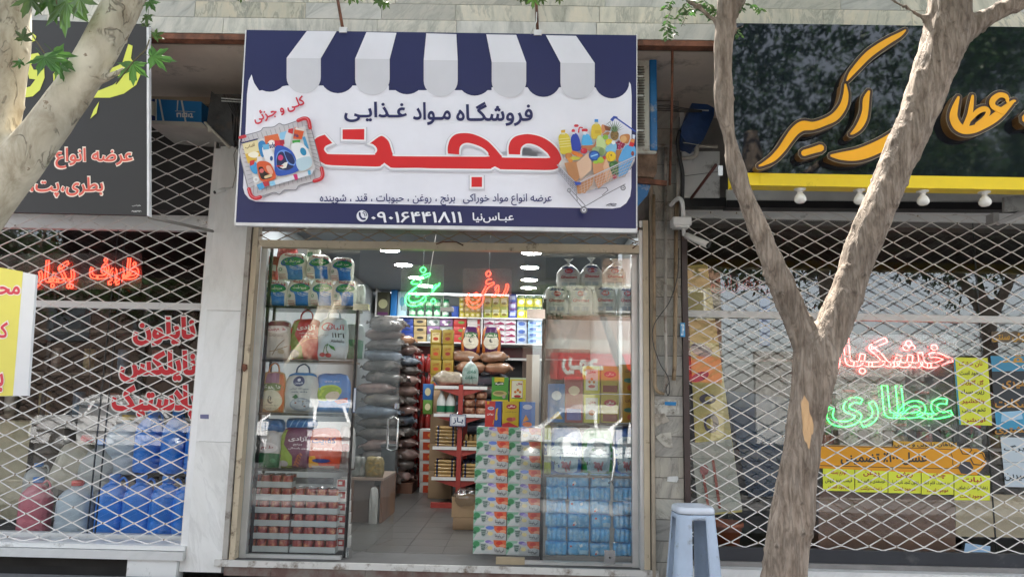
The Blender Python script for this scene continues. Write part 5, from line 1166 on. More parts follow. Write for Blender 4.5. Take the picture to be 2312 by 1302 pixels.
for r_, c_, op, lb_, lv in [((1095, 917, 1132, 972), 'c2342c', [('p', [(.55, 0), (.62, 1), (1, 1), (1, 0)], '2a4a9a'), ('e', .35, .72, .2, .07, 'b8c4d8'), ('t', 'اویلا', .22, .69, .48, .76, '2a2a4a', .03), ('t', 'روغن', .12, .44, .5, .54, 'f0e8e0', .03), ('p', [(.6, .3), (.66, .7), (.8, .75), (.74, .5), (.78, .3), (.68, .24)], 'e0a828'), ('s', [(.5, .1), (.54, .25)], .02, 'e0b048'), ('r', .1, .88, .24, 1, 'e0a828')], 'red and blue oil tin on the left of the lower row over the cartons', 0),
                            ((1134, 917, 1171, 972), 'c8a818', [('e', .55, .8, .32, .1, 'b0242c'), ('t', 'ساقی', .33, .76, .77, .86, 'f0e4d8', .03), ('t', 'سرخ کردنی', .2, .56, .85, .63, '6a5a1a', .02), ('p', [(0, 0), (0, .12), (.4, .2), (1, .02), (1, 0)], 'b01a24'), ('e', .5, .3, .25, .08, 'a83a3a'), ('e', .7, .32, .12, .07, 'c85a4a')], 'yellow oil tin with red oval, middle of the lower row over the cartons', 0),
                            ((1173, 917, 1208, 972), '2f74c0', [('e', .5, .8, .3, .1, 'c8d4e4'), ('p', [(.2, .2), (.4, .5), (.6, .3)], 'd8902c'), ('e', .5, .12, .3, .1, 'd8702c')], 'blue oil tin at the right of the lower row over the cartons', 0),
                            ((1110, 861, 1147, 915), '4a9a34', [('r', .15, .8, .75, 1, 'd8c028'), ('p', [(.15, .72), (.4, .82), (.7, .8), (.74, .68), (.2, .66)], '2a3a24'), ('t', 'فامیلا', .2, .68, .7, .78, 'f0f0e4', .04), ('e', .5, .32, .44, .12, 'b8b068'), ('e', .45, .34, .3, .06, '8a7a48'), ('r', 0, 0, 1, .06, 'd8c028'), ('e', .75, .2, .1, .08, 'a89a88')], 'green oil tin with yellow corner, upper row over the cartons', 1),
                            ((1151, 861, 1187, 915), 'e0d424', [('r', .1, .12, .82, .88, 'b0282c'), ('r', .12, .13, .8, .87, 'ece6c8'), ('t', 'هلال', .4, .68, .76, .8, 'b0282c', .04), ('e', .5, .48, .09, .06, 'd87a1c'), ('e', .34, .4, .08, .055, 'd87a1c'), ('e', .64, .4, .08, .055, 'd87a1c'), ('e', .48, .22, .22, .06, 'b82430'), ('r', 0, .93, 1, 1, 'c8d8b0'), ('r', .14, .13, .78, .17, '6aa04a')], 'yellow and white oil tin with orange flowers, upper row over the cartons', 1)]:
    o = carton('oil_tin', lb_, 'oil tin', r_, YC + .02, .15, op, c_, og); o.location.z = ztop if lv == 0 else ztop + .225
    h_ = max(v.co.z for v in o.data.vertices); 
    if lv == 0: o.scale = (1, 1, .224 / h_)

# ------------------------------------------------------------------ sacks
def sackmesh(w_, h_, d_, seed, m, band=None):
    m_ = MB(); nu, nv = 26, 14; vs = []
    for j in range(nv + 1):
        ph = -PI / 2 + PI * j / nv
        for i in range(nu):
            th = 2 * PI * i / nu
            def sp(c, e): return math.copysign(abs(c) ** e, c)
            x = sp(math.cos(ph), .5) * sp(math.cos(th), .45); y = sp(math.cos(ph), .5) * sp(math.sin(th), .5); z = sp(math.sin(ph), .8)
            z *= (1 - .55 * abs(x) ** 4 * (1 if 1 else 0))
            n_ = noise.noise(Vector((x * 2.2 + seed * 5, y * 2.2, z * 2))) * .34 + noise.noise(Vector((x * 6 + seed, y * 5, z * 4))) * .10
            vs.append((x * w_ / 2 * (1 + n_ * .3), y * d_ / 2 * (1 + n_ * .3), h_ / 2 + z * h_ / 2 * (1 + n_)))
    fs = [(j * nu + i, j * nu + (i + 1) % nu, (j + 1) * nu + (i + 1) % nu, (j + 1) * nu + i) for j in range(nv) for i in range(nu)]
    m_.add(vs, fs, m, True)
    # gathered film corners
    for sx in (-1, 1):
        for sy in (-.5, .55):
            m_.add([(sx * w_ * .45, sy * d_ * .3, h_ * .42), (sx * w_ * .56, sy * d_ * .6, h_ * (.34 + .3 * noise.noise(Vector((seed, sx, sy))))), (sx * w_ * .44, sy * d_ * .7, h_ * .5), (sx * w_ * .53, sy * d_ * .45, h_ * .62)], [(0, 1, 2), (0, 1, 3), (1, 2, 3)], m)
    return m_
sg = M('sack_grey_film', (.085, .078, .072), .25, var=.55, vs=7, bump=1, bs=8, coat=.4, perobj=.5, dirt='77706a', dirt_amt=.4, ds=6)
sb_ = M('sack_blue_print', (.13, .17, .22), .25, var=.4, vs=7, bump=.7, bs=9, coat=.5, perobj=.3, dirt='9aa4ac', dirt_amt=.3, ds=6)
sp_ = M('sack_pink_film', (.26, .18, .16), .25, var=.35, vs=6, bump=.8, bs=9, coat=.5, perobj=.25)
so_ = M('sack_orange_film', (.30, .17, .10), .25, var=.35, vs=5, bump=.7, bs=9, coat=.5, perobj=.2)
protos = {}
def sack(kind, label, cx, cz, Y, w_, h_, rz, group, d=.45):
    mt = {'g': sg, 'b': sb_, 'p': sp_, 'o': so_}[kind]; k = (kind, int(rn.random() * 2), round(w_, 2))
    if k not in protos:
        o = sackmesh(w_, h_, d, len(protos) + 1, mt).build('sack', local=True, label=label, cat='sack', group=group); protos[k] = (o, h_)
    else: o = dup(protos[k][0], label=label)
    o.location = (cx, Y, cz); o.rotation_euler = (rn.uniform(-.05, .05), rn.uniform(-.07, .07), rz + (PI if rn.random() < .5 else 0)); o.scale = (rn.uniform(.88, 1.08), rn.uniform(.9, 1.05), h_ / protos[k][1]); return o
MB().box(P(822, 1000, 4.4).x, P(890, 1000, 4.4).x, 4.1, 4.7, .0, .12, woodb).build('pallet', label='low wooden pallet under the left pile of grey sacks', cat='pallet', group='pallets')
MB().box(P(886, 1000, 4.7).x, P(940, 1000, 4.7).x, 4.45, 5.0, .0, .14, woodb).build('pallet', label='low wooden pallet under the pile of pale sacks beside the red drinks', cat='pallet', group='pallets')
z = .12; k = 0
while z < 2.42:
    h_ = .165 * rn.uniform(.9, 1.1)
    sack('gbgpg'[k % 5], 'grey film wrapped sack in the tall left pile, %s' % ORD[k], P(862, 900, 4.4).x + rn.uniform(-.05, .07), z, 4.35, .60, h_, rn.uniform(-.22, .22), 'sacks in the left pile'); z += h_ * .93; k += 1
z = .14; k = 0
while z < 2.02:
    h_ = .165 * rn.uniform(.9, 1.1)
    sack('pgb'[(0, 1, 0, 0, 1, 2)[k % 6]], 'film wrapped sack in the pile beside the red drinks, %s' % ORD[k], P(910, 900, 4.75).x + rn.uniform(-.02, .03), z, 4.7, .44, h_, rn.uniform(-.15, .15), 'sacks in the pile beside the red drinks'); z += h_ * .93; k += 1
sack('o', 'orange and white sack lying on top of the pale pile', P(903, 800, 4.6).x, z, 4.6, .42, .15, .2, 'sacks in the pile beside the red drinks')
sack('g', 'crumpled grey sack high on the left pile beside the shelf', P(880, 735, 4.2).x, 2.22, 4.0, .42, .16, -.3, 'sacks in the left pile')
# central pile
z = 0; k = 0
while z < 1.6:
    sack('gb'[k % 2], 'dark sack in the column behind the metal rack, %s' % ORD[k], P(1095, 950, 4.3).x + rn.uniform(-.02, .02), z, 4.45, .72, .18, rn.uniform(-.08, .08), 'dark sacks behind the metal rack'); z += .168; k += 1
cpz = z
for i, (px, kk, dz, rz_) in enumerate(((1062, 'o', 0, .1), (1125, 'o', 0, -.1), (1050, 'o', .15, -.05), (1112, 'o', .15, .12))):
    sack(kk, ['brown orange sack, lower left of the four under the purple bags', 'brown orange sack, lower right of the four under the purple bags', 'brown orange sack, upper left of the four under the purple bags', 'brown orange sack, upper right of the four under the purple bags'][i], P(px, 850, 4.2).x, cpz + dz, 4.2 + .02 * i, .40, .16, rz_, 'brown sacks under the purple bags')
dz_ = cpz + .30
for i, (a, b) in enumerate(((1040, 1085), (1087, 1131))):
    x0, x1 = P(a, 770, 4.2).x, P(b, 770, 4.2).x
    o = bag('purple rice bag with cream oval and crescent, %s of the pair on the brown sacks' % ('left', 'right')[i], (a, 742, b, 803), 4.15, [('p', [(.02, .02), (.02, .98), (.2, .98), (.12, .5), (.2, .02)], 'b86a2c'), ('p', [(.98, .02), (.98, .98), (.8, .98), (.88, .5), (.8, .02)], 'b86a2c'), ('e', .5, .42, .4, .27, 'd8d4c0'), ('e', .5, .68, .36, .1, '3a6a3a'), ('t', ['Del Bahar', 'دل‌بهار'][i], .22, .62, .78, .73, 'e0dcc8', .03), ('e', .5, .48, .1, .08, '4a4a48'), ('e', .54, .5, .085, .065, 'd8d4c0'), ('t', 'برنج پاکستانی', .25, .3, .75, .34, '5a5a54')], '4c2450', group='pair of purple rice bags on the sacks', d=.16)
    o.location.z = dz_ - .02
# ------------------------------------------------------------------ red drinks, cartons, tins at the back
RB = M('dark_red_bottle', (.22, .015, .012), .12, var=.3, coat=.8); RC_ = M('red_cap', (.5, .03, .02), .3)
pr = thing('drink_pack', '', 'drink pack', (0, 0, 0), 'packs of red drink bottles')
bm_ = MB(); bm_.lathe([(.04, 0), (.045, .02), (.042, .08), (.045, .15), (.03, .21), (.014, .24), (.014, .26)], (0, 0, 0), RB, 12).lathe([(.016, .25), (.016, .275), (.002, .276)], (0, 0, 0), RC_, 10)
b0_ = None
for i in range(3):
    for j in range(2):
        if b0_ is None: b0_ = bm_.build('bottle', pr, local=True); o = b0_
        else: o = b0_.copy(); C.objects.link(o); o.parent = pr; KID[pr.name].append(o.name)
        o.location = (-.092 + i * .092, j * .092, 0)
xp = P(948, 950, 5.1).x
for k in range(7):
    lab = 'pack of dark red drink bottles between the pale sacks and the cartons, %s' % ORD[k]
    o = pr if k == 0 else dup(pr); o['label'] = lab; o.location = (xp + .02 * (k % 2), 5.1, .02 + k * .282)
for k in range(6):
    carton('carton', 'white carton with orange print in the floor stack behind the metal rack, %s' % ORD[k], 'carton', (947, 1090 - k * 24.3, 1003, 1114 - k * 24.3), 4.62, .3, [('r', .14, .08, .86, .78, 'b8401c'), ('e', .55, .45, .22, .25, 'd88a3a'), ('t', 'لیان', .42, .3, .72, .6, '2a3a8a', .04)], 'c2c0ba', 'white and orange cartons at the back')
for i in range(2):
    for k in range(4):
        a = 972 + i * 27
        carton('oil_tin', 'gold oil tin in the back stack left of the purple bags, %s column, %s' % (('left', 'right')[i], ORD[k]), 'oil tin', (a, 846 - k * 34 + (0), a + 24, 879 - k * 34), 4.0, .15, [('r', .15, .15, .85, .8, 'd8c890' if (i == 0 and k == 3) else '9a7a20'), ('e', .5, .38, .25, .12, ['b0401c', '8a2a1c'][i]), ('t', 'لادن', .25, .62, .75, .78, '7a2418', .03)], '9a8428', 'gold oil tins in the back stack', bev=.004)
zt = P(1000, 880, 4.0).z
h_ = (zt - .001) / 4
for k in range(4):
    mb = MB(); mb.box(P(972, 950, 4).x, P(1024, 950, 4).x, 4.0, 4.25, k * h_ + .001, (k + 1) * h_, cardb, bev=.004); mb.build('cardboard_box', label='brown box under the gold oil tins, %s' % ORD[k], cat='box', group='boxes under the gold oil tins')
for k, (r_, c_, lb_) in enumerate([((955, 902, 976, 934), '5a8a34', 'green and white packet standing left of the metal rack'), ((955, 866, 977, 902), '2a68a8', 'blue and yellow packet above the green one left of the rack')]):
    carton('packet', lb_, 'packet', r_, 3.6, .12, [('e', .5, .5, .3, .25, 'd8d4a8')], c_)

# ------------------------------------------------------------------ wall shelf with small goods at the back
ws_ = thing('wall_shelf', 'white wall shelves with dividers full of small boxes on the back wall', 'shelf', P(1035, 795, 5.6))
YB = 5.42
Z1, Z2 = P(1035, 715, YB).z, P(1035, 772, YB).z
xa, xb_ = P(848, 700, YB).x, P(1232, 700, YB).x
MB().box(xa, xb_, YB, 5.78, Z1 - .022, Z1 - .001, whitep).build('shelf_board', ws_); MB().box(xa, xb_, YB, 5.78, Z2 - .022, Z2 - .001, whitep).build('shelf_board', ws_)
ztop_ = P(1035, 655, YB).z
for px in (848, 1089, 1228):
    MB().box(P(px, 700, YB).x - .01, P(px, 700, YB).x + .01, YB + .002, 5.78, Z2, ztop_, whitep).build('divider', ws_)
MB().box(xa, xb_, 5.5, 5.78, Z2 - .26, Z2 - .23, alu).build('rail', ws_)
MB().box(-2.4, 1.09, 5.70, 5.784, .0, 1.97, M('painted_opening_dark', (.015, .014, .014), .7)).build('dark_opening_sheet', ws_)  # near-black sheet stands in for the unlit openings in the back wall
sgp = 'small goods on the upper back shelf'
def row(px0, px1, n, py0, py1, m, cols, name, desc, cat, ops=(), grp=sgp):
    for j in range(m):
        for i in range(n):
            a = px0 + (px1 - px0) * i / n; b = px0 + (px1 - px0) * (i + 1) / n - .8
            t_ = py1 - (py1 - py0) * (j + 1) / m + .6; bt = py1 - (py1 - py0) * j / m
            zz = Z1 if py1 < 740 else Z2; base = P(1035, 715 if py1 < 740 else 772, YB)
            x0, x1, z0, z1 = zrect(a, t_, b, bt, YB + .03)
            w_, h_ = x1 - x0, (P(1035, py0, YB).z - (Z1 if py1 < 740 else Z2)) / m
            z0 = (Z1 if py1 < 740 else Z2) + j * h_
            c_ = cols[(i + j) % len(cols)]
            mb = MB(); mb.box(-w_ / 2, w_ / 2, 0, .2, 0, h_ - .003, M('pack_' + c_, c_, .45, var=.06, vs=5), bev=.003)
            if ops: art(mb, lambda u, v, o: ((u - .5) * w_, -o, v * (h_ - .003)), ops, .0005)
            pos = (NTH[i] + ', ' if n > 1 else '') + (ORD[j] if m > 1 else 'alone')
            pos = pos.replace(', alone', '') if n > 1 else pos.replace('alone', 'single')
            o = mb.build(name, local=True, label='%s, %s' % (desc, pos), cat=cat, group=grp); o.location = ((x0 + x1) / 2, YB + .03 + rn.uniform(0, .02), z0)
row(850, 880, 1, 661, 712, 1, ['4a4a3a'], 'packet', 'dark packet with pale oval at the left end of the upper back shelf', 'packet', [('e', .5, .5, .35, .2, 'b8b890'), ('r', .1, .02, .9, .15, '5a2a58')])
row(882, 897, 1, 656, 712, 1, ['2a7ac0'], 'packet', 'plain sky blue packet on the upper back shelf', 'packet')
row(898, 918, 1, 660, 712, 1, ['b8d8e4'], 'packet', 'white and pale blue packet on the upper back shelf', 'packet', [('e', .5, .6, .3, .2, '5aa8d0')])
JG = M('green_jar', (.05, .35, .14), .25, coat=.5)
jp = None
for j in range(2):
    for i in range(5):
        cx_ = P(929 + i * 19, 700, YB).x; h_ = .145
        lab = 'green jar with dark lid on the upper back shelf, %s row, %s' % (('lower', 'upper')[j], NTH[i])
        if jp is None:
            jp = thing('jar', lab, 'jar', (0, 0, 0), 'green jars on the back shelf')
            MB().lathe([(.05, 0), (.055, .01), (.055, .10), (.045, .115)], (0, 0, 0), JG, 16).lathe([(.0555, .03), (.0555, .085)], (0, 0, 0), ink('b8ccb8'), 16, cap=False).build('body', jp, local=True)
            MB().lathe([(.048, .112), (.048, .14), (.044, .143)], (0, 0, 0), M('dark_green_lid', (.01, .12, .06), .4), 16).build('lid', jp, local=True); o = jp
        else: o = dup(jp, label=lab)
        o.location = (cx_, YB + .1, Z1 + j * h_)
row(1020, 1036, 1, 690, 712, 1, ['2a4a98'], 'packet', 'small dark blue packet beside the green jars', 'packet')
row(1037, 1086, 4, 668, 712, 4, ['b8a83a', 'a89a34'], 'spice_box', 'small yellow box left of the shelf divider', 'box', [('e', .5, .5, .3, .25, 'd8d0a0')], 'small yellow boxes on the back shelf')
row(1092, 1148, 3, 664, 712, 2, ['a8b048', 'c0b44a'], 'food_packet', 'olive yellow packet right of the shelf divider', 'packet', [('r', .15, .3, .85, .75, 'cfd0a8'), ('e', .5, .3, .3, .12, '7a6a2a')], 'olive yellow packets on the back shelf')
row(1149, 1167, 1, 660, 712, 3, ['4a58a0', '6a4a88'], 'food_packet', 'blue violet packet beside the olive yellow ones', 'packet', [('r', .15, .3, .85, .75, 'a8b0c8')])
row(1168, 1225, 3, 662, 712, 2, ['c8c034', 'd0c83a'], 'food_packet', 'bright yellow packet with green top, upper back shelf', 'packet', [('r', 0, .72, 1, 1, '3a6a3a'), ('t', 'آفتاب', .15, .76, .85, .95, 'e0dc9a', .02), ('e', .5, .4, .33, .2, 'c8d4c0')], 'bright yellow packets on the back shelf')
row(873, 902, 1, 716, 770, 1, ['c4bfb8'], 'packet', 'white packet with orange mark beside the blue boxes', 'packet', [('e', .5, .8, .25, .12, 'c8562c')], 'packets on the lower back shelf')
row(904, 933, 1, 718, 770, 3, ['1f3f90'], 'tea_box', 'deep blue box in the stack on the lower back shelf', 'box', [('e', .5, .5, .3, .14, '14285c')], 'deep blue boxes on the back shelf')
row(934, 963, 1, 718, 770, 3, ['a89468'], 'tea_box', 'tan box with dark oval in the stack beside the deep blue ones', 'box', [('e', .5, .5, .28, .18, '2e2a22')], 'tan boxes on the back shelf')
row(964, 1023, 2, 718, 770, 3, ['8a9490', '7c5a84'], 'tissue_box', 'grey patterned box beside the tan ones', 'box', [('e', .3, .5, .15, .2, 'c8ccc8'), ('e', .7, .5, .15, .2, '3a4a44'), ('r', .35, .1, .65, .35, 'd8d8d4')], 'patterned boxes on the back shelf')
row(1024, 1054, 1, 718, 770, 3, ['b03430'], 'tea_box', 'red box with green spot on the lower back shelf', 'box', [('e', .6, .5, .25, .2, '6a8a3a')], 'red boxes on the back shelf')
row(1055, 1086, 1, 718, 770, 4, ['cdc8c4'], 'tea_box', 'white box with red end left of the shelf divider', 'box', [('r', .75, .1, .95, .9, 'b03030')], 'white and red boxes on the back shelf')
row(1092, 1165, 3, 718, 770, 4, ['cccacc'], 'tissue_box', 'white box with maroon wave beside the shelf divider', 'box', [('p', [(0, .2), (.3, .35), (.6, .6), (.95, .3), (.95, .1), (0, .08)], '8a2450'), ('r', .1, .75, .5, .88, 'a03a6a')], 'white and maroon boxes on the back shelf')
row(1167, 1190, 1, 718, 770, 3, ['a8b8d0'], 'tissue_box', 'pale blue box in the stack beside the white and maroon ones', 'box', [('e', .5, .5, .35, .25, '3a5ca0')], 'pale blue boxes on the back shelf')
row(1192, 1224, 1, 718, 770, 4, ['90b8d8'], 'tissue_box', 'light blue box in the stack at the right end of the lower shelf', 'box', [('e', .4, .5, .3, .25, '2a5aa4'), ('r', .6, .2, .95, .6, 'c8d8e8')], 'light blue boxes on the back shelf')
MB().box(P(1187, 900, 5.0).x, P(1217, 900, 5.0).x, 5.0, 5.05, .01, P(1200, 800, 5).z, M('raw_board', (.30, .24, .18), .7, var=.15, vs=3, stretch=(1, 1, .1))).build('board', label='tall plain brown board leaning at the back wall right of the doorway', cat='board')

# ------------------------------------------------------------------ metal rack with goods
YR = 3.15
gd = thing('metal_rack', 'red metal rack with white edged shelves standing in the middle of the shop', 'rack', P(1037, 1145, YR))
xc = P(1037, 1000, YR).x
MB().box(xc - .028, xc + .028, YR, YR + .05, .0, P(1037, 868, YR).z, redm).build('post', gd); MB().box(xc - .028, xc + .028, YR + .9, YR + .95, .0, P(1037, 868, YR).z, redm).build('post', gd)
MB().box(xc - .33, xc - .03, YR + .0, YR + .07, .0, .06, redm).box(xc + .03, xc + .33, YR + .0, YR + .07, .0, .06, redm).build('foot', gd)
RZ = [P(1037, y, YR).z for y in (873, 936, 1010, 1079)]
for i, z in enumerate(RZ):
    for s in (-1, 1):
        m_ = MB(); a, b = (xc - .33, xc - .03) if s < 0 else (xc + .03, xc + .33)
        m_.box(a, b, YR, YR + .95, z - .008, z, redm).box(a, b, YR - .006, YR - .001, z - .028, z + .012, whitep)
        m_.prism([(xc + s * .31, YR + .01, z - .028), (xc + s * .03, YR + .01, z - .028), (xc + s * .03, YR + .01, z - .11)], (0, .01, 0), redm)
        m_.build('shelf', gd)
JW = M('white_jug', (.58, .60, .58), .35)
jw = None
for i, px in enumerate((994, 1015)):
    lab = 'white jug with green label on the metal rack, %s of the two' % ('left', 'right')[i]
    if jw is None:
        jw = thing('jug', lab, 'jug', (0, 0, 0), 'white jugs on the metal rack')
        MB().lathe([(.05, 0), (.058, .01), (.058, .16), (.045, .2), (.018, .27), (.018, .29)], (0, 0, 0), JW, 16).lathe([(.0585, .03), (.0585, .11)], (0, 0, 0), ink('1f6a48'), 16, cap=False).build('body', jw, local=True)
        MB().lathe([(.02, .285), (.02, .31), (.003, .312)], (0, 0, 0), ink('c8ccc8'), 12).build('cap', jw, local=True); o = jw
    else: o = dup(jw, label=lab)
    o.location = (P(px, 930, YR).x, YR + .1, RZ[1])
for j in range(3):
    for i in range(2):
        x0 = xc + .04 + i * .145
        mb = MB(); f = bagsurf(.14, .1, .12, 40 + i + j * 3); bagmesh(mb, f, M('brown_packet', (.20, .07, .04), .25, var=.5, vs=14, coat=.5, dirt='b08868', dirt_amt=.5, ds=16), 8, 8)
        o = mb.build('snack_packet', local=True, label='shiny brown packet on the right side of the metal rack, %s, %s' % (ORD[j], ('left', 'right')[i]), cat='packet', group='brown packets on the metal rack'); o.location = (x0 + .07, YR + .08, RZ[1] + j * .098)
GP = M('gold_packet', (.36, .23, .08), .25, var=.3, vs=9, coat=.5, perobj=.2); NP = M('navy_packet', (.012, .02, .055), .25, var=.4, coat=.5)
def pasta(x, z, y, lab, w_=.26, h_=.042, gp='pasta packets lying on the metal rack', end=True):
    mb = MB(); f = bagsurf(w_, .12, h_, 50 + (hash(lab) % 7)); 
    mb.lathe([(.018, -w_ / 2), (.022, -w_ / 2 + .02), (.022, w_ / 2 - .02), (.018, w_ / 2)], (0, 0, h_ / 2), GP, 10, axis='x')
    if end: mb.lathe([(.019, -w_ / 2 + .004), (.0225, -w_ / 2 + .028), (.0228, -w_ / 2 + .05)], (0, 0, h_ / 2), NP, 10, axis='x').lathe([(.0228, w_ / 2 - .05), (.0225, w_ / 2 - .028), (.019, w_ / 2 - .004)], (0, 0, h_ / 2), NP, 10, axis='x')
    o = mb.build('pasta_packet', local=True, label=lab, cat='packet', group=gp); o.location = (x, y, z); return o
for lvl, s, n, dsc in ((2, -1, 6, 'third shelf left side'), (3, -1, 5, 'lowest shelf left side'), (3, 1, 4, 'lowest shelf right side'), (2, 1, 2, 'third shelf right side')):
    for k in range(n):
        for q in range(2):
            pasta(xc + s * .175, RZ[lvl] + .001 + k * .043, YR + .04 + q * .05, 'gold pasta packet on the %s of the metal rack, %s, %s' % (dsc, ORD[k], ('front', 'behind')[q]))
for i in range(4):
    mb = MB(); mb.lathe([(.012, 0), (.024, .02), (.024, .13), (.01, .16)], (0, 0, 0), GP, 10); o = mb.build('pasta_packet', local=True, label='gold packet standing upright on the right of the metal rack, %s' % NTH[i], cat='packet', group='upright gold packets'); o.location = (xc + .075 + i * .055, YR + .15, RZ[2])
for s, nm in ((-1, 'left'), (1, 'right')):
    for q in range(3):
        mb = MB(); f = bagsurf(.11, .12, .09, 60 + q); bagmesh(mb, f, NP, 8, 8); o = mb.build('snack_packet', local=True, label='navy packet at the back of the lowest %s shelf of the rack, %s' % (nm, NTH[q]), cat='packet', group='navy packets on the metal rack'); o.location = (xc + s * (.08 + q * .09), YR + .22, RZ[3] + .1)
o = sack('g', 'clear film sack lying on top of the left side of the metal rack', P(1008, 860, YR).x, RZ[0] + .005, YR + .25, .40, .19, .1, 'sacks on the rack', d=.4)
o.data = o.data.copy(); o.data.materials[0] = M('tan_goods_film', (.34, .29, .22), .25, var=.3, vs=12, bump=.8, bs=12, coat=.6)
bag('tied clear bag of crystals with green lettering on top of the metal rack', (1043, 818, 1080, 869), YR + .05, [('t', 'شادی', .3, .5, .85, .68, '1f6a5a', .03), ('t', 'نبات', .2, .25, .6, .42, '1f6a5a', .03), ('t', 'زعفران', .55, .3, .9, .4, '1f6a5a', .02)], '8fa49c', knot=True, name='crystal_bag', cat='bag')
sg_ = thing('open_sign', 'small white sign with navy border hung on the metal rack post', 'sign', P(1034, 962, 3.1))
x0, x1, z0, z1 = zrect(1015, 935, 1052, 962, 3.1)
mb = MB(); mb.box(x0, x1, 3.1, 3.106, z0, z1, ink('2c3a68'))
art(mb, lambda u, v, o: (x0 + u * (x1 - x0), 3.1 - o, z0 + v * (z1 - z0)), [('r', .05, .06, .95, .94, 'd8dce0'), ('r', .09, .12, .91, .88, '2c3a68'), ('r', .11, .15, .89, .85, 'd8dce0'), ('t', 'بـاز', .2, .2, .84, .78, '2c3a68', .03)], .0007)
mb.build('plate', sg_); MB().tube([(x0 + .03, 3.105, z1), (xc, 3.13, z1 + .06), (x1 - .03, 3.105, z1)], .002, darkm, 5).build('string', sg_)
# cardboard boxes and crate in front of the rack
YX = 1.65
x0, x1, z0, z1 = zrect(1022, 1168, 1076, 1206, YX)
MB().box(x0, x1, YX, YX + .3, .001, z1, cardb, bev=.004).build('cardboard_box', label='brown cardboard box on the tiled floor left of the tea cartons, lower one', cat='box', group='boxes in front of the rack')
t = thing('cardboard_box', 'open cardboard box draped in clear film, on top of the lower box', 'box', ((x0 + x1) / 2, YX, z1 + .002), 'boxes in front of the rack')
zt = P(1045, 1118, YX).z
bx_ = MB(); bx_.box(x0 - .01, x1, YX, YX + .006, z1 + .003, zt - .02, cardb).box(x0 - .01, x1, YX + .29, YX + .296, z1 + .003, zt - .02, cardb).box(x0 - .016, x0 - .01, YX, YX + .29, z1 + .003, zt - .02, cardb).box(x1, x1 + .006, YX, YX + .29, z1 + .003, zt - .02, cardb).box(x0, x1, YX + .005, YX + .29, z1 + .003, z1 + .01, cardb)
bx_.build('carton_body', t)
mb = sackmesh(x1 - x0 + .03, .18, .34, 9, glass('clear_film', (.8, .8, .78), .12, rough=.15)); mb.v = [(v[0] + (x0 + x1) / 2, v[1] + YX + .15, v[2] + zt - .13) for v in mb.v]; mb.build('plastic_film', t)
# crumpled dark stuff
# wooden counter, pasta bag, bin, fridge
YT = 1.95
ctb = thing('wooden_counter', 'brown wooden counter end inside the doorway left, bags lying on it', 'counter', P(826, 1190, YT))
x0, x1, z0, z1 = zrect(790, 1078, 864, 1190, YT)
wc = M('counter_wood', (.22, .12, .08), .5, var=.25, vs=3, stretch=(1, 1, .12))
MB().box(x0, x1, YT - .01, YT + .8, z1 - .025, z1, M('counter_top', (.30, .22, .17), .4)).build('top', ctb)
MB().box(x1 - .03, x1 - .0, YT, YT + .8, 0, z1 - .026, wc).box(x0, x0 + .03, YT, YT + .8, 0, z1 - .026, wc).build('side_panel', ctb)
MB().box(x0 + .031, x1 - .10, YT + .02, YT + .04, 0, z1 - .026, M('counter_wood_grey', (.16, .13, .115), .5, var=.2, vs=3, stretch=(1, 1, .12))).build('front_panel', ctb)
bag('clear bag of yellow pasta on the wooden counter', (822, 1030, 866, 1078), YT + .05, [('e', x, y, .13, .05, '9a7c2c', R(a)) for x, y, a in ((.3, .3, 20), (.6, .2, -30), (.5, .5, 40), (.75, .45, 0), (.3, .7, -20), (.65, .7, 10))], '7c6a30', name='pasta_bag')
bag('clear bag with pale contents on the wooden counter, left of the pasta', (790, 1030, 826, 1078), YT + .08, [], '6e706a', name='plastic_bag')
bag('white paper bag leaning at the foot of the wooden counter', (832, 1100, 852, 1192), YT - .06, [], 'b8b8b4', d=.05, name='paper_bag')
bag('small white and orange packet on the floor beside the wooden counter', (862, 1080, 880, 1158), YT + .55, [('r', .1, .55, .9, .8, '26304a'), ('r', .1, .03, .9, .35, 'b8582c')], 'bdb8b0', d=.07, name='packet', cat='packet')
fz = thing('drinks_bin', 'tall dark grey bin standing in front of the left pile of sacks', 'bin', P(870, 1130, 3.8))
x0, x1, z0, z1 = zrect(858, 1003, 890, 1130, 3.8)
MB().box(x0, x1, 3.8, 4.05, .01, z1 - .04, M('dark_grey_plastic', (.035, .045, .05), .4), bev=.012).build('body', fz); MB().box(x0 - .01, x1 + .01, 3.79, 4.06, z1 - .04, z1, M('dark_grey_lid', (.05, .06, .065), .4), bev=.01).build('lid', fz)

# ------------------------------------------------------------------ ceiling lamps
LE = M('led_disc', (1, 1, 1), .3, var=0, emit=20)
lp0 = None
for side, px in ((0, (880, 911, 940, 960)), (1, (1200, 1196, 1195, 1193))):
    for k, yy in enumerate((2.25, 3.2, 4.2, 4.95)):
        py = (563, 598, 627, 652)[k]; q = P(px[k], py, yy)
        lab = 'round white ceiling lamp, %s row, %s' % (('left', 'right')[side], ['nearest the door', 'second from the door', 'third from the door', 'nearest the back wall'][k])
        if lp0 is None:
            lp0 = thing('ceiling_lamp', lab, 'ceiling lamp', (0, 0, 0), 'round ceiling lamps in the middle shop')
            MB().lathe([(.125, 0), (.13, -.008), (.122, -.014), (.112, -.012)], (0, 0, 0), whitep, 28).build('rim', lp0, local=True)
            MB().lathe([(.112, -.0125), (.09, -.016), (.001, -.017)], (0, 0, 0), LE, 28, cap=False).build('diffuser', lp0, local=True); o = lp0
        else: o = dup(lp0, label=lab)
        o.location = (q.x, yy, 3.029)
for k, (xx, yy) in enumerate(((-1.95, .78), (-1.15, .95), (-.1, .95), (.65, .78))):      # lamps added out of sight to brighten the goods in the windows
    dup(lp0, (xx, yy, 3.029), 'added unseen lamp behind the door head brightening the window goods, %s of four' % NTH[k])

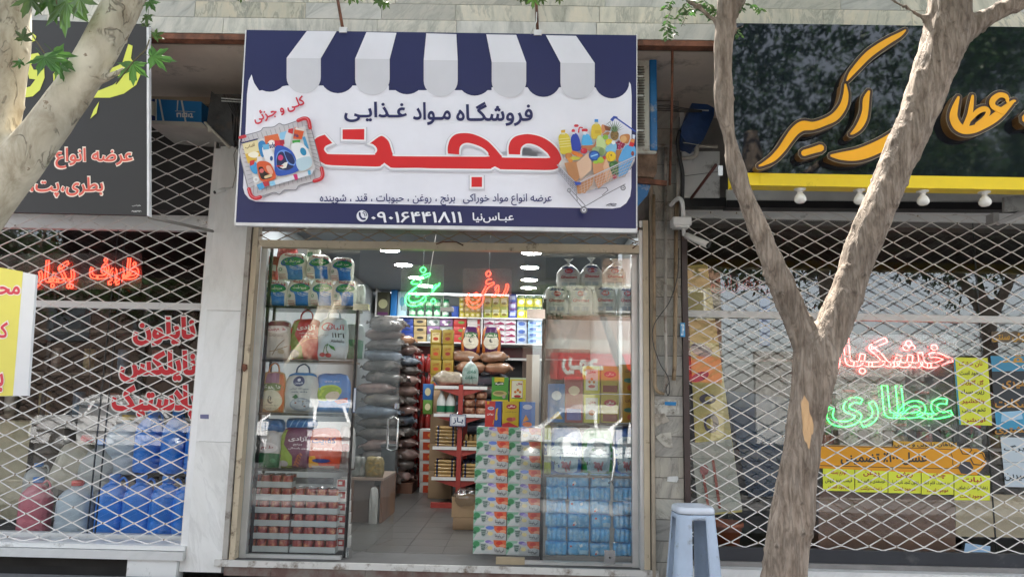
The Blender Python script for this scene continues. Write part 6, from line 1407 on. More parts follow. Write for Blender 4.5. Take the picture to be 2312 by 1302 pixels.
# ------------------------------------------------------------------ clutter under the overhang, left
bx = thing('blue_carton', 'blue carton with white straps stored upside down on the ledge over the left shop', 'carton', P(395, 275, -.25))
mb = MB(); mb.prism([P(337, 223, -.25), P(455, 230, -.25), P(455, 277, -.25), P(337, 272, -.25)], (0, .25, 0), M('blue_card', (.012, .16, .42), .5, var=.08))
art(mb, pxs(-.25), [('p', [(337, 224), (351, 224), (351, 272), (337, 272)], '1c2a5c'), ('p', [(350, 224), (354, 224), (354, 272), (351, 272)], 'c4c8c6'), ('p', [(358, 224), (362, 225), (371, 273), (367, 273)], 'c4c8c6'), ('p', [(400, 227), (403, 227), (401, 250), (399, 250)], 'c4c8c6'), ('p', [(408, 227), (412, 227), (421, 275), (417, 275)], 'c4c8c6'),
    ('p', [(398, 256), (402, 256), (402, 265), (399, 265)], 'd2d4d4'), ('p', [(399, 255), (409, 255), (409, 265), (406.5, 265), (406.5, 258), (399, 258)], 'd2d4d4'), ('p', [(411, 256), (413, 256), (413, 262), (422, 262), (422, 265), (411, 265)], 'd2d4d4'), ('p', [(414, 255), (423, 255), (423, 265), (420.5, 265), (420.5, 258), (414, 258)], 'd2d4d4'), ('p', [(425, 257), (428, 257), (428, 265), (425, 265)], 'd2d4d4'), ('p', [(429, 256), (434, 256), (434, 263), (436, 263), (436, 266), (429, 266), (429, 263), (431.5, 263), (431.5, 258.5), (429, 258.5)], 'd2d4d4'), ('s', [(396, 251), (440, 253)], .8, 'a8b0b4')], .0005)
mb.build('body', bx)
MB().prism([P(338, 228, -.28), P(349, 230, -.28), P(349, 261, -.28), P(340, 258, -.28)], (0, .02, 0), M('old_plug', (.42, .40, .34), .5)).build('cable_box', bx)
MB().prism([P(333, 272, -.32), P(455, 276, -.32), P(469, 290, -.32), P(333, 279, -.32)], (0, .5, 0), M('grey_ledge', (.40, .38, .34), .6, var=.15, vs=4)).build('storage_ledge', label='grey sheet ledge carrying the blue carton', cat='ledge')
MB().prism([P(333, 210, .1), P(500, 214, .1), P(470, 236, .1), P(333, 224, .1)], (0, .05, 0), M('tan_plaster', (.34, .28, .20), .8, var=.2, vs=3)).build('lintel_band', B)
ac = thing('old_blower', 'dark battered metal blower box with pipes tucked under the overhang beside the navy banner', 'blower', P(510, 330, -.5))
mb = MB(); G1_ = M('soot_metal', (.035, .034, .036), .6, var=.5, vs=7, bump=.5, bs=20, dirt='4a3a30', dirt_amt=.35, ds=6)
mb.prism([P(477, 206, -.50), P(522, 243, -.50), P(528, 332, -.50), P(466, 282, -.50)], (0, .03, 0), G1_)
mb.build('panel', ac)
mb = MB(); mb.prism([P(480, 212, -.45), P(556, 214, -.45), P(556, 330, -.45), P(528, 330, -.45)], (0, .35, 0), M('blower_body', (.05, .045, .045), .7, var=.4, vs=9, bump=.6, bs=14)).build('body', ac)
m2 = MB()
for i in range(5): m2.tube([P(505 + i * 8, 215 + i * 2, -.5), P(530 + i * 5, 262 + i * 6, -.54), P(528 + i * 6, 318, -.5)], .008, G1_, 6)
m2.tube([P(500, 222, -.52), P(548, 226, -.52)], .006, alu, 6).tube([P(500, 228, -.52), P(548, 231, -.52)], .006, alu, 6); m2.build('pipe', ac)
m2 = MB(); m2.tube([P(462, 276, -.53), P(473, 288, -.53), P(519, 334, -.53)], .011, M('pale_angle', (.42, .39, .33), .6), 4)
m2.prism([P(469, 286, -.54), P(476, 286, -.54), P(476, 297, -.54), P(469, 297, -.54)], (0, .02, 0), MATS['pale_angle']); m2.build('bracket', ac)
MB().tube([P(545, 322, -.3), P(535, 332, -.2), P(528, 350, -.06), P(530, 372, -.04)] + [P(533, 390, -.03), P(525, 425, -.02)], .004, M('grey_cable', (.2, .19, .17), .6), 5).build('hanging_cable', label='thin grey cable hanging down the white pillar head', cat='cable')
lc = thing('security_camera', 'small white bullet camera on the white pillar left of the navy banner', 'security camera', P(500, 440, -.1))
MB().tube([P(486, 434, -.16), P(508, 427, -.10)], .020, whitep, 14).build('housing', lc); MB().tube([P(484, 434.5, -.165), P(486, 434, -.158)], .014, blackp, 12).build('lens', lc)
MB().tube([P(508, 427, -.10), P(520, 424, -.02), P(522, 424, .0)], .010, whitep, 10).build('bracket', lc)
MB().prism([P(452, 935, -.003), P(471, 935, -.003), P(471, 945, -.003), P(452, 944, -.003)], (0, .003, 0), ink('6a6a8c')).build('pillar_sticker', label='small violet sticker on the white marble pillar', cat='sticker')
MB().prism([P(548, 820, -.02), P(556, 822, -.02), P(557, 832, -.02), P(550, 838, -.02), P(545, 830, -.02)], (0, .03, 0), rust).build('jamb_lock', B)
# ------------------------------------------------------------------ clutter, right of the banner
cl_ = thing('evaporative_cooler', 'old blue framed air cooler with torn louvre pads behind the right end of the banner', 'air cooler', P(1455, 380, -.75))
x0, x1, z0, z1 = zrect(1340, 126, 1482, 345, -.75)
BP = M('cooler_blue_paint', (.015, .16, .42), .4, var=.15, dirt='b8b4a8', dirt_amt=.12, ds=7)
CW_ = M('cooler_white_sheet', (.58, .58, .52), .6, var=.1, dirt='6a4a34', dirt_amt=.3, ds=6)
MB().box(x0, x1, -.75, -.40, z0, z1, CW_, bev=.01).build('body', cl_)
MB().box(P(1467, 250, -.76).x, x1 + .004, -.762, -.39, z0 + .02, z1 + .004, BP, bev=.008).box(x0, x1 + .003, -.762, -.39, z1 - .03, z1 + .005, BP, bev=.008).build('frame', cl_)
mb = MB(); pad = M('cooler_pad', (.22, .20, .165), .9, var=.5, vs=18, bump=.9, bs=50, dirt='5a4638', dirt_amt=.5, ds=9)
for k in range(30):
    py = 150 + k * 6.1; a, b = P(1437, py, -.77), P(1454 + (k * 7 % 3), py, -.77)
    mb.add([a, b, b + Vector((0, -.018, -.014)), a + Vector((0, -.018, -.014)), a + Vector((0, .02, 0)), b + Vector((0, .02, 0))], [(0, 1, 2, 3), (0, 4, 5, 1)], pad)
for py in (170, 214, 292): mb.prism([P(1437, py, -.79), P(1453, py, -.79), P(1453, py + 4, -.79), P(1437, py + 4, -.79)], (0, .01, 0), whitep)
mb.build('louvre', cl_)
mb = MB(); mb.prism([P(1436, 345, -.72), P(1484, 345, -.72), P(1483, 388, -.70), P(1478, 400, -.7), P(1436, 398, -.72)], (0, .3, 0), M('rotted_base', (.20, .13, .09), .9, var=.5, vs=10, bump=.9, bs=18, dirt='6a645c', dirt_amt=.4, ds=9)); mb.build('base', cl_)
MB().prism([P(1436, 400, -.73), P(1506, 408, -.73), P(1506, 418, -.73), P(1436, 412, -.73)], (0, .03, 0), rust).prism([P(1436, 414, -.7), P(1470, 414, -.7), P(1462, 440, -.7), P(1436, 470, -.7)], (0, .03, 0), BP).build('bracket', cl_)
pcol = M('galvanised_pipe', (.34, .31, .27), .55, metal=.3, var=.25, vs=9, dirt='5a4230', dirt_amt=.35, ds=8)
pbr = M('brown_pipe', (.28, .20, .12), .6, var=.25, vs=9, dirt='46301f', dirt_amt=.35, ds=7)
def pipe(label, pts, r, m, Y=None, n=10, sm=True):
    q = [P(*p) for p in pts]; q = [Vector(v) for v in (catmull([tuple(v) for v in q], 5) if sm and len(q) > 2 else q)]
    return MB().tube(q, r, m, n).build('pipe', label=label, cat='pipe', group='pipes on the stone pilaster')
pipe('slim brown vertical pipe nearest the doorway on the stone pilaster', [(1476, 440, -.06), (1478, 800, -.06), (1479, 845, -.06), (1479, 870, -.06), (1486, 884, -.06), (1500, 888, -.06)], .014, pbr)
pipe('pale grey vertical pipe in the middle of the stone pilaster', [(1503, 412, -.07), (1502, 700, -.07), (1504, 845, -.07), (1503, 868, -.07), (1499, 886, -.07)], .014, pcol, sm=False)
pipe('brown vertical pipe nearest the black shutter rail', [(1527, 470, -.05), (1525, 700, -.05), (1523, 830, -.05), (1521, 858, -.05)], .017, pbr, sm=False)
pipe('long thin rod hanging from the overhang down to the pipes', [(1518, 112, -.97), (1517, 250, -.72), (1512, 418, -.40)], .010, rust, sm=False)
pipe('grey horizontal pipe running behind the tree stem', [(1483, 329, -.08), (1620, 331, -.08)], .015, pcol, sm=False)
pipe('pair of grey vertical pipe stubs under the overhang', [(1503, 333, -.10), (1503, 412, -.08)], .014, pcol, sm=False)
pipe('pale bent elbow pipe under the blue tarpaulin', [(1571, 293, -.30), (1573, 330, -.28), (1570, 350, -.26), (1556, 357, -.26), (1534, 358, -.2)], .020, pcol)
pipe('grey vertical pipe beside the black hose', [(1531, 358, -.16), (1531, 455, -.12)], .018, pcol, sm=False)
pipe('brown vertical pipe stub below the white camera conduit', [(1528, 455, -.06), (1527, 520, -.05)], .017, pbr, sm=False)
MB().tube([Vector(v) for v in catmull([tuple(P(x, y, z)) for x, y, z in ((1535, 296, -.28), (1530, 320, -.28), (1533, 350, -.27), (1541, 390, -.22), (1541, 430, -.16), (1538, 500, -.10), (1538, 520, -.06))], 6)], .016, M('black_rubber', (.012, .012, .012), .5), 10).build('black_hose', label='thick black hose snaking down between the pipes and the white sheet', cat='hose')
tp_ = MB(); q = [P(x, y, -.32) for x, y in ((1562, 233), (1598, 236), (1613, 244), (1612, 262), (1600, 290), (1588, 316), (1570, 330), (1550, 320), (1537, 305), (1541, 280), (1552, 262))]
tp_.prism(q, (0, .22, 0), M('blue_tarpaulin', (.008, .035, .12), .45, var=.4, vs=5, bump=.9, bs=6)); tp_.tube([P(1563, 248, -.34), P(1600, 250, -.34)], .006, alu, 6)
tp_.build('tarpaulin_bundle', label='dark blue tarpaulin bundle hanging under the overhang beside the tree stem', cat='tarpaulin')
MB().tube([P(1543, 322, -.34), P(1580, 328, -.36), P(1619, 335, -.38)], .003, M('pale_rope', (.5, .45, .36), .8), 5).build('rope', label='thin pale rope stretched under the blue tarpaulin', cat='rope')
m_ = MB()
for k in range(4): m_.tube([Vector(v) for v in catmull([tuple(P(x, y, z)) for x, y, z in ((1482, 240 + k * 3, -.2), (1510, 238 + k * 4, -.3), (1540, 244 + k * 3, -.34), (1585, 250 + k, -.36))], 4)], .004, blackp, 5)
m_.build('cable_bundle', label='bundle of black cables running to the blue tarpaulin', cat='cables')
ws2 = MB(); ws2.prism([P(1541, 342, -.12), P(1625, 342, -.12), P(1625, 446, -.12), P(1541, 446, -.12)], (0, .03, 0), M('old_white_sheet', (.56, .55, .53), .5, var=.08, vs=3, dirt='54493f', dirt_amt=.2, ds=4)).prism([P(1536, 250, -.10), P(1545, 250, -.10), P(1545, 342, -.10), P(1536, 342, -.10)], (0, .02, 0), MATS['old_white_sheet'])
ws2.tube([P(1541, 398, -.125), P(1620, 388, -.125)], .002, blackp, 4); ws2.build('metal_sheet', label='dull white metal sheet behind the black hose, left of the yellow edge', cat='sheet')
MB().tube([P(1617, 372, -.5), P(1561, 447, -.14)], .013, M('maroon_rod', (.10, .03, .025), .5), 6).build('strut', label='dark red slanting strut in front of the white sheet', cat='strut')
MB().prism([P(1545, 446, -.1), P(1640, 446, -.1), P(1640, 466, -.1), P(1545, 466, -.1)], (0, .12, 0), blackp).build('beam', B)
MB().prism([P(1622, 374, -1.19), P(1632, 374, -1.19), P(1632, 396, -1.19), P(1622, 396, -1.19)], (0, .01, 0), ink('c8ccd0')).build('end_sticker', rs)
# camera on conduit
cc = thing('security_camera', 'white bullet camera on a square junction box at the top left of the right shop', 'security camera', P(1540, 500, -.22))
MB().tube([Vector(v) for v in catmull([tuple(P(x, y, z)) for x, y, z in ((1514, 464, -.05), (1524, 453, -.12), (1533, 448, -.2), (1540, 456, -.22), (1542, 475, -.22), (1542, 490, -.22))], 5)], .018, whitep, 12).build('conduit', cc)
x0, x1, z0, z1 = zrect(1520, 489, 1562, 507, -.27)
MB().box(x0, x1, -.27, -.13, z0, z1, whitep, bev=.006).box(x0 + .015, x1 - .015, -.255, -.145, z0 - .016, z0 + .001, whitep, bev=.003).build('junction_box', cc)
MB().tube([P(1543, 508, -.2), P(1544, 530, -.2), P(1552, 534, -.22)], .016, whitep, 10).build('arm', cc)
MB().tube([P(1550, 532, -.22), P(1560, 536, -.26), P(1598, 553, -.36)], .028, M('camera_shell', (.6, .58, .54), .4), 16).build('housing', cc)
a_, b_ = P(1556, 527, -.25), P(1607, 546, -.38)
MB().add([a_ + Vector((-.0, 0, .004)), b_, b_ + Vector((-.02, 0, -.05)), b_ + Vector((0, .07, .0)), a_ + Vector((0, .05, .0))], [(0, 1, 2), (0, 1, 3, 4)], M('camera_hood', (.09, .09, .09), .4)).tube([P(1598, 553, -.36), P(1600, 554, -.365)], .022, blackp, 14).build('hood', cc)
# papers on the pilaster
for i, (pts, c_, l_) in enumerate([(((1471, 900), (1534, 902), (1534, 935), (1472, 938)), 'b9b5ac', 'torn white poster remains with handwriting at the middle of the stone pilaster'), (((1501, 906), (1527, 907), (1526, 915), (1501, 914)), '2f7ab0', 'small blue paper scrap on the torn poster'),
                                     (((1507, 1075), (1530, 1074), (1532, 1080), (1528, 1088), (1506, 1086)), 'c9c9c6', 'small white paper patch low on the stone pilaster'), (((1475, 935), (1500, 932), (1512, 950), (1480, 962)), 'a89f92', 'ragged grey paper remnant under the torn poster'), (((1480, 985), (1492, 978), (1515, 975), (1519, 1010), (1502, 1008), (1490, 998)), 'b4aea2', 'ragged pale glue patch on the stone pilaster, above the small white paper')]):
    mb = MB(); Yp = -.004 - i * .0012
    mb.prism([P(*p, Yp) for p in pts], (0, .001, 0), M('old_paper_' + c_, c_, .8, var=.12, vs=12, dirt='6a6258', dirt_amt=.45 if i != 1 else .05, ds=14))
    if i == 0: art(mb, pxs(Yp), [('t', 'بفروش شاندیز', 1471, 914, 1500, 906, '2e2c2a', .01)], .0005)
    mb.build('paper_scrap', label=l_, cat='paper')
m_ = MB(); m_.tube([Vector(v) for v in catmull([tuple(P(x, y, -.09)) for x, y in ((1532, 560), (1530, 620), (1512, 680), (1478, 730), (1474, 770), (1490, 820), (1508, 850), (1512, 880), (1508, 892), (1504, 878), (1511, 862))], 6)], .004, blackp, 5)
m_.build('loose_cable', label='loose black cable crossing the pilaster pipes, coiled at its end', cat='cable')
x0, x1, z0, z1 = zrect(1466, 500, 1471, 1270, -.02)

# ------------------------------------------------------------------ stool
def stool():
    sm_ = M('pale_blue_plastic', (.42, .50, .62), .4, var=.08, vs=5, dirt='77756e', dirt_amt=.14, ds=7, bump=.1, bs=60)
    px = 1567; Ys = -.45; base = P(px, 1300, Ys); zt = P(1565, 1150, Ys - .0).z + .035; g = -.114; H = zt - g
    t = thing('plastic_stool', 'pale blue plastic stool with slotted sides on the pavement before the stone pilaster', 'stool', (P(1565, 1230, Ys).x, Ys, g), rz=R(5))
    wt, wb = .134, .190; nx = 64
    def ring(h, half, corner=4.5):
        out = []
        for k in range(nx):
            a = 2 * PI * (k + .5) / nx; ca, sa = math.cos(a), math.sin(a); q = (abs(ca) ** corner + abs(sa) ** corner) ** (-1 / corner)
            out.append((half * q * ca, half * q * sa, h))
        return out
    m_ = MB(); lev = [(0, wb), (.06, wb - .006)] + [(H * f_, wb + (wt - wb) * f_) for f_ in (.12, .2, .3, .4, .5, .6, .7, .8, .87)] + [(H - .055, wt + .003)]
    vs = []
    for h, half in lev: vs += ring(h, half)
    fs = []
    for j in range(len(lev) - 1):
        f0 = (lev[j][0] + lev[j + 1][0]) / 2 / H
        for k in range(nx):
            ang = (2 * PI * (k + 1) / nx) % (PI / 2); mid = ang < .34 or PI / 2 - ang < .34
            if .12 < f0 < .86 and mid: continue
            fs.append((j * nx + k, j * nx + (k + 1) % nx, (j + 1) * nx + (k + 1) % nx, (j + 1) * nx + k))
    m_.add(vs, fs, sm_, True)
    o = m_.build('leg_shell', t, local=True); md = o.modifiers.new('thick', 'SOLIDIFY'); md.thickness = .006; md.offset = 0
    b2 = MB()
    for s in (-1, 1):
        for ax in (0, 1):
            pass
    rim = MB(); R_ = [(H - .050, wt + .003), (H - .046, wt + .009), (H - .014, wt + .004), (H - .004, wt - .004), (H, wt - .018), (H - .004, wt - .03), (H - .005, .04), (H - .005, .0005)]
    vs = []
    for h, half in R_: vs += ring(h, half)
    fs = [(j * nx + k, j * nx + (k + 1) % nx, (j + 1) * nx + (k + 1) % nx, (j + 1) * nx + k) for j in range(len(R_) - 1) for k in range(nx)]
    rim.add(vs, fs, M('pale_white_plastic', (.66, .70, .78), .3, var=.03), True)
    for i in range(-5, 6):
        for j in range(-5, 6): rim.box(i * .018 - .006, i * .018 + .006, j * .018 - .006, j * .018 + .006, H - .006, H - .002, MATS['pale_white_plastic'])
    rim.build('seat', t, local=True)
stool()

# ------------------------------------------------------------------ left shop: drums, jerry cans, shelf
def plast(n_, c_, al=1.0): return M(n_, c_, .3, var=.12, vs=4, spec=.5, sub=0)
BL = plast('drum_blue', (.012, .20, .72)); CRM = plast('drum_cream', (.50, .46, .36)); PNK = plast('can_pink', (.52, .13, .17)); WBL = plast('can_white', (.45, .52, .58)); CLR = plast('can_clear', (.40, .42, .40)); CBL = plast('cap_blue', (.02, .2, .6)); CRD = plast('cap_red', (.6, .02, .02)); CYL = plast('cap_yellow', (.6, .4, .05))
def jug(label, loc, h_, w_, m, cap, group, rz=0, lie=None, sq=3.2, handle=True):
    t = thing('plastic_jug', label, 'jug', loc, group)
    prof = [(w_ * .44, 0), (w_ * .5, h_ * .03), (w_ * .5, h_ * .3), (w_ * .485, h_ * .32), (w_ * .5, h_ * .34), (w_ * .5, h_ * .62), (w_ * .45, h_ * .74), (w_ * .3, h_ * .84), (w_ * .16, h_ * .88), (w_ * .15, h_ * .93)]
    MB().lathe(prof, (0, 0, 0), m, 24, sq=sq, sy=.8).build('body', t, local=True)
    MB().lathe([(w_ * .18, h_ * .92), (w_ * .18, h_), (w_ * .16, h_ * 1.01), (.001, h_ * 1.012)], (0, 0, 0), cap, 16).build('cap', t, local=True)
    if handle: MB().tube([Vector(v) for v in catmull([(w_ * .12, 0, h_ * .88), (w_ * .3, 0, h_ * .95), (w_ * .42, 0, h_ * .88), (w_ * .44, 0, h_ * .74)], 4)], w_ * .04, m, 8).build('handle', t, local=True)
    t.rotation_euler = (0, lie or 0, rz); return t
Yl = .75
def jl(px, pyb, Y): p = P(px, pyb, Y); return (p.x, Y, p.z)
zf = .02
gpj = 'jugs and drums behind the left shop window'
def gl2(px, Y): return (P(px, 1150, Y).x, Y, zf)
jug('pink jug standing on the floor, near the left of the left window', gl2(80, .62), .52, .26, PNK, CBL, gpj)
jug('pale blue white jug with red cap on the floor, right of the pink one', gl2(170, .62), .50, .30, WBL, CRD, gpj)
jug('cream jerry can tilted behind the pale jug', (P(150, 1080, .95).x, .95, .42), .50, .34, CRM, CRD, gpj, lie=.35)
jug('large clear jug with faint blue tint left of the blue drums', (P(225, 1100, .95).x, .95, .25), .62, .38, CLR, CBL, gpj)
jug('small clear jug with blue cap over the pink jug', (P(70, 1100, .80).x, .88, .30), .34, .22, CLR, CBL, gpj)
jug('white round jug with yellow cap beside the blue drums', (P(268, 1080, .9).x, .98, .55), .55, .34, WBL, CYL, gpj)
bd = None; gpb = 'blue drums stacked behind the left window'
for i, (px, zz, Y, l_) in enumerate([(258, zf, .66, 'blue drum on the floor, leftmost of the lower row'), (318, zf, .60, 'blue drum on the floor, second of the lower row'), (378, zf, .58, 'blue drum on the floor, third of the lower row, beside the window edge'), (430, zf, .60, 'blue drum on the floor, rightmost behind the white pillar'),
                                     (330, .60, .72, 'blue drum in the upper row, leftmost'), (388, .60, .70, 'blue drum in the upper row, middle'), (440, .60, .72, 'blue drum in the upper row, rightmost behind the pillar')]):
    x_ = P(px, 1100, Y).x
    if bd is None: bd = jug(l_, (x_, Y, zz), .56, .27, BL, CBL, gpb, sq=2.6); 
    else: dup(bd, (x_, Y, zz), l_, rot=(0, 0, .3 * i))
sh = thing('stock_shelf', 'dim shelf unit with stacked cups at the back of the left shop', 'shelf', P(150, 1000, 2.4))
mb = MB()
for z in (.5, 1.0, 1.5, 2.0): mb.box(-6.6, -2.9, 2.3, 2.8, z, z + .03, M('dim_shelf_board', (.16, .14, .11), .6))
mb.build('board', sh); mb = MB()
for x_ in (-6.6, -5.5, -4.4, -3.4): mb.box(x_, x_ + .04, 2.3, 2.34, 0, 2.6, darkm)
mb.build('post', sh)
cupm = [M('cup_sleeve_%d' % i, c_, .5, perobj=.2) for i, c_ in enumerate(((.5, .48, .42), (.28, .12, .09), (.12, .2, .28), (.45, .38, .2)))]
for k in range(26):
    lvl = (.53, 1.03, 1.53)[k % 3]; x_ = -6.4 + (k // 3) * .4 + (k % 3) * .07
    mb = MB(); mb.lathe([(.05, 0), (.06, .1), (.061, .1), (.052, .02), (.06, .12), (.062, .2), (.063, .28)], (0, 0, 0), cupm[k % 4], 12)
    o = mb.build('cup_stack', local=True, label='cup stack on the dim shelf of the left shop, %s board, %s' % (('lowest', 'middle', 'upper')[k % 3], NTH[k // 3]), cat='cup stack', group='cup stacks in the left shop'); o.location = (x_, 2.42, lvl)
for i, (px, py, w__, h__, c_, l_) in enumerate([(30, 1010, .5, .4, (.45, .40, .26), 'pale cardboard box high in the left shop behind the lattice'), (110, 1010, .35, .45, (.10, .08, .06), 'dark cardboard box beside the pale one in the left shop'), (235, 960, .5, .16, (.35, .33, .30), 'grey flat carton on the shelf behind the clear jug')]):
    p = P(px, py - 60, 1.5); MB().box(p.x - w__ / 2, p.x + w__ / 2, 1.5, 1.8, zf + .001, p.z, M('box_%d' % i, c_, .7, var=.15)).build('cardboard_box', label=l_, cat='box', group='boxes in the left shop')
MB().lathe([(.06, 0), (.10, .03), (.11, .035)], P(203, 915, .8) + Vector((0, 0, -.02)), tin, 20).tube([P(203, 915, .8), P(203, 880, .8), P(203, 560, .8)], .004, darkm, 5).build('hanging_lamp', label='small round metal lamp shade hanging in the left shop', cat='lamp')

# ------------------------------------------------------------------ right shop: notices, banner, jars
def sheet(name, label, cat, pts, Y, col, ops, group=None, th=.002):
    mb = MB(); mb.prism([P(*p, Y) for p in pts], (0, th, 0), ink(col, .6)); art(mb, pxs(Y), ops, .0006); return mb.build(name, label=label, cat=cat, group=group)
YG = .392
YLW = 'e4ea44'; gy = 'yellow price sheets on the right shop glass'
sheet('honey_banner', 'amber banner with black lettering and hexagons stuck on the right glass', 'window sticker', [(1850, 1004), (2205, 1012), (2222, 1022), (2228, 1046), (2205, 1072), (1850, 1056)], YG - .001, 'e8a01c',
      [('s', [(1850, 1006), (2130, 1013), (2147, 1022), (2151, 1048), (2140, 1057), (1850, 1050)], .8, '2e2a26'), ('t', 'عسل ۱۰۰٪ تضمینی', 1898, 1049, 2093, 1020, '35312e', .03),
       ('p', [(2163, 1055), (2172, 1040), (2190, 1042), (2198, 1055), (2188, 1070), (2170, 1068)], '3c3c44')] +
      [('s', [(cx_ + r_ * math.cos(PI / 3 * k + .1), cy_ + r_ * .9 * math.sin(PI / 3 * k + .1)) for k in range(7)], 1.1, '4a3a2a', True) for cx_, cy_, r_ in ((2181, 1014, 13), (2208, 1035, 17))])
sheet('herb_lettering', 'small black words on an amber strip above the amber banner', 'window sticker', [(2017, 995), (2160, 998), (2160, 1011), (2017, 1008)], YG - .0005, 'd9a63a', [('t', 'گیاهان دارویی و سنتی', 2019, 1009, 2159, 996, '3a322a', .03)])
for i, (x0, x1, y0, y1, a_, b_, c_) in enumerate([(1858, 1929, 1056, 1107, 'لوازم بسته', 'قیمت خرید فروش', 'موجود است'), (1931, 2004, 1057, 1110, 'روغن', 'گوسفندی و گاوی اعلا', 'با ضمانت برگشت'), (2006, 2079, 1060, 1112, 'روغن', 'زیتون کنجد ناب اصل', 'موجود است'), (2081, 2153, 1062, 1115, 'چـای', 'سر سفید، قلم اعلا', 'موجود است'), (2155, 2235, 1072, 1128, 'نبات', 'زعفرانی هشت ضلعی', 'موجود است')]):
    sheet('price_sheet', 'yellow price sheet under the amber banner, %s of five' % ['leftmost beside the trunk', 'second from the left', 'middle one', 'fourth from the left', 'rightmost and lowest'][i], 'price sheet', [(x0, y0), (x1, y0 + 1), (x1, y1 + 1), (x0, y1)], YG, YLW,
          [('t', a_, x0 + 18, y0 + 18, x1 - 18, y0 + 4, 'b03a28', .03), ('t', b_, x0 + 5, y0 + 34, x1 - 5, y0 + 23, '3a3a2c', .02), ('t', c_, x0 + 12, y1 - 3, x1 - 12, y1 - 14, 'a8402c', .02)], gy)
sheet('price_sheet', 'tall narrow yellow price sheet left of the blue lettered window strip', 'price sheet', [(2152, 806), (2230, 808), (2240, 960), (2166, 958)], YG, YLW,
      [('p', [(2152, 806), (2156, 806), (2170, 958), (2166, 958)], '3a98b8')] + [('t', tx, 2165 + k * 1.5, 828 + k * 21, 2218 + k * 1.5, 815 + k * 21, ('a8402c', '3a3a2c')[k % 2], .02) for k, tx in enumerate(('نان خشک', 'موجود است', 'گل گاوزبان', 'زیره سیاه', 'خاکشیر', 'تخم شربتی', 'آویشن'))], gy)
sheet('window_poster', 'blue and dark window poster with gold words at the right edge', 'poster', [(2236, 803), (2420, 806), (2420, 985), (2250, 982)], YG, '34393e',
      [('p', [(2236, 803), (2420, 806), (2420, 835), (2240, 838)], '3a8fb4'), ('p', [(2246, 930), (2420, 920), (2420, 970), (2250, 968)], '3a98c0'), ('p', [(2262, 930), (2305, 926), (2310, 945), (2260, 952)], '9cc8e4'), ('t', 'نقد', 2256, 818, 2325, 801, 'c8962c', .02), ('t', 'شیری', 2262, 878, 2325, 852, 'b8842c', .03), ('t', 'شکلات', 2246, 920, 2325, 900, 'b8842c', .03), ('t', 'مشتری', 2246, 980, 2325, 962, 'b8842c', .03)])
sheet('gold_lettering', 'gold words stuck above the blue poster at the right edge', 'window sticker', [(2238, 748), (2420, 750), (2420, 774), (2238, 772)], YG, '6a5a44', [('t', 'فروش سنتی', 2240, 772, 2330, 750, 'c8962c', .03)])
sheet('paper_notice', 'white paper with two black handwritten words at the right edge of the right window', 'notice', [(2259, 986), (2345, 988), (2350, 1100), (2270, 1098)], YG, 'c6d2da', [('t', 'برگ', 2266, 1020, 2314, 1004, '3c4850', .02), ('t', 'شیرین', 2268, 1085, 2325, 1064, '3c4850', .02), ('s', [(2262, 1042), (2345, 1044)], .5, '8a969e')])
sheet('paper_sheet', 'plain pale blue paper at the foot of the right window', 'paper', [(2180, 1225), (2236, 1232), (2236, 1266), (2174, 1262)], YG, 'a4c4e0', [])
# leaning roll up banner
mb = MB(); pts = [(1550, 600), (1597, 596), (1675, 1150), (1590, 1160)]
mb.prism([P(1550, 600, .62), P(1597, 596, .62), P(1676, 1155, .55), P(1578, 1165, .55)], (0, .01, 0), M('banner_gold', (.62, .50, .15), .45, var=.15, vs=3, bump=.3, bs=8))
def rb_(x, y, o): return P(x, y, .62 - (y - 596) / 560 * .07 - .002 - o)
art(mb, rb_, [('p', [(1560, 1000), (1652, 990), (1676, 1150), (1578, 1160)], 'a8a89c'), ('e', 1598, 900, 19, 12, '3a3048'), ('e', 1600, 900, 9, 6, 'a8963a'), ('e', 1606, 955, 17, 22, '42364a'), ('e', 1602, 955, 8, 12, 'a8963a'), ('e', 1584, 790, 26, 14, '4a3a58', R(20)), ('e', 1580, 850, 22, 10, '4a3a58', R(-20)), ('s', [(1585, 1050), (1600, 1150)], 3, 'a04a38'), ('s', [(1610, 1040), (1625, 1145)], 3, 'a04a38'), ('e', 1590, 1060, 10, 12, 'a04a48')], .0008)
mb.build('standing_banner', label='tall gold printed banner leaning inside the right shop window beside the black rail', cat='banner')
t = thing('plant_pot', 'orange clay pot on the floor behind the stool in the right shop', 'pot', (P(1640, 1235, .75).x, .75, .021))
MB().lathe([(.10, 0), (.14, .22), (.155, .22), (.155, .26), (.14, .26), (.13, .2)], (0, 0, 0), M('terracotta', (.50, .14, .06), .6), 24).build('pot_body', t, local=True)
MB().lathe([(.132, .215), (.001, .22)], (0, 0, 0), M('potting_soil', (.03, .02, .015), .9), 16, cap=False).build('soil', t, local=True)
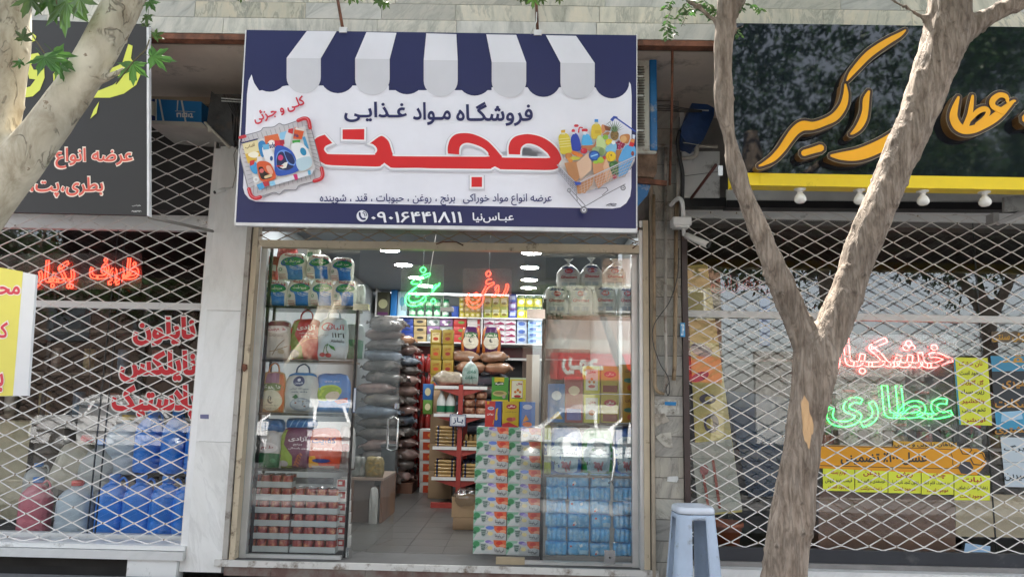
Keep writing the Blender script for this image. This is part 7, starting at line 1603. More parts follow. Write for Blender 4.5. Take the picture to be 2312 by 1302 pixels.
# counter of boards, jar shelf
MB().prism([P(1850, 1108, .55), P(2155, 1120, .55), P(2158, 1245, .55), P(1848, 1238, .55)], (0, .5, 0), M('brown_board', (.20, .11, .075), .5, var=.2, vs=2.5, stretch=(1, 1, .12))).build('wooden_counter', label='brown wood counter front behind the yellow price sheets', cat='counter')
MB().prism([P(2158, 1112, .56), P(2420, 1122, .56), P(2420, 1215, .56), P(2158, 1210, .56)], (0, .05, 0), M('beige_card', (.52, .42, .28), .7, var=.08)).build('beige_board', label='beige card panel at the right of the brown wood counter', cat='panel')
MB().box(P(1560, 1000, 1.2).x, 6.7, 1.15, 1.6, P(1990, 1005, 1.2).z - .03, P(1990, 1005, 1.2).z, M('grey_shelf_board', (.3, .3, .29), .5)).box(2.0, 6.7, 1.15, 1.6, 1.25, 1.28, MATS['grey_shelf_board']).box(2.0, 6.7, 1.15, 1.6, 1.75, 1.78, MATS['grey_shelf_board']).box(2.0, 2.05, 1.15, 1.6, .02, 2.4, darkm).box(4.2, 4.25, 1.15, 1.6, .02, 2.4, darkm).build('jar_shelf', label='grey shelf carrying glass jars inside the right shop', cat='shelf')
zs = P(1990, 1005, 1.2).z
jg = MB; cols_ = [(.42, .05, .05), (.12, .22, .10), (.4, .36, .28), (.32, .2, .08)]
JGL = glass('jar_glass', (.8, .85, .84), .12)
for i in range(22):
    lv = (zs, 1.28, 1.78)[i // 8]; x_ = P(1870, 980, 1.2).x + (i % 8) * .24
    t = thing('glass_jar', 'jar of dried goods on the %s board of the right shop, %s' % (('lowest', 'middle', 'upper')[i // 8], NTH[i % 8]), 'jar', (x_, 1.25, lv), 'glass jars in the right shop')
    MB().lathe([(.07, 0), (.075, .01), (.075, .17), (.06, .19)], (0, 0, 0), JGL, 16).build('glass_body', t, local=True)
    MB().lathe([(.068, .006), (.068, .09 + .05 * (i % 3))], (0, 0, 0), M('dried_goods_%d' % (i % 4), cols_[i % 4], .8, var=.4, vs=30), 12).build('contents', t, local=True)
    MB().lathe([(.062, .188), (.066, .19), (.066, .215), (.001, .217)], (0, 0, 0), (CRD if i % 3 == 0 else tin), 16).build('lid', t, local=True)
MB().prism([P(1716, 670, 1.6), P(1738, 670, 1.6), P(1738, 780, 1.6), P(1716, 780, 1.6)], (0, .03, 0), ink('2a5ca8')).build('blue_strip', label='vertical blue strip sign deep inside the right shop', cat='sign')
MB().prism([P(1640, 880, 1.1), P(1800, 900, 1.1), P(1800, 1120, 1.1), P(1690, 1120, 1.1)], (0, .4, 0), M('dark_blue_cloth', (.03, .06, .12), .8, var=.4, vs=4)).build('covered_goods', label='dark blue covered pile behind the trunk in the right shop', cat='goods')
for i, (px, py) in enumerate(((1946, 948), (2002, 955), (2075, 950), (1903, 952))):
    pass
# folding rod of sunshade at the right edge
MB().prism([P(2243, 480, -.3), P(2256, 480, -.3), P(2256, 503, -.3), P(2243, 503, -.3)], (0, .1, 0), alu).prism([P(2252, 500, -.32), P(2400, 432, -.45), P(2400, 448, -.45), P(2262, 506, -.32)], (0, .05, 0), M('grey_awning_arm', (.42, .42, .42), .5)).build('awning_arm', label='grey folded awning arm at the upper right edge under the bulbs', cat='awning arm')
MB().prism([P(2268, 444, -.6), P(2420, 430, -.6), P(2420, 462, -.6), P(2268, 478, -.6)], (0, .03, 0), M('dim_white_plate', (.36, .37, .36), .5, dirt='6a6a66', dirt_amt=.4, ds=8)).build('hanging_plate', label='dim white plate hanging at the right edge below the bulbs', cat='plate')

# ------------------------------------------------------------------ opposite side of the street (seen in the glass)
def mir(px, py, yv): p = P(px, py, yv); return Vector((p.x, .24 - yv, p.z))     # where a thing must stand to show at this spot of the shop glass
OBY = -22.0
ob = thing('opposite_building', 'two storey pale stone building across the street with red shop sign', 'building', (-6, OBY, -.1))
cream = M('opposite_cream_stone', (.46, .42, .34), .7, var=.08, vs=1); tanb = M('opposite_tan_brick', (.34, .20, .13), .8, var=.12, vs=2)
xr_ = mir(1640, 800, 22.2).x; xl_ = mir(1236, 800, 22.2).x
zz = [(-.1, 2.3, cream), (2.3, 3.25, M('opposite_red_sign_back', (.3, .26, .2), .8)), (3.25, 3.7, cream), (3.7, 4.6, tanb), (4.6, 5.9, cream), (5.9, 6.9, tanb), (6.9, 7.4, cream)]
mb = MB()
for a, b, m in zz: mb.box(xl_, xr_, OBY - 8, OBY, a, b - .002, m)
mb.build('wall', ob)
for i in range(2):
    x_ = xr_ - 1.5 - i * 2.5
    MB().box(x_ - .9, x_ + .9, OBY + .002, OBY + .05, 4.75, 5.75, whitep).build('window_frame', ob)
    MB().box(x_ - .8, x_ + .8, OBY + .051, OBY + .06, 4.83, 5.68, M('opposite_window', (.05, .06, .07), .1)).build('window_pane', ob)
    MB().box(x_ - 1.0, x_ + 1.0, OBY + .002, OBY + .04, -.05, 2.1, M('opposite_shop_dark', (.03, .03, .035), .3)).build('shop_opening', ob)
os_ = thing('shop_sign', 'long red shop sign with white lettering on the building across the street', 'sign', (2, OBY + .1, 2.35))
x0, x1 = mir(1242, 880, 22).x, xr_ - .1
mb = MB(); mb.box(x0, x1, OBY + .06, OBY + .25, 2.15, 3.15, M('opposite_red_sign', (.55, .03, .03), .4, var=.05))
art(mb, lambda u, v, o: (x1 - u * (x1 - x0), OBY + .25 + o, 2.15 + v * 1.0), [('t', 'ریـوحـ', (x1 - mir(1363, 880, 22).x) / (x1 - x0), .15, (x1 - mir(1268, 880, 22).x) / (x1 - x0), .85, 'dfe4e0', .04)], .003)
mb.build('sign_box', os_)
MB().box(9, 60, -22, -21.8, -.1, 3.4, M('limewashed_wall', (.5, .49, .46), .7)).build('boundary_wall', label='low pale wall across the street right of the building', cat='wall')
b2_ = thing('opposite_building', 'dark brown brick building standing behind the trees across the street', 'building', (-16, -27, -.1))
MB().box(-34, xl_ - .5, -34, -27, -.1, 7.5, M('dark_brick', (.09, .06, .045), .8, var=.2)).build('wall', b2_)
for i in range(7): MB().box(-30 + i * 4, -28 + i * 4, -26.999, -26.96, 3.6, 5.2, MATS['opposite_window']).build('window_pane', b2_)
# parked cars
CWH = M('car_white_paint', (.88, .88, .88), .25, var=.02, coat=1); CG = M('car_glass', (.03, .04, .045), .06, var=0, coat=1); TY = M('tyre_rubber', (.02, .02, .02), .85); TR = M('dark_trim', (.03, .03, .03), .5)
def car(label, x, y, flip):
    t = thing('parked_car', label, 'car', (x, y, -.215), 'white cars parked across the road', rz=(PI if flip else 0))
    prof = [(-2.15, .32), (-2.2, .55), (-2.12, .78), (-1.95, .86), (-1.1, .92), (-.55, 1.38), (-.3, 1.43), (.75, 1.43), (1.0, 1.36), (1.45, .98), (2.05, .94), (2.18, .8), (2.2, .5), (2.1, .32)]
    def arch(cx): return [(cx + .36 * math.cos(a), .30 + .36 * math.sin(a)) for a in [PI * k / 8 for k in range(9)]]
    bot = arch(1.35) + arch(-1.35)
    body = [(-2.15, .30), (-2.2, .55), (-2.12, .78), (-1.95, .86), (-1.1, .93), (1.45, .98), (2.05, .95), (2.18, .8), (2.2, .5), (2.1, .30)] + arch(1.35) + arch(-1.35)
    mb = MB(); mb.prism([(a, -.83, b) for a, b in body], (0, 1.66, 0), CWH)
    mb.prism([(-.68, -.72, 1.33), (-.35, -.72, 1.47), (.80, -.72, 1.47), (1.10, -.72, 1.33), (1.04, -.72, 1.28), (-.62, -.72, 1.28)], (0, 1.44, 0), CWH)
    for s in (-1, 1):
        for a, b in (((-1.12, .93), (-.60, 1.36)), ((.12, .94), (.10, 1.40)), ((1.42, .97), (1.0, 1.36)), ((.92, .96), (.72, 1.40))):
            y0, y1 = s * .815, s * .70; w_ = .035
            mb.add([(a[0] - w_, y0, a[1]), (a[0] + w_, y0, a[1]), (b[0] + w_, y1, b[1]), (b[0] - w_, y1, b[1]), (a[0] - w_, y0 - s * .04, a[1]), (a[0] + w_, y0 - s * .04, a[1]), (b[0] + w_, y1 - s * .04, b[1]), (b[0] - w_, y1 - s * .04, b[1])], [(0, 1, 2, 3), (4, 5, 6, 7), (0, 3, 7, 4), (1, 2, 6, 5)], CWH)
    mb.build('body', t, local=True)
    g = MB(); lo = [(-1.10, .93), (1.42, .97)]; hi = [(-.60, 1.36), (1.02, 1.36)]
    A = [(lo[0][0], -.80, lo[0][1]), (lo[1][0], -.80, lo[1][1]), (hi[1][0], -.69, hi[1][1]), (hi[0][0], -.69, hi[0][1])]; Bq = [(a, -b, c) for a, b, c in A]
    g.add(A + Bq, [(0, 1, 2, 3), (4, 5, 6, 7), (0, 3, 7, 4), (1, 2, 6, 5)], CG); g.build('window_glass', t, local=True)
    tr_ = MB()
    for s in (-1, 1):
        tr_.box(-2.0, 2.0, s * .836 - .006, s * .836 + .006, .56, .62, TR)
        for a in (-.05, .95): tr_.box(a, a + .16, s * .842 - .01, s * .842 + .01, .80, .83, TR)
        for a in (-1.0, .10, 1.05): tr_.box(a, a + .012, s * .833 - .003, s * .833 + .003, .34, .92, TR)
    tr_.box(-2.24, -2.14, -.80, .80, .36, .48, TR).box(2.14, 2.24, -.80, .80, .36, .48, TR); tr_.build('trim', t, local=True)
    for s in (-1, 1):
        MB().box(-2.19, -2.12, s * .6 - .16, s * .6 + .16, .6, .74, M('lamp_lens', (.7, .7, .68), .1)).build('headlight', t, local=True)
        MB().box(2.14, 2.19, s * .62 - .16, s * .62 + .16, .66, .84, M('tail_lens', (.5, .02, .02), .15)).build('tail_light', t, local=True)
        for cx in (-1.35, 1.35):
            wb = MB().tube([(cx, s * .66, .30), (cx, s * .835, .30)], .30, TY, 24).build('wheel', t, local=True)
            MB().tube([(cx, s * .82, .30), (cx, s * .845, .30)], .19, alu, 20).build('hubcap', wb, local=True)
    return t
car('white saloon car parked across the road, mirrored in the left display window', mir(690, 950, 11.9).x + .3, -11.7, False)
car('white saloon car parked across the road, mirrored in the right display window', mir(1318, 950, 11.9).x + .1, -11.7, False)
c3 = car('white saloon car parked across the road, far to the left', -9.5, -11.7, True)

# ------------------------------------------------------------------ trees
def bark_mat(name, c1, c2, c3, sx, scale, bstr, patch=None, wound=None, crack=None):
    m = bpy.data.materials.new(name); m.use_nodes = True; t = m.node_tree; n = t.nodes; L = t.links; b = n['Principled BSDF']; b.inputs['Roughness'].default_value = .85; b.inputs['Specular IOR Level'].default_value = .25
    tc = n.new('ShaderNodeTexCoord'); mp = n.new('ShaderNodeMapping'); mp.inputs['Scale'].default_value = sx; L.new(tc.outputs['Object'], mp.inputs[0])
    n1 = n.new('ShaderNodeTexNoise'); n1.inputs['Scale'].default_value = scale; n1.inputs['Detail'].default_value = 9; n1.inputs['Roughness'].default_value = .65; n1.inputs['Distortion'].default_value = .4; L.new(mp.outputs[0], n1.inputs['Vector'])
    cr = n.new('ShaderNodeValToRGB'); e = cr.color_ramp.elements; e[0].position = .36; e[0].color = (*c1, 1); e[1].position = .62; e[1].color = (*c3, 1); k = e.new(.48); k.color = (*c2, 1); L.new(n1.outputs['Fac'], cr.inputs[0])
    out = cr.outputs[0]
    n2 = n.new('ShaderNodeTexNoise'); n2.inputs['Scale'].default_value = 3.5; n2.inputs['Detail'].default_value = 4; L.new(tc.outputs['Object'], n2.inputs['Vector'])
    mr = n.new('ShaderNodeMapRange'); mr.inputs['From Min'].default_value = .35; mr.inputs['From Max'].default_value = .65; mr.inputs['To Min'].default_value = .78; mr.inputs['To Max'].default_value = 1.15; L.new(n2.outputs['Fac'], mr.inputs['Value'])
    hs = n.new('ShaderNodeHueSaturation'); L.new(out, hs.inputs['Color']); L.new(mr.outputs[0], hs.inputs['Value']); out = hs.outputs[0]
    ck = None
    if crack:
        mc = n.new('ShaderNodeMapping'); mc.inputs['Scale'].default_value = (1, 1, crack[2]); L.new(tc.outputs['Object'], mc.inputs[0])
        nk = n.new('ShaderNodeTexNoise'); nk.inputs['Scale'].default_value = crack[0]; nk.inputs['Detail'].default_value = 4; nk.inputs['Distortion'].default_value = .8; L.new(mc.outputs[0], nk.inputs['Vector'])
        s1 = n.new('ShaderNodeMath'); s1.operation = 'SUBTRACT'; s1.inputs[1].default_value = .5; L.new(nk.outputs['Fac'], s1.inputs[0]); s2 = n.new('ShaderNodeMath'); s2.operation = 'ABSOLUTE'; L.new(s1.outputs[0], s2.inputs[0])
        ck = n.new('ShaderNodeMapRange'); ck.inputs['From Max'].default_value = crack[1]; L.new(s2.outputs[0], ck.inputs['Value'])
        if len(crack) > 4:                 # cracks only here and there
            mk = n.new('ShaderNodeTexNoise'); mk.inputs['Scale'].default_value = 7; mk.inputs['Detail'].default_value = 3; L.new(tc.outputs['Object'], mk.inputs['Vector'])
            mm = n.new('ShaderNodeMapRange'); mm.inputs['From Min'].default_value = .47; mm.inputs['From Max'].default_value = .56; L.new(mk.outputs['Fac'], mm.inputs['Value'])
            iv = n.new('ShaderNodeMath'); iv.operation = 'MAXIMUM'; L.new(ck.outputs[0], iv.inputs[0]); L.new(mm.outputs[0], iv.inputs[1]); ck = iv
        cx = n.new('ShaderNodeMapRange'); cx.inputs['To Min'].default_value = crack[3]; L.new(ck.outputs[0], cx.inputs['Value'])
        h2 = n.new('ShaderNodeHueSaturation'); L.new(out, h2.inputs['Color']); L.new(cx.outputs[0], h2.inputs['Value']); out = h2.outputs[0]
    if patch:
        vo = n.new('ShaderNodeTexNoise'); vo.inputs['Scale'].default_value = patch[0]; vo.inputs['Detail'].default_value = 6; vo.inputs['Roughness'].default_value = .55; L.new(tc.outputs['Object'], vo.inputs['Vector'])
        pr_ = n.new('ShaderNodeMapRange'); pr_.inputs['From Min'].default_value = patch[1]; pr_.inputs['From Max'].default_value = patch[1] + .02; L.new(vo.outputs['Fac'], pr_.inputs['Value'])
        mx = n.new('ShaderNodeMix'); mx.data_type = 'RGBA'; L.new(pr_.outputs[0], mx.inputs['Factor']); L.new(out, mx.inputs['A']); mx.inputs['B'].default_value = (*patch[2], 1); out = mx.outputs['Result']
    ka = n.new('ShaderNodeAttribute'); ka.attribute_name = 'knot'; km = n.new('ShaderNodeMix'); km.data_type = 'RGBA'; ks = n.new('ShaderNodeMath'); ks.operation = 'MULTIPLY'; ks.inputs[1].default_value = .75; L.new(ka.outputs['Fac'], ks.inputs[0])
    L.new(ks.outputs[0], km.inputs['Factor']); L.new(out, km.inputs['A']); km.inputs['B'].default_value = (*[v * .45 for v in c1], 1); out = km.outputs['Result']
    if wound:
        (wx, wy, wz), (rx, rz_), wc_ = wound
        sb = n.new('ShaderNodeVectorMath'); sb.operation = 'SUBTRACT'; sb.inputs[1].default_value = (wx, wy, wz); L.new(tc.outputs['Object'], sb.inputs[0])
        dv = n.new('ShaderNodeVectorMath'); dv.operation = 'MULTIPLY'; dv.inputs[1].default_value = (1 / rx, .5, 1 / rz_); L.new(sb.outputs[0], dv.inputs[0])
        nn = n.new('ShaderNodeTexNoise'); nn.inputs['Scale'].default_value = 18; L.new(mp.outputs[0], nn.inputs['Vector'])
        ln = n.new('ShaderNodeVectorMath'); ln.operation = 'LENGTH'; L.new(dv.outputs[0], ln.inputs[0])
        sm = n.new('ShaderNodeMath'); sm.operation = 'ADD'; L.new(ln.outputs['Value'], sm.inputs[0]); n9 = n.new('ShaderNodeMath'); n9.operation = 'MULTIPLY'; n9.inputs[1].default_value = 4.5; L.new(nn.outputs['Fac'], n9.inputs[0]); L.new(n9.outputs[0], sm.inputs[1])
        wr_ = n.new('ShaderNodeMapRange'); wr_.inputs['From Min'].default_value = 3.2; wr_.inputs['From Max'].default_value = 3.05; L.new(sm.outputs[0], wr_.inputs['Value'])
        mx = n.new('ShaderNodeMix'); mx.data_type = 'RGBA'; L.new(wr_.outputs[0], mx.inputs['Factor']); L.new(out, mx.inputs['A']); mx.inputs['B'].default_value = (*wc_, 1); out = mx.outputs['Result']
    L.new(out, b.inputs['Base Color'])
    bp = n.new('ShaderNodeBump'); bp.inputs['Strength'].default_value = bstr; bp.inputs['Distance'].default_value = .012; L.new(ck.outputs[0] if ck else n1.outputs['Fac'], bp.inputs['Height']); L.new(bp.outputs[0], b.inputs['Normal'])
    return m
def limbs(name, chains, m, parent, vox, disp, freq, ridge, fat=1.0, knots=0):
    """tapered limbs -> one watertight surface, then furrowed along its normals"""
    mb = MB()
    for ch in chains:
        q = catmull([(*p, r) for p, r in ch], 6)
        mb.tube([Vector(v[:3]) for v in q], [v[3] * fat for v in q], m, 20)
        for v in (q[0], q[-1]):
            pass
    ob_ = mb.build(name, parent)
    rm = ob_.modifiers.new('r', 'REMESH'); rm.mode = 'VOXEL'; rm.voxel_size = vox
    dg = bpy.context.evaluated_depsgraph_get(); dg.update(); me = bpy.data.meshes.new_from_object(ob_.evaluated_get(dg)); ob_.modifiers.clear()
    old = ob_.data; ob_.data = me; bpy.data.meshes.remove(old)
    co = [v.co.copy() for v in me.vertices]; nn = [v.normal.copy() for v in me.vertices]
    nb = [[] for _ in co]
    for e in me.edges: a, b = e.vertices; nb[a].append(b); nb[b].append(a)
    for _ in range(3): co = [(c + sum((co[k] for k in nb[i]), Vector())) / (1 + len(nb[i])) for i, c in enumerate(co)]
    for i, v in enumerate(me.vertices):
        c = co[i]; d = noise.noise(Vector((c.x * freq, c.y * freq, c.z * freq * ridge))) + .5 * noise.noise(Vector((c.x * freq * 2.3, c.y * freq * 2.3, c.z * freq * 2.3 * ridge)))
        big = noise.noise(c * 5) * disp * 1.5
        v.co = c + nn[i] * (d * disp + big)
    if knots:                              # branch scars: a raised lip round a small hollow
        kt = me.attributes.new('knot', 'FLOAT', 'POINT')
        for _ in range(knots):
            c = Vector(co[rn.randrange(len(co))]); s_ = rn.uniform(.007, .014)
            for i, v in enumerate(me.vertices):
                d = co[i] - c
                if abs(d.z) < .05 and abs(d.x) < .06 and abs(d.y) < .06:
                    q = math.hypot(d.x, d.y, d.z * 1.7) / s_
                    if q < 3: v.co += nn[i] * (.007 * math.exp(-(q - 1.1) ** 2 * 2) - .004 * math.exp(-q * q * 3)); kt.data[i].value = max(kt.data[i].value, math.exp(-q * q))
    me.polygons.foreach_set('use_smooth', [True] * len(me.polygons)); me.materials.clear(); me.materials.append(m); me.update()
    return ob_
def px_chain(lst, Y): return [(P(x, y, Y + (l[3] if len(l) > 3 else 0)), l[2] / 2 * (Y + (l[3] if len(l) > 3 else 0) + 6.2) / F_PX) for l in lst for x, y in [l[:2]]]
leafm = []
def leaf_mat(name, col, tr=.35):
    m = bpy.data.materials.new(name); m.use_nodes = True; n = m.node_tree.nodes; L = m.node_tree.links; b = n['Principled BSDF']; o = n['Material Output']
    oi = n.new('ShaderNodeNewGeometry'); rp = n.new('ShaderNodeHueSaturation'); rp.inputs['Color'].default_value = (*col, 1)
    mr = n.new('ShaderNodeMapRange'); mr.inputs['To Min'].default_value = .6; mr.inputs['To Max'].default_value = 1.45; L.new(oi.outputs['Random Per Island'], mr.inputs['Value']); L.new(mr.outputs[0], rp.inputs['Value'])
    mh = n.new('ShaderNodeMapRange'); mh.inputs['To Min'].default_value = .47; mh.inputs['To Max'].default_value = .52; L.new(oi.outputs['Random Per Island'], mh.inputs['Value']); L.new(mh.outputs[0], rp.inputs['Hue'])
    L.new(rp.outputs[0], b.inputs['Base Color']); b.inputs['Roughness'].default_value = .45
    t = n.new('ShaderNodeBsdfTranslucent'); L.new(rp.outputs[0], t.inputs[0]); mx = n.new('ShaderNodeMixShader'); mx.inputs[0].default_value = tr
    L.new(b.outputs[0], mx.inputs[1]); L.new(t.outputs[0], mx.inputs[2]); L.new(mx.outputs[0], o.inputs[0]); return m
LP = leaf_mat('plane_leaf', (.05, .11, .02), .22); LA = leaf_mat('ash_leaf', (.05, .11, .025)); LF = leaf_mat('street_leaf', (.05, .10, .02))
PLANE = []
for i, (a, r_) in enumerate([(0, 1.05), (7, .80), (13, .78), (17, .55), (24, .40), (34, .60), (40, .72), (47, .95), (53, .68), (60, .60), (66, .36), (80, .46), (90, .52), (100, .74), (106, .46), (118, .40), (140, .28), (165, .14)]): PLANE.append((a, r_))
def plane_leaf(mb, c, s, n_, up_, m):
    n_ = n_.normalized(); u = up_ - n_ * up_.dot(n_); u.normalize(); v = n_.cross(u)
    pts = []
    for sg_ in (1, -1):
        seq = PLANE if sg_ == 1 else PLANE[::-1]
        for a, r_ in seq:
            if sg_ == -1 and a == 0: continue
            an = R(a) * sg_; x, y = math.sin(an) * r_ * s * .62, math.cos(an) * r_ * s * .62
            pts.append(c + v * x + u * y + n_ * (-(x * x + y * y) / s * .25 + rn.uniform(-.004, .004)))
    b = [c] + pts; k = len(pts)
    mb.add(b, [(0, i + 1, (i + 1) % k + 1) for i in range(k)], m, False)
    mb.add([c, c - u * s * .35 + n_ * .01, c - u * s * .35 + v * .003 + n_ * .01, c + v * .003], [(0, 1, 2, 3)], m)
def small_leaf(mb, c, s, d, n_, m):
    d = d.normalized(); v = d.cross(n_)
    if v.length < 1e-3: v = d.orthogonal()
    v.normalize(); mb.add([c, c + d * s * .5 + v * s * .2, c + d * s, c + d * s * .5 - v * s * .2], [(0, 1, 2, 3)], m)
def clearof(p, mg=.14): return p.z > CAM.z + (p.y - CAM.y) * .60 + mg if p.y > CAM.y + .2 else p.z > 2.2
def crown(mb, centres, n_, size, m, plane=False, check=True):
    for _ in range(n_):
        c, r_ = rn.choice(centres); d = Vector((rn.gauss(0, 1), rn.gauss(0, 1), rn.gauss(0, .8))); d = d.normalized() * r_ * rn.random() ** .45
        p = Vector(c) + d
        if check and (not clearof(p) or p.y > -1.3): continue
        nn = Vector((rn.gauss(0, .6), rn.gauss(0, .6), 1)); dd = Vector((rn.gauss(0, 1), rn.gauss(0, 1), rn.gauss(-.5, .5)))
        if plane: plane_leaf(mb, p, size * rn.uniform(.7, 1.2), nn, dd, m)
        else:
            for k in range(3): small_leaf(mb, p + dd * .03 * k, size * rn.uniform(.7, 1.2), Vector((rn.gauss(0, 1), rn.gauss(0, 1), rn.gauss(0, 1))), nn, m)
# right tree
TY_ = -2.8
wnd = P(1829, 940, TY_ - .12); 
tr = thing('street_tree', 'grey brown furrowed tree forking into two limbs before the right shop', 'tree', (P(1770, 1300, TY_).x, TY_, -.115), 'trees on the pavement')
o_ = wloc(tr); wl_ = wnd - o_
barkR = bark_mat('furrowed_bark', (.16, .122, .092), (.235, .185, .143), (.30, .245, .195), (1, 1, .3), 34, .55, crack=(46, .07, .10, .74), wound=((wl_.x, wl_.y, wl_.z), (.020, .105), (.60, .38, .2)))
base = P(1762, 1400, TY_)
ch = [px_chain([(1752, 1560, 150), (1762, 1400, 118), (1773, 1290, 103), (1790, 1150, 94), (1811, 1000, 86), (1829, 890, 92), (1838, 820, 104), (1842, 775, 98), (1845, 745, 60)], TY_),
      px_chain([(1834, 850, 70), (1822, 780, 74), (1790, 700, 66), (1747, 600, 57), (1706, 500, 47), (1672, 420, 41), (1650, 330, 40), (1636, 240, 42), (1631, 150, 44), (1634, 80, 52), (1644, 20, 60), (1652, -60, 48, .0), (1665, -200, 36)], TY_),
      px_chain([(1645, 60, 30), (1668, 0, 38), (1700, -90, 34), (1740, -200, 24)], TY_ + .02),
      px_chain([(1840, 850, 76), (1868, 765, 80), (1915, 650, 80), (1950, 550, 78), (1992, 450, 80), (2035, 350, 84), (2072, 260, 90), (2106, 170, 98), (2132, 90, 108), (2144, 20, 106), (2150, -90, 98), (2140, -220, 70)], TY_),
      px_chain([(2150, 110, 60), (2186, 66, 56), (2235, 36, 48), (2300, 2, 46), (2380, -50, 40), (2470, -120, 30)], TY_),
      px_chain([(1624, 66, 16), (1606, 42, 13), (1580, 18, 12), (1552, 2, 11), (1520, -22, 9)], TY_),
      px_chain([(2112, 52, 16), (2085, 40, 11), (2050, 20, 9), (2005, -4, 8)], TY_), px_chain([(1655, 76, 8), (1668, 66, 7), (1680, 58, 5)], TY_)]
limbs('trunk', ch, barkR, tr, .009, .0075, 34, .16, .93, 110)
mb = MB()
def spray(x0, y0, x1, y1, n_, s):
    a, b = P(x0, y0, TY_), P(x1, y1, TY_); mb.tube([a, (a + b) / 2 + Vector((0, .02, -.01)), b], .0016, MATS.get('twig') or M('twig', (.12, .10, .05), .8), 4)
    for k in range(n_):
        c = a.lerp(b, (k + .5) / n_)
        for sg_ in (-1, 1): small_leaf(mb, c, s * rn.uniform(.8, 1.2), Vector((sg_ * rn.uniform(.4, 1), rn.uniform(-.4, .4), rn.uniform(-1, -.1))), Vector((rn.gauss(0, .4), -1, rn.gauss(0, .4))), LA)
for a in [(1580, 18, 1538, 30, 7, .035), (1550, 5, 1528, 44, 8, .03), (1512, 30, 1500, 70, 6, .032), (1508, 66, 1506, 90, 4, .035), (1520, 0, 1500, 20, 5, .03), (1560, 8, 1538, 60, 4, .02), (1600, 20, 1590, 34, 5, .03), (1590, 0, 1625, 36, 9, .032), (1565, 0, 1600, 20, 7, .03), (1612, 20, 1606, 42, 4, .03), (1668, 8, 1676, 24, 4, .032), (1690, 8, 1722, 22, 7, .032), (1660, 66, 1672, 80, 4, .03), (1545, -4, 1590, 12, 8, .03), (1510, 55, 1528, 78, 5, .026)]: spray(*a)
crown(mb, [((1.7, -3.2, 4.9), 1.0), ((2.6, -2.6, 5.6), 1.1), ((.9, -3.6, 5.2), 1.0), ((1.8, -4.6, 4.6), 1.2), ((3.2, -4.0, 4.8), 1.1), ((2.0, -3.2, 6.2), 1.2), ((.2, -2.6, 5.6), .9), ((3.8, -2.8, 5.8), 1.0), ((1.2, -5.6, 4.8), 1.2), ((3.0, -5.6, 4.9), 1.3), ((.2, -4.6, 5.2), 1.1), ((4.6, -4.8, 5.0), 1.2), ((5.4, -3.4, 5.4), 1.1)], 9500, .095, LA)  # outer leaf clusters added overhead, out of view, to shade the pavement
mb.build('crown', tr)
# plane tree on the left
tl = thing('street_tree', 'pale mottled plane tree with a thick slanting limb at the left edge', 'tree', (P(-120, 900, -2.9).x, -2.9, -.115), 'trees on the pavement')
barkL = bark_mat('plane_bark', (.34, .29, .21), (.50, .45, .35), (.60, .55, .44), (1, 1, .5), 7, .6, patch=(13, .665, (.26, .20, .14)), crack=(9, .02, .45, .45, 1))
ch = [px_chain([(-380, 1500, 300), (-340, 1200, 260), (-280, 900, 230), (-210, 700, 200), (-145, 590, 170), (-95, 510, 140)], -2.9),
      px_chain([(-120, 570, 140), (-50, 478, 128), (28, 385, 108), (98, 298, 98), (160, 212, 92), (216, 125, 90), (258, 45, 90), (290, -20, 88), (340, -120, 84), (370, -220, 60)], -2.9),
      px_chain([(-120, 560, 140), (-82, 460, 120), (-36, 370, 112), (-10, 270, 108), (4, 160, 114), (8, 60, 122), (-8, -90, 128), (-40, -220, 90)], -2.9), px_chain([(200, 180, 30), (232, 178, 26), (262, 166, 18), (284, 152, 12)], -2.9)]
limbs('trunk', ch, barkL, tl, .011, .0035, 9, .5, .97, 36)
mb = MB(); TW = MATS['twig']
for x, y, s, tilt, up_ in [(150, 2, .27, -.2, (0, 0, -1)), (112, -8, .2, .3, (.3, 0, -1)), (70, -4, .17, .2, (-.2, 0, -1)), (180, -4, .18, -.3, (.4, 0, -1)), (100, 130, .19, .2, (.6, 0, -.6)), (125, 122, .16, .7, (1, 0, -.5)), (135, 150, .12, -.3, (.3, 0, -1)), (52, 88, .10, .1, (0, 0, 1)), (46, 140, .07, .1, (-.4, 0, -.4)),
                           (300, 146, .16, .2, (.1, .0, -1)), (345, 128, .16, .4, (.9, 0, .1)), (350, 82, .07, .2, (.6, 0, .4)), (338, 4, .10, -.2, (.4, 0, -.6)), (334, 36, .08, -.2, (-.1, 0, -1)), (328, 58, .06, .3, (0, 0, 1)),
                           (545, -4, .05, .2, (0, 0, -1)), (855, 0, .08, .2, (.2, 0, -1)), (870, 6, .07, .3, (-.2, 0, -1)), (790, -6, .07, .2, (0, 0, -1)), (805, -6, .06, .2, (.2, 0, -1)), (1190, 0, .05, .2, (-.3, 0, -1)), (1204, -4, .08, .1, (0, 0, -1)), (1222, -2, .06, .1, (.3, 0, -1)), (1178, -4, .05, .1, (-.2, 0, -1)), (1262, -4, .05, .1, (.2, 0, -1))]:
    plane_leaf(mb, P(x, y, -3.05 + rn.uniform(-.08, .08)), s, Vector((tilt, -1, rn.uniform(-.2, .5))), Vector(up_), LP)
mb.tube([P(262, 190, -2.98), P(300, 140, -3.02), P(330, 112, -3.04), P(337, 90, -3.05)], .003, TW, 5).tube([P(120, -60, -3.05), P(128, 10, -3.05)], .003, TW, 5).tube([P(60, 60, -3.02), P(90, 105, -3.04), P(100, 120, -3.05)], .003, TW, 5)
for x in (330, 545, 795, 860, 1204): mb.tube([P(x + 5, -80, -3.05), P(x, 2, -3.05)], .0025, TW, 4)
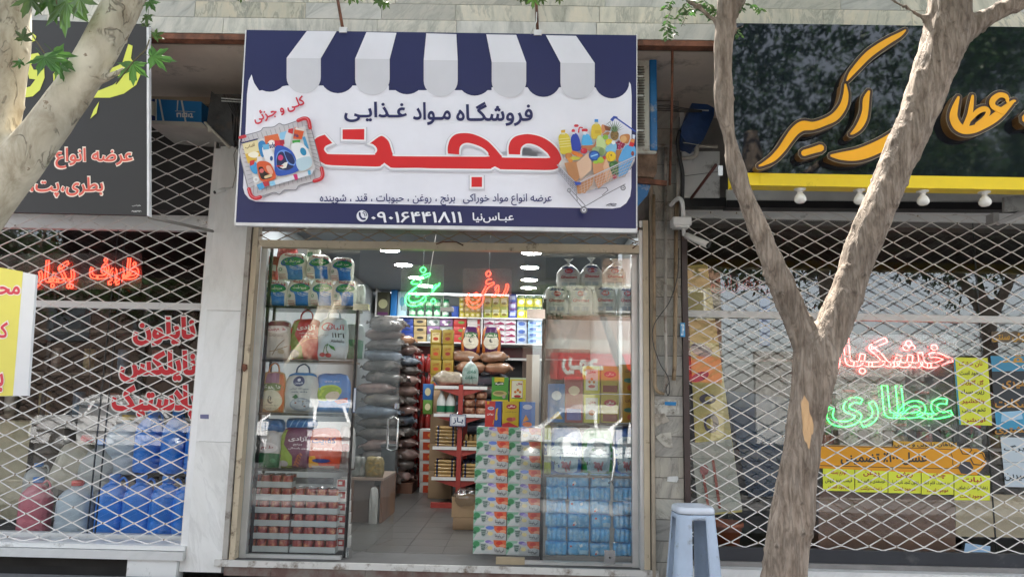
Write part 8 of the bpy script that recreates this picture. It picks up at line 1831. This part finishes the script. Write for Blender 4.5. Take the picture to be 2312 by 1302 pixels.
crown(mb, [((-2.4, -3.2, 4.6), .9), ((-1.2, -3.6, 4.8), 1.0), ((-3.2, -3.8, 4.6), 1.1), ((-.4, -3.0, 5.3), .9), ((-2.2, -2.6, 5.6), 1.2), ((-1.4, -4.6, 4.4), 1.0), ((-4.0, -3.0, 5.4), 1.2), ((-1.0, -5.6, 4.8), 1.3), ((-2.8, -5.4, 4.9), 1.3), ((-4.6, -4.6, 4.9), 1.2)], 3000, .18, LP, plane=True)  # crown spread wider above the view to shade kerb and pavement
mb.build('crown', tl)
# trees across the road
def far_tree(label, x, y, h_, first=None):
    if first is not None: return dup(first, (x, y, -.10), label, rz=rn.uniform(0, 6), scale=(h_, h_, h_))
    t = thing('street_tree', label, 'tree', (0, 0, 0), 'trees across the road')
    limbs('trunk', [[(Vector((0, 0, -.1)), .16), (Vector((.05, 0, 1.2)), .13), (Vector((0, .05, 2.4)), .12)], [(Vector((0, .05, 2.3)), .10), (Vector((.6, .2, 3.6)), .07), (Vector((1.2, .3, 5.2)), .03)], [(Vector((0, .05, 2.3)), .10), (Vector((-.5, -.2, 3.6)), .07), (Vector((-.9, .2, 5.4)), .03)], [(Vector((.0, .0, 2.4)), .07), (Vector((.1, .5, 4.2)), .05), (Vector((.0, .8, 5.8)), .03)]], barkR, t, .04, .008, 12, .2)
    global mb; m_ = MB()
    cs = [((rn.uniform(-1.7, 1.7), rn.uniform(-1.5, 1.5), rn.uniform(3.4, 6.3)), rn.uniform(.6, 1.1)) for _ in range(13)]
    crown(m_, cs, 5200, .13, LF, check=False); m_.build('crown', t); t.location = (x, y, -.1); t.scale = (h_,) * 3; return t
f0 = far_tree('leafy tree across the road, opposite the left shop', -6.5, -15.0, 1.0)
for x, y, h_, l_ in ((-3.0, -16.5, 1.15, 'leafy tree across the road, left of the car mirrored in the left window'), (-10.5, -16, 1.2, 'leafy tree across the road, far left'), (-8.5, -17.5, 1.3, 'tall leafy tree in the second row across the road, left'), (-4.8, -18.5, 1.4, 'tall leafy tree in the second row across the road, middle'), (-1.2, -18, 1.25, 'tall leafy tree in the second row across the road, beside the building'), (-13, -18.5, 1.4, 'tall leafy tree in the second row across the road, far left'), (9.0, -15.0, 1.75, 'leafy tree across the road, opposite the black sign'), (14.5, -16, 1.8, 'leafy tree across the road, right of the low wall start'), (20, -17, 1.8, 'leafy tree across the road, far right'), (-15, -15, 1.3, 'leafy tree across the road at the far left end')): far_tree(l_, x, y, h_, f0)
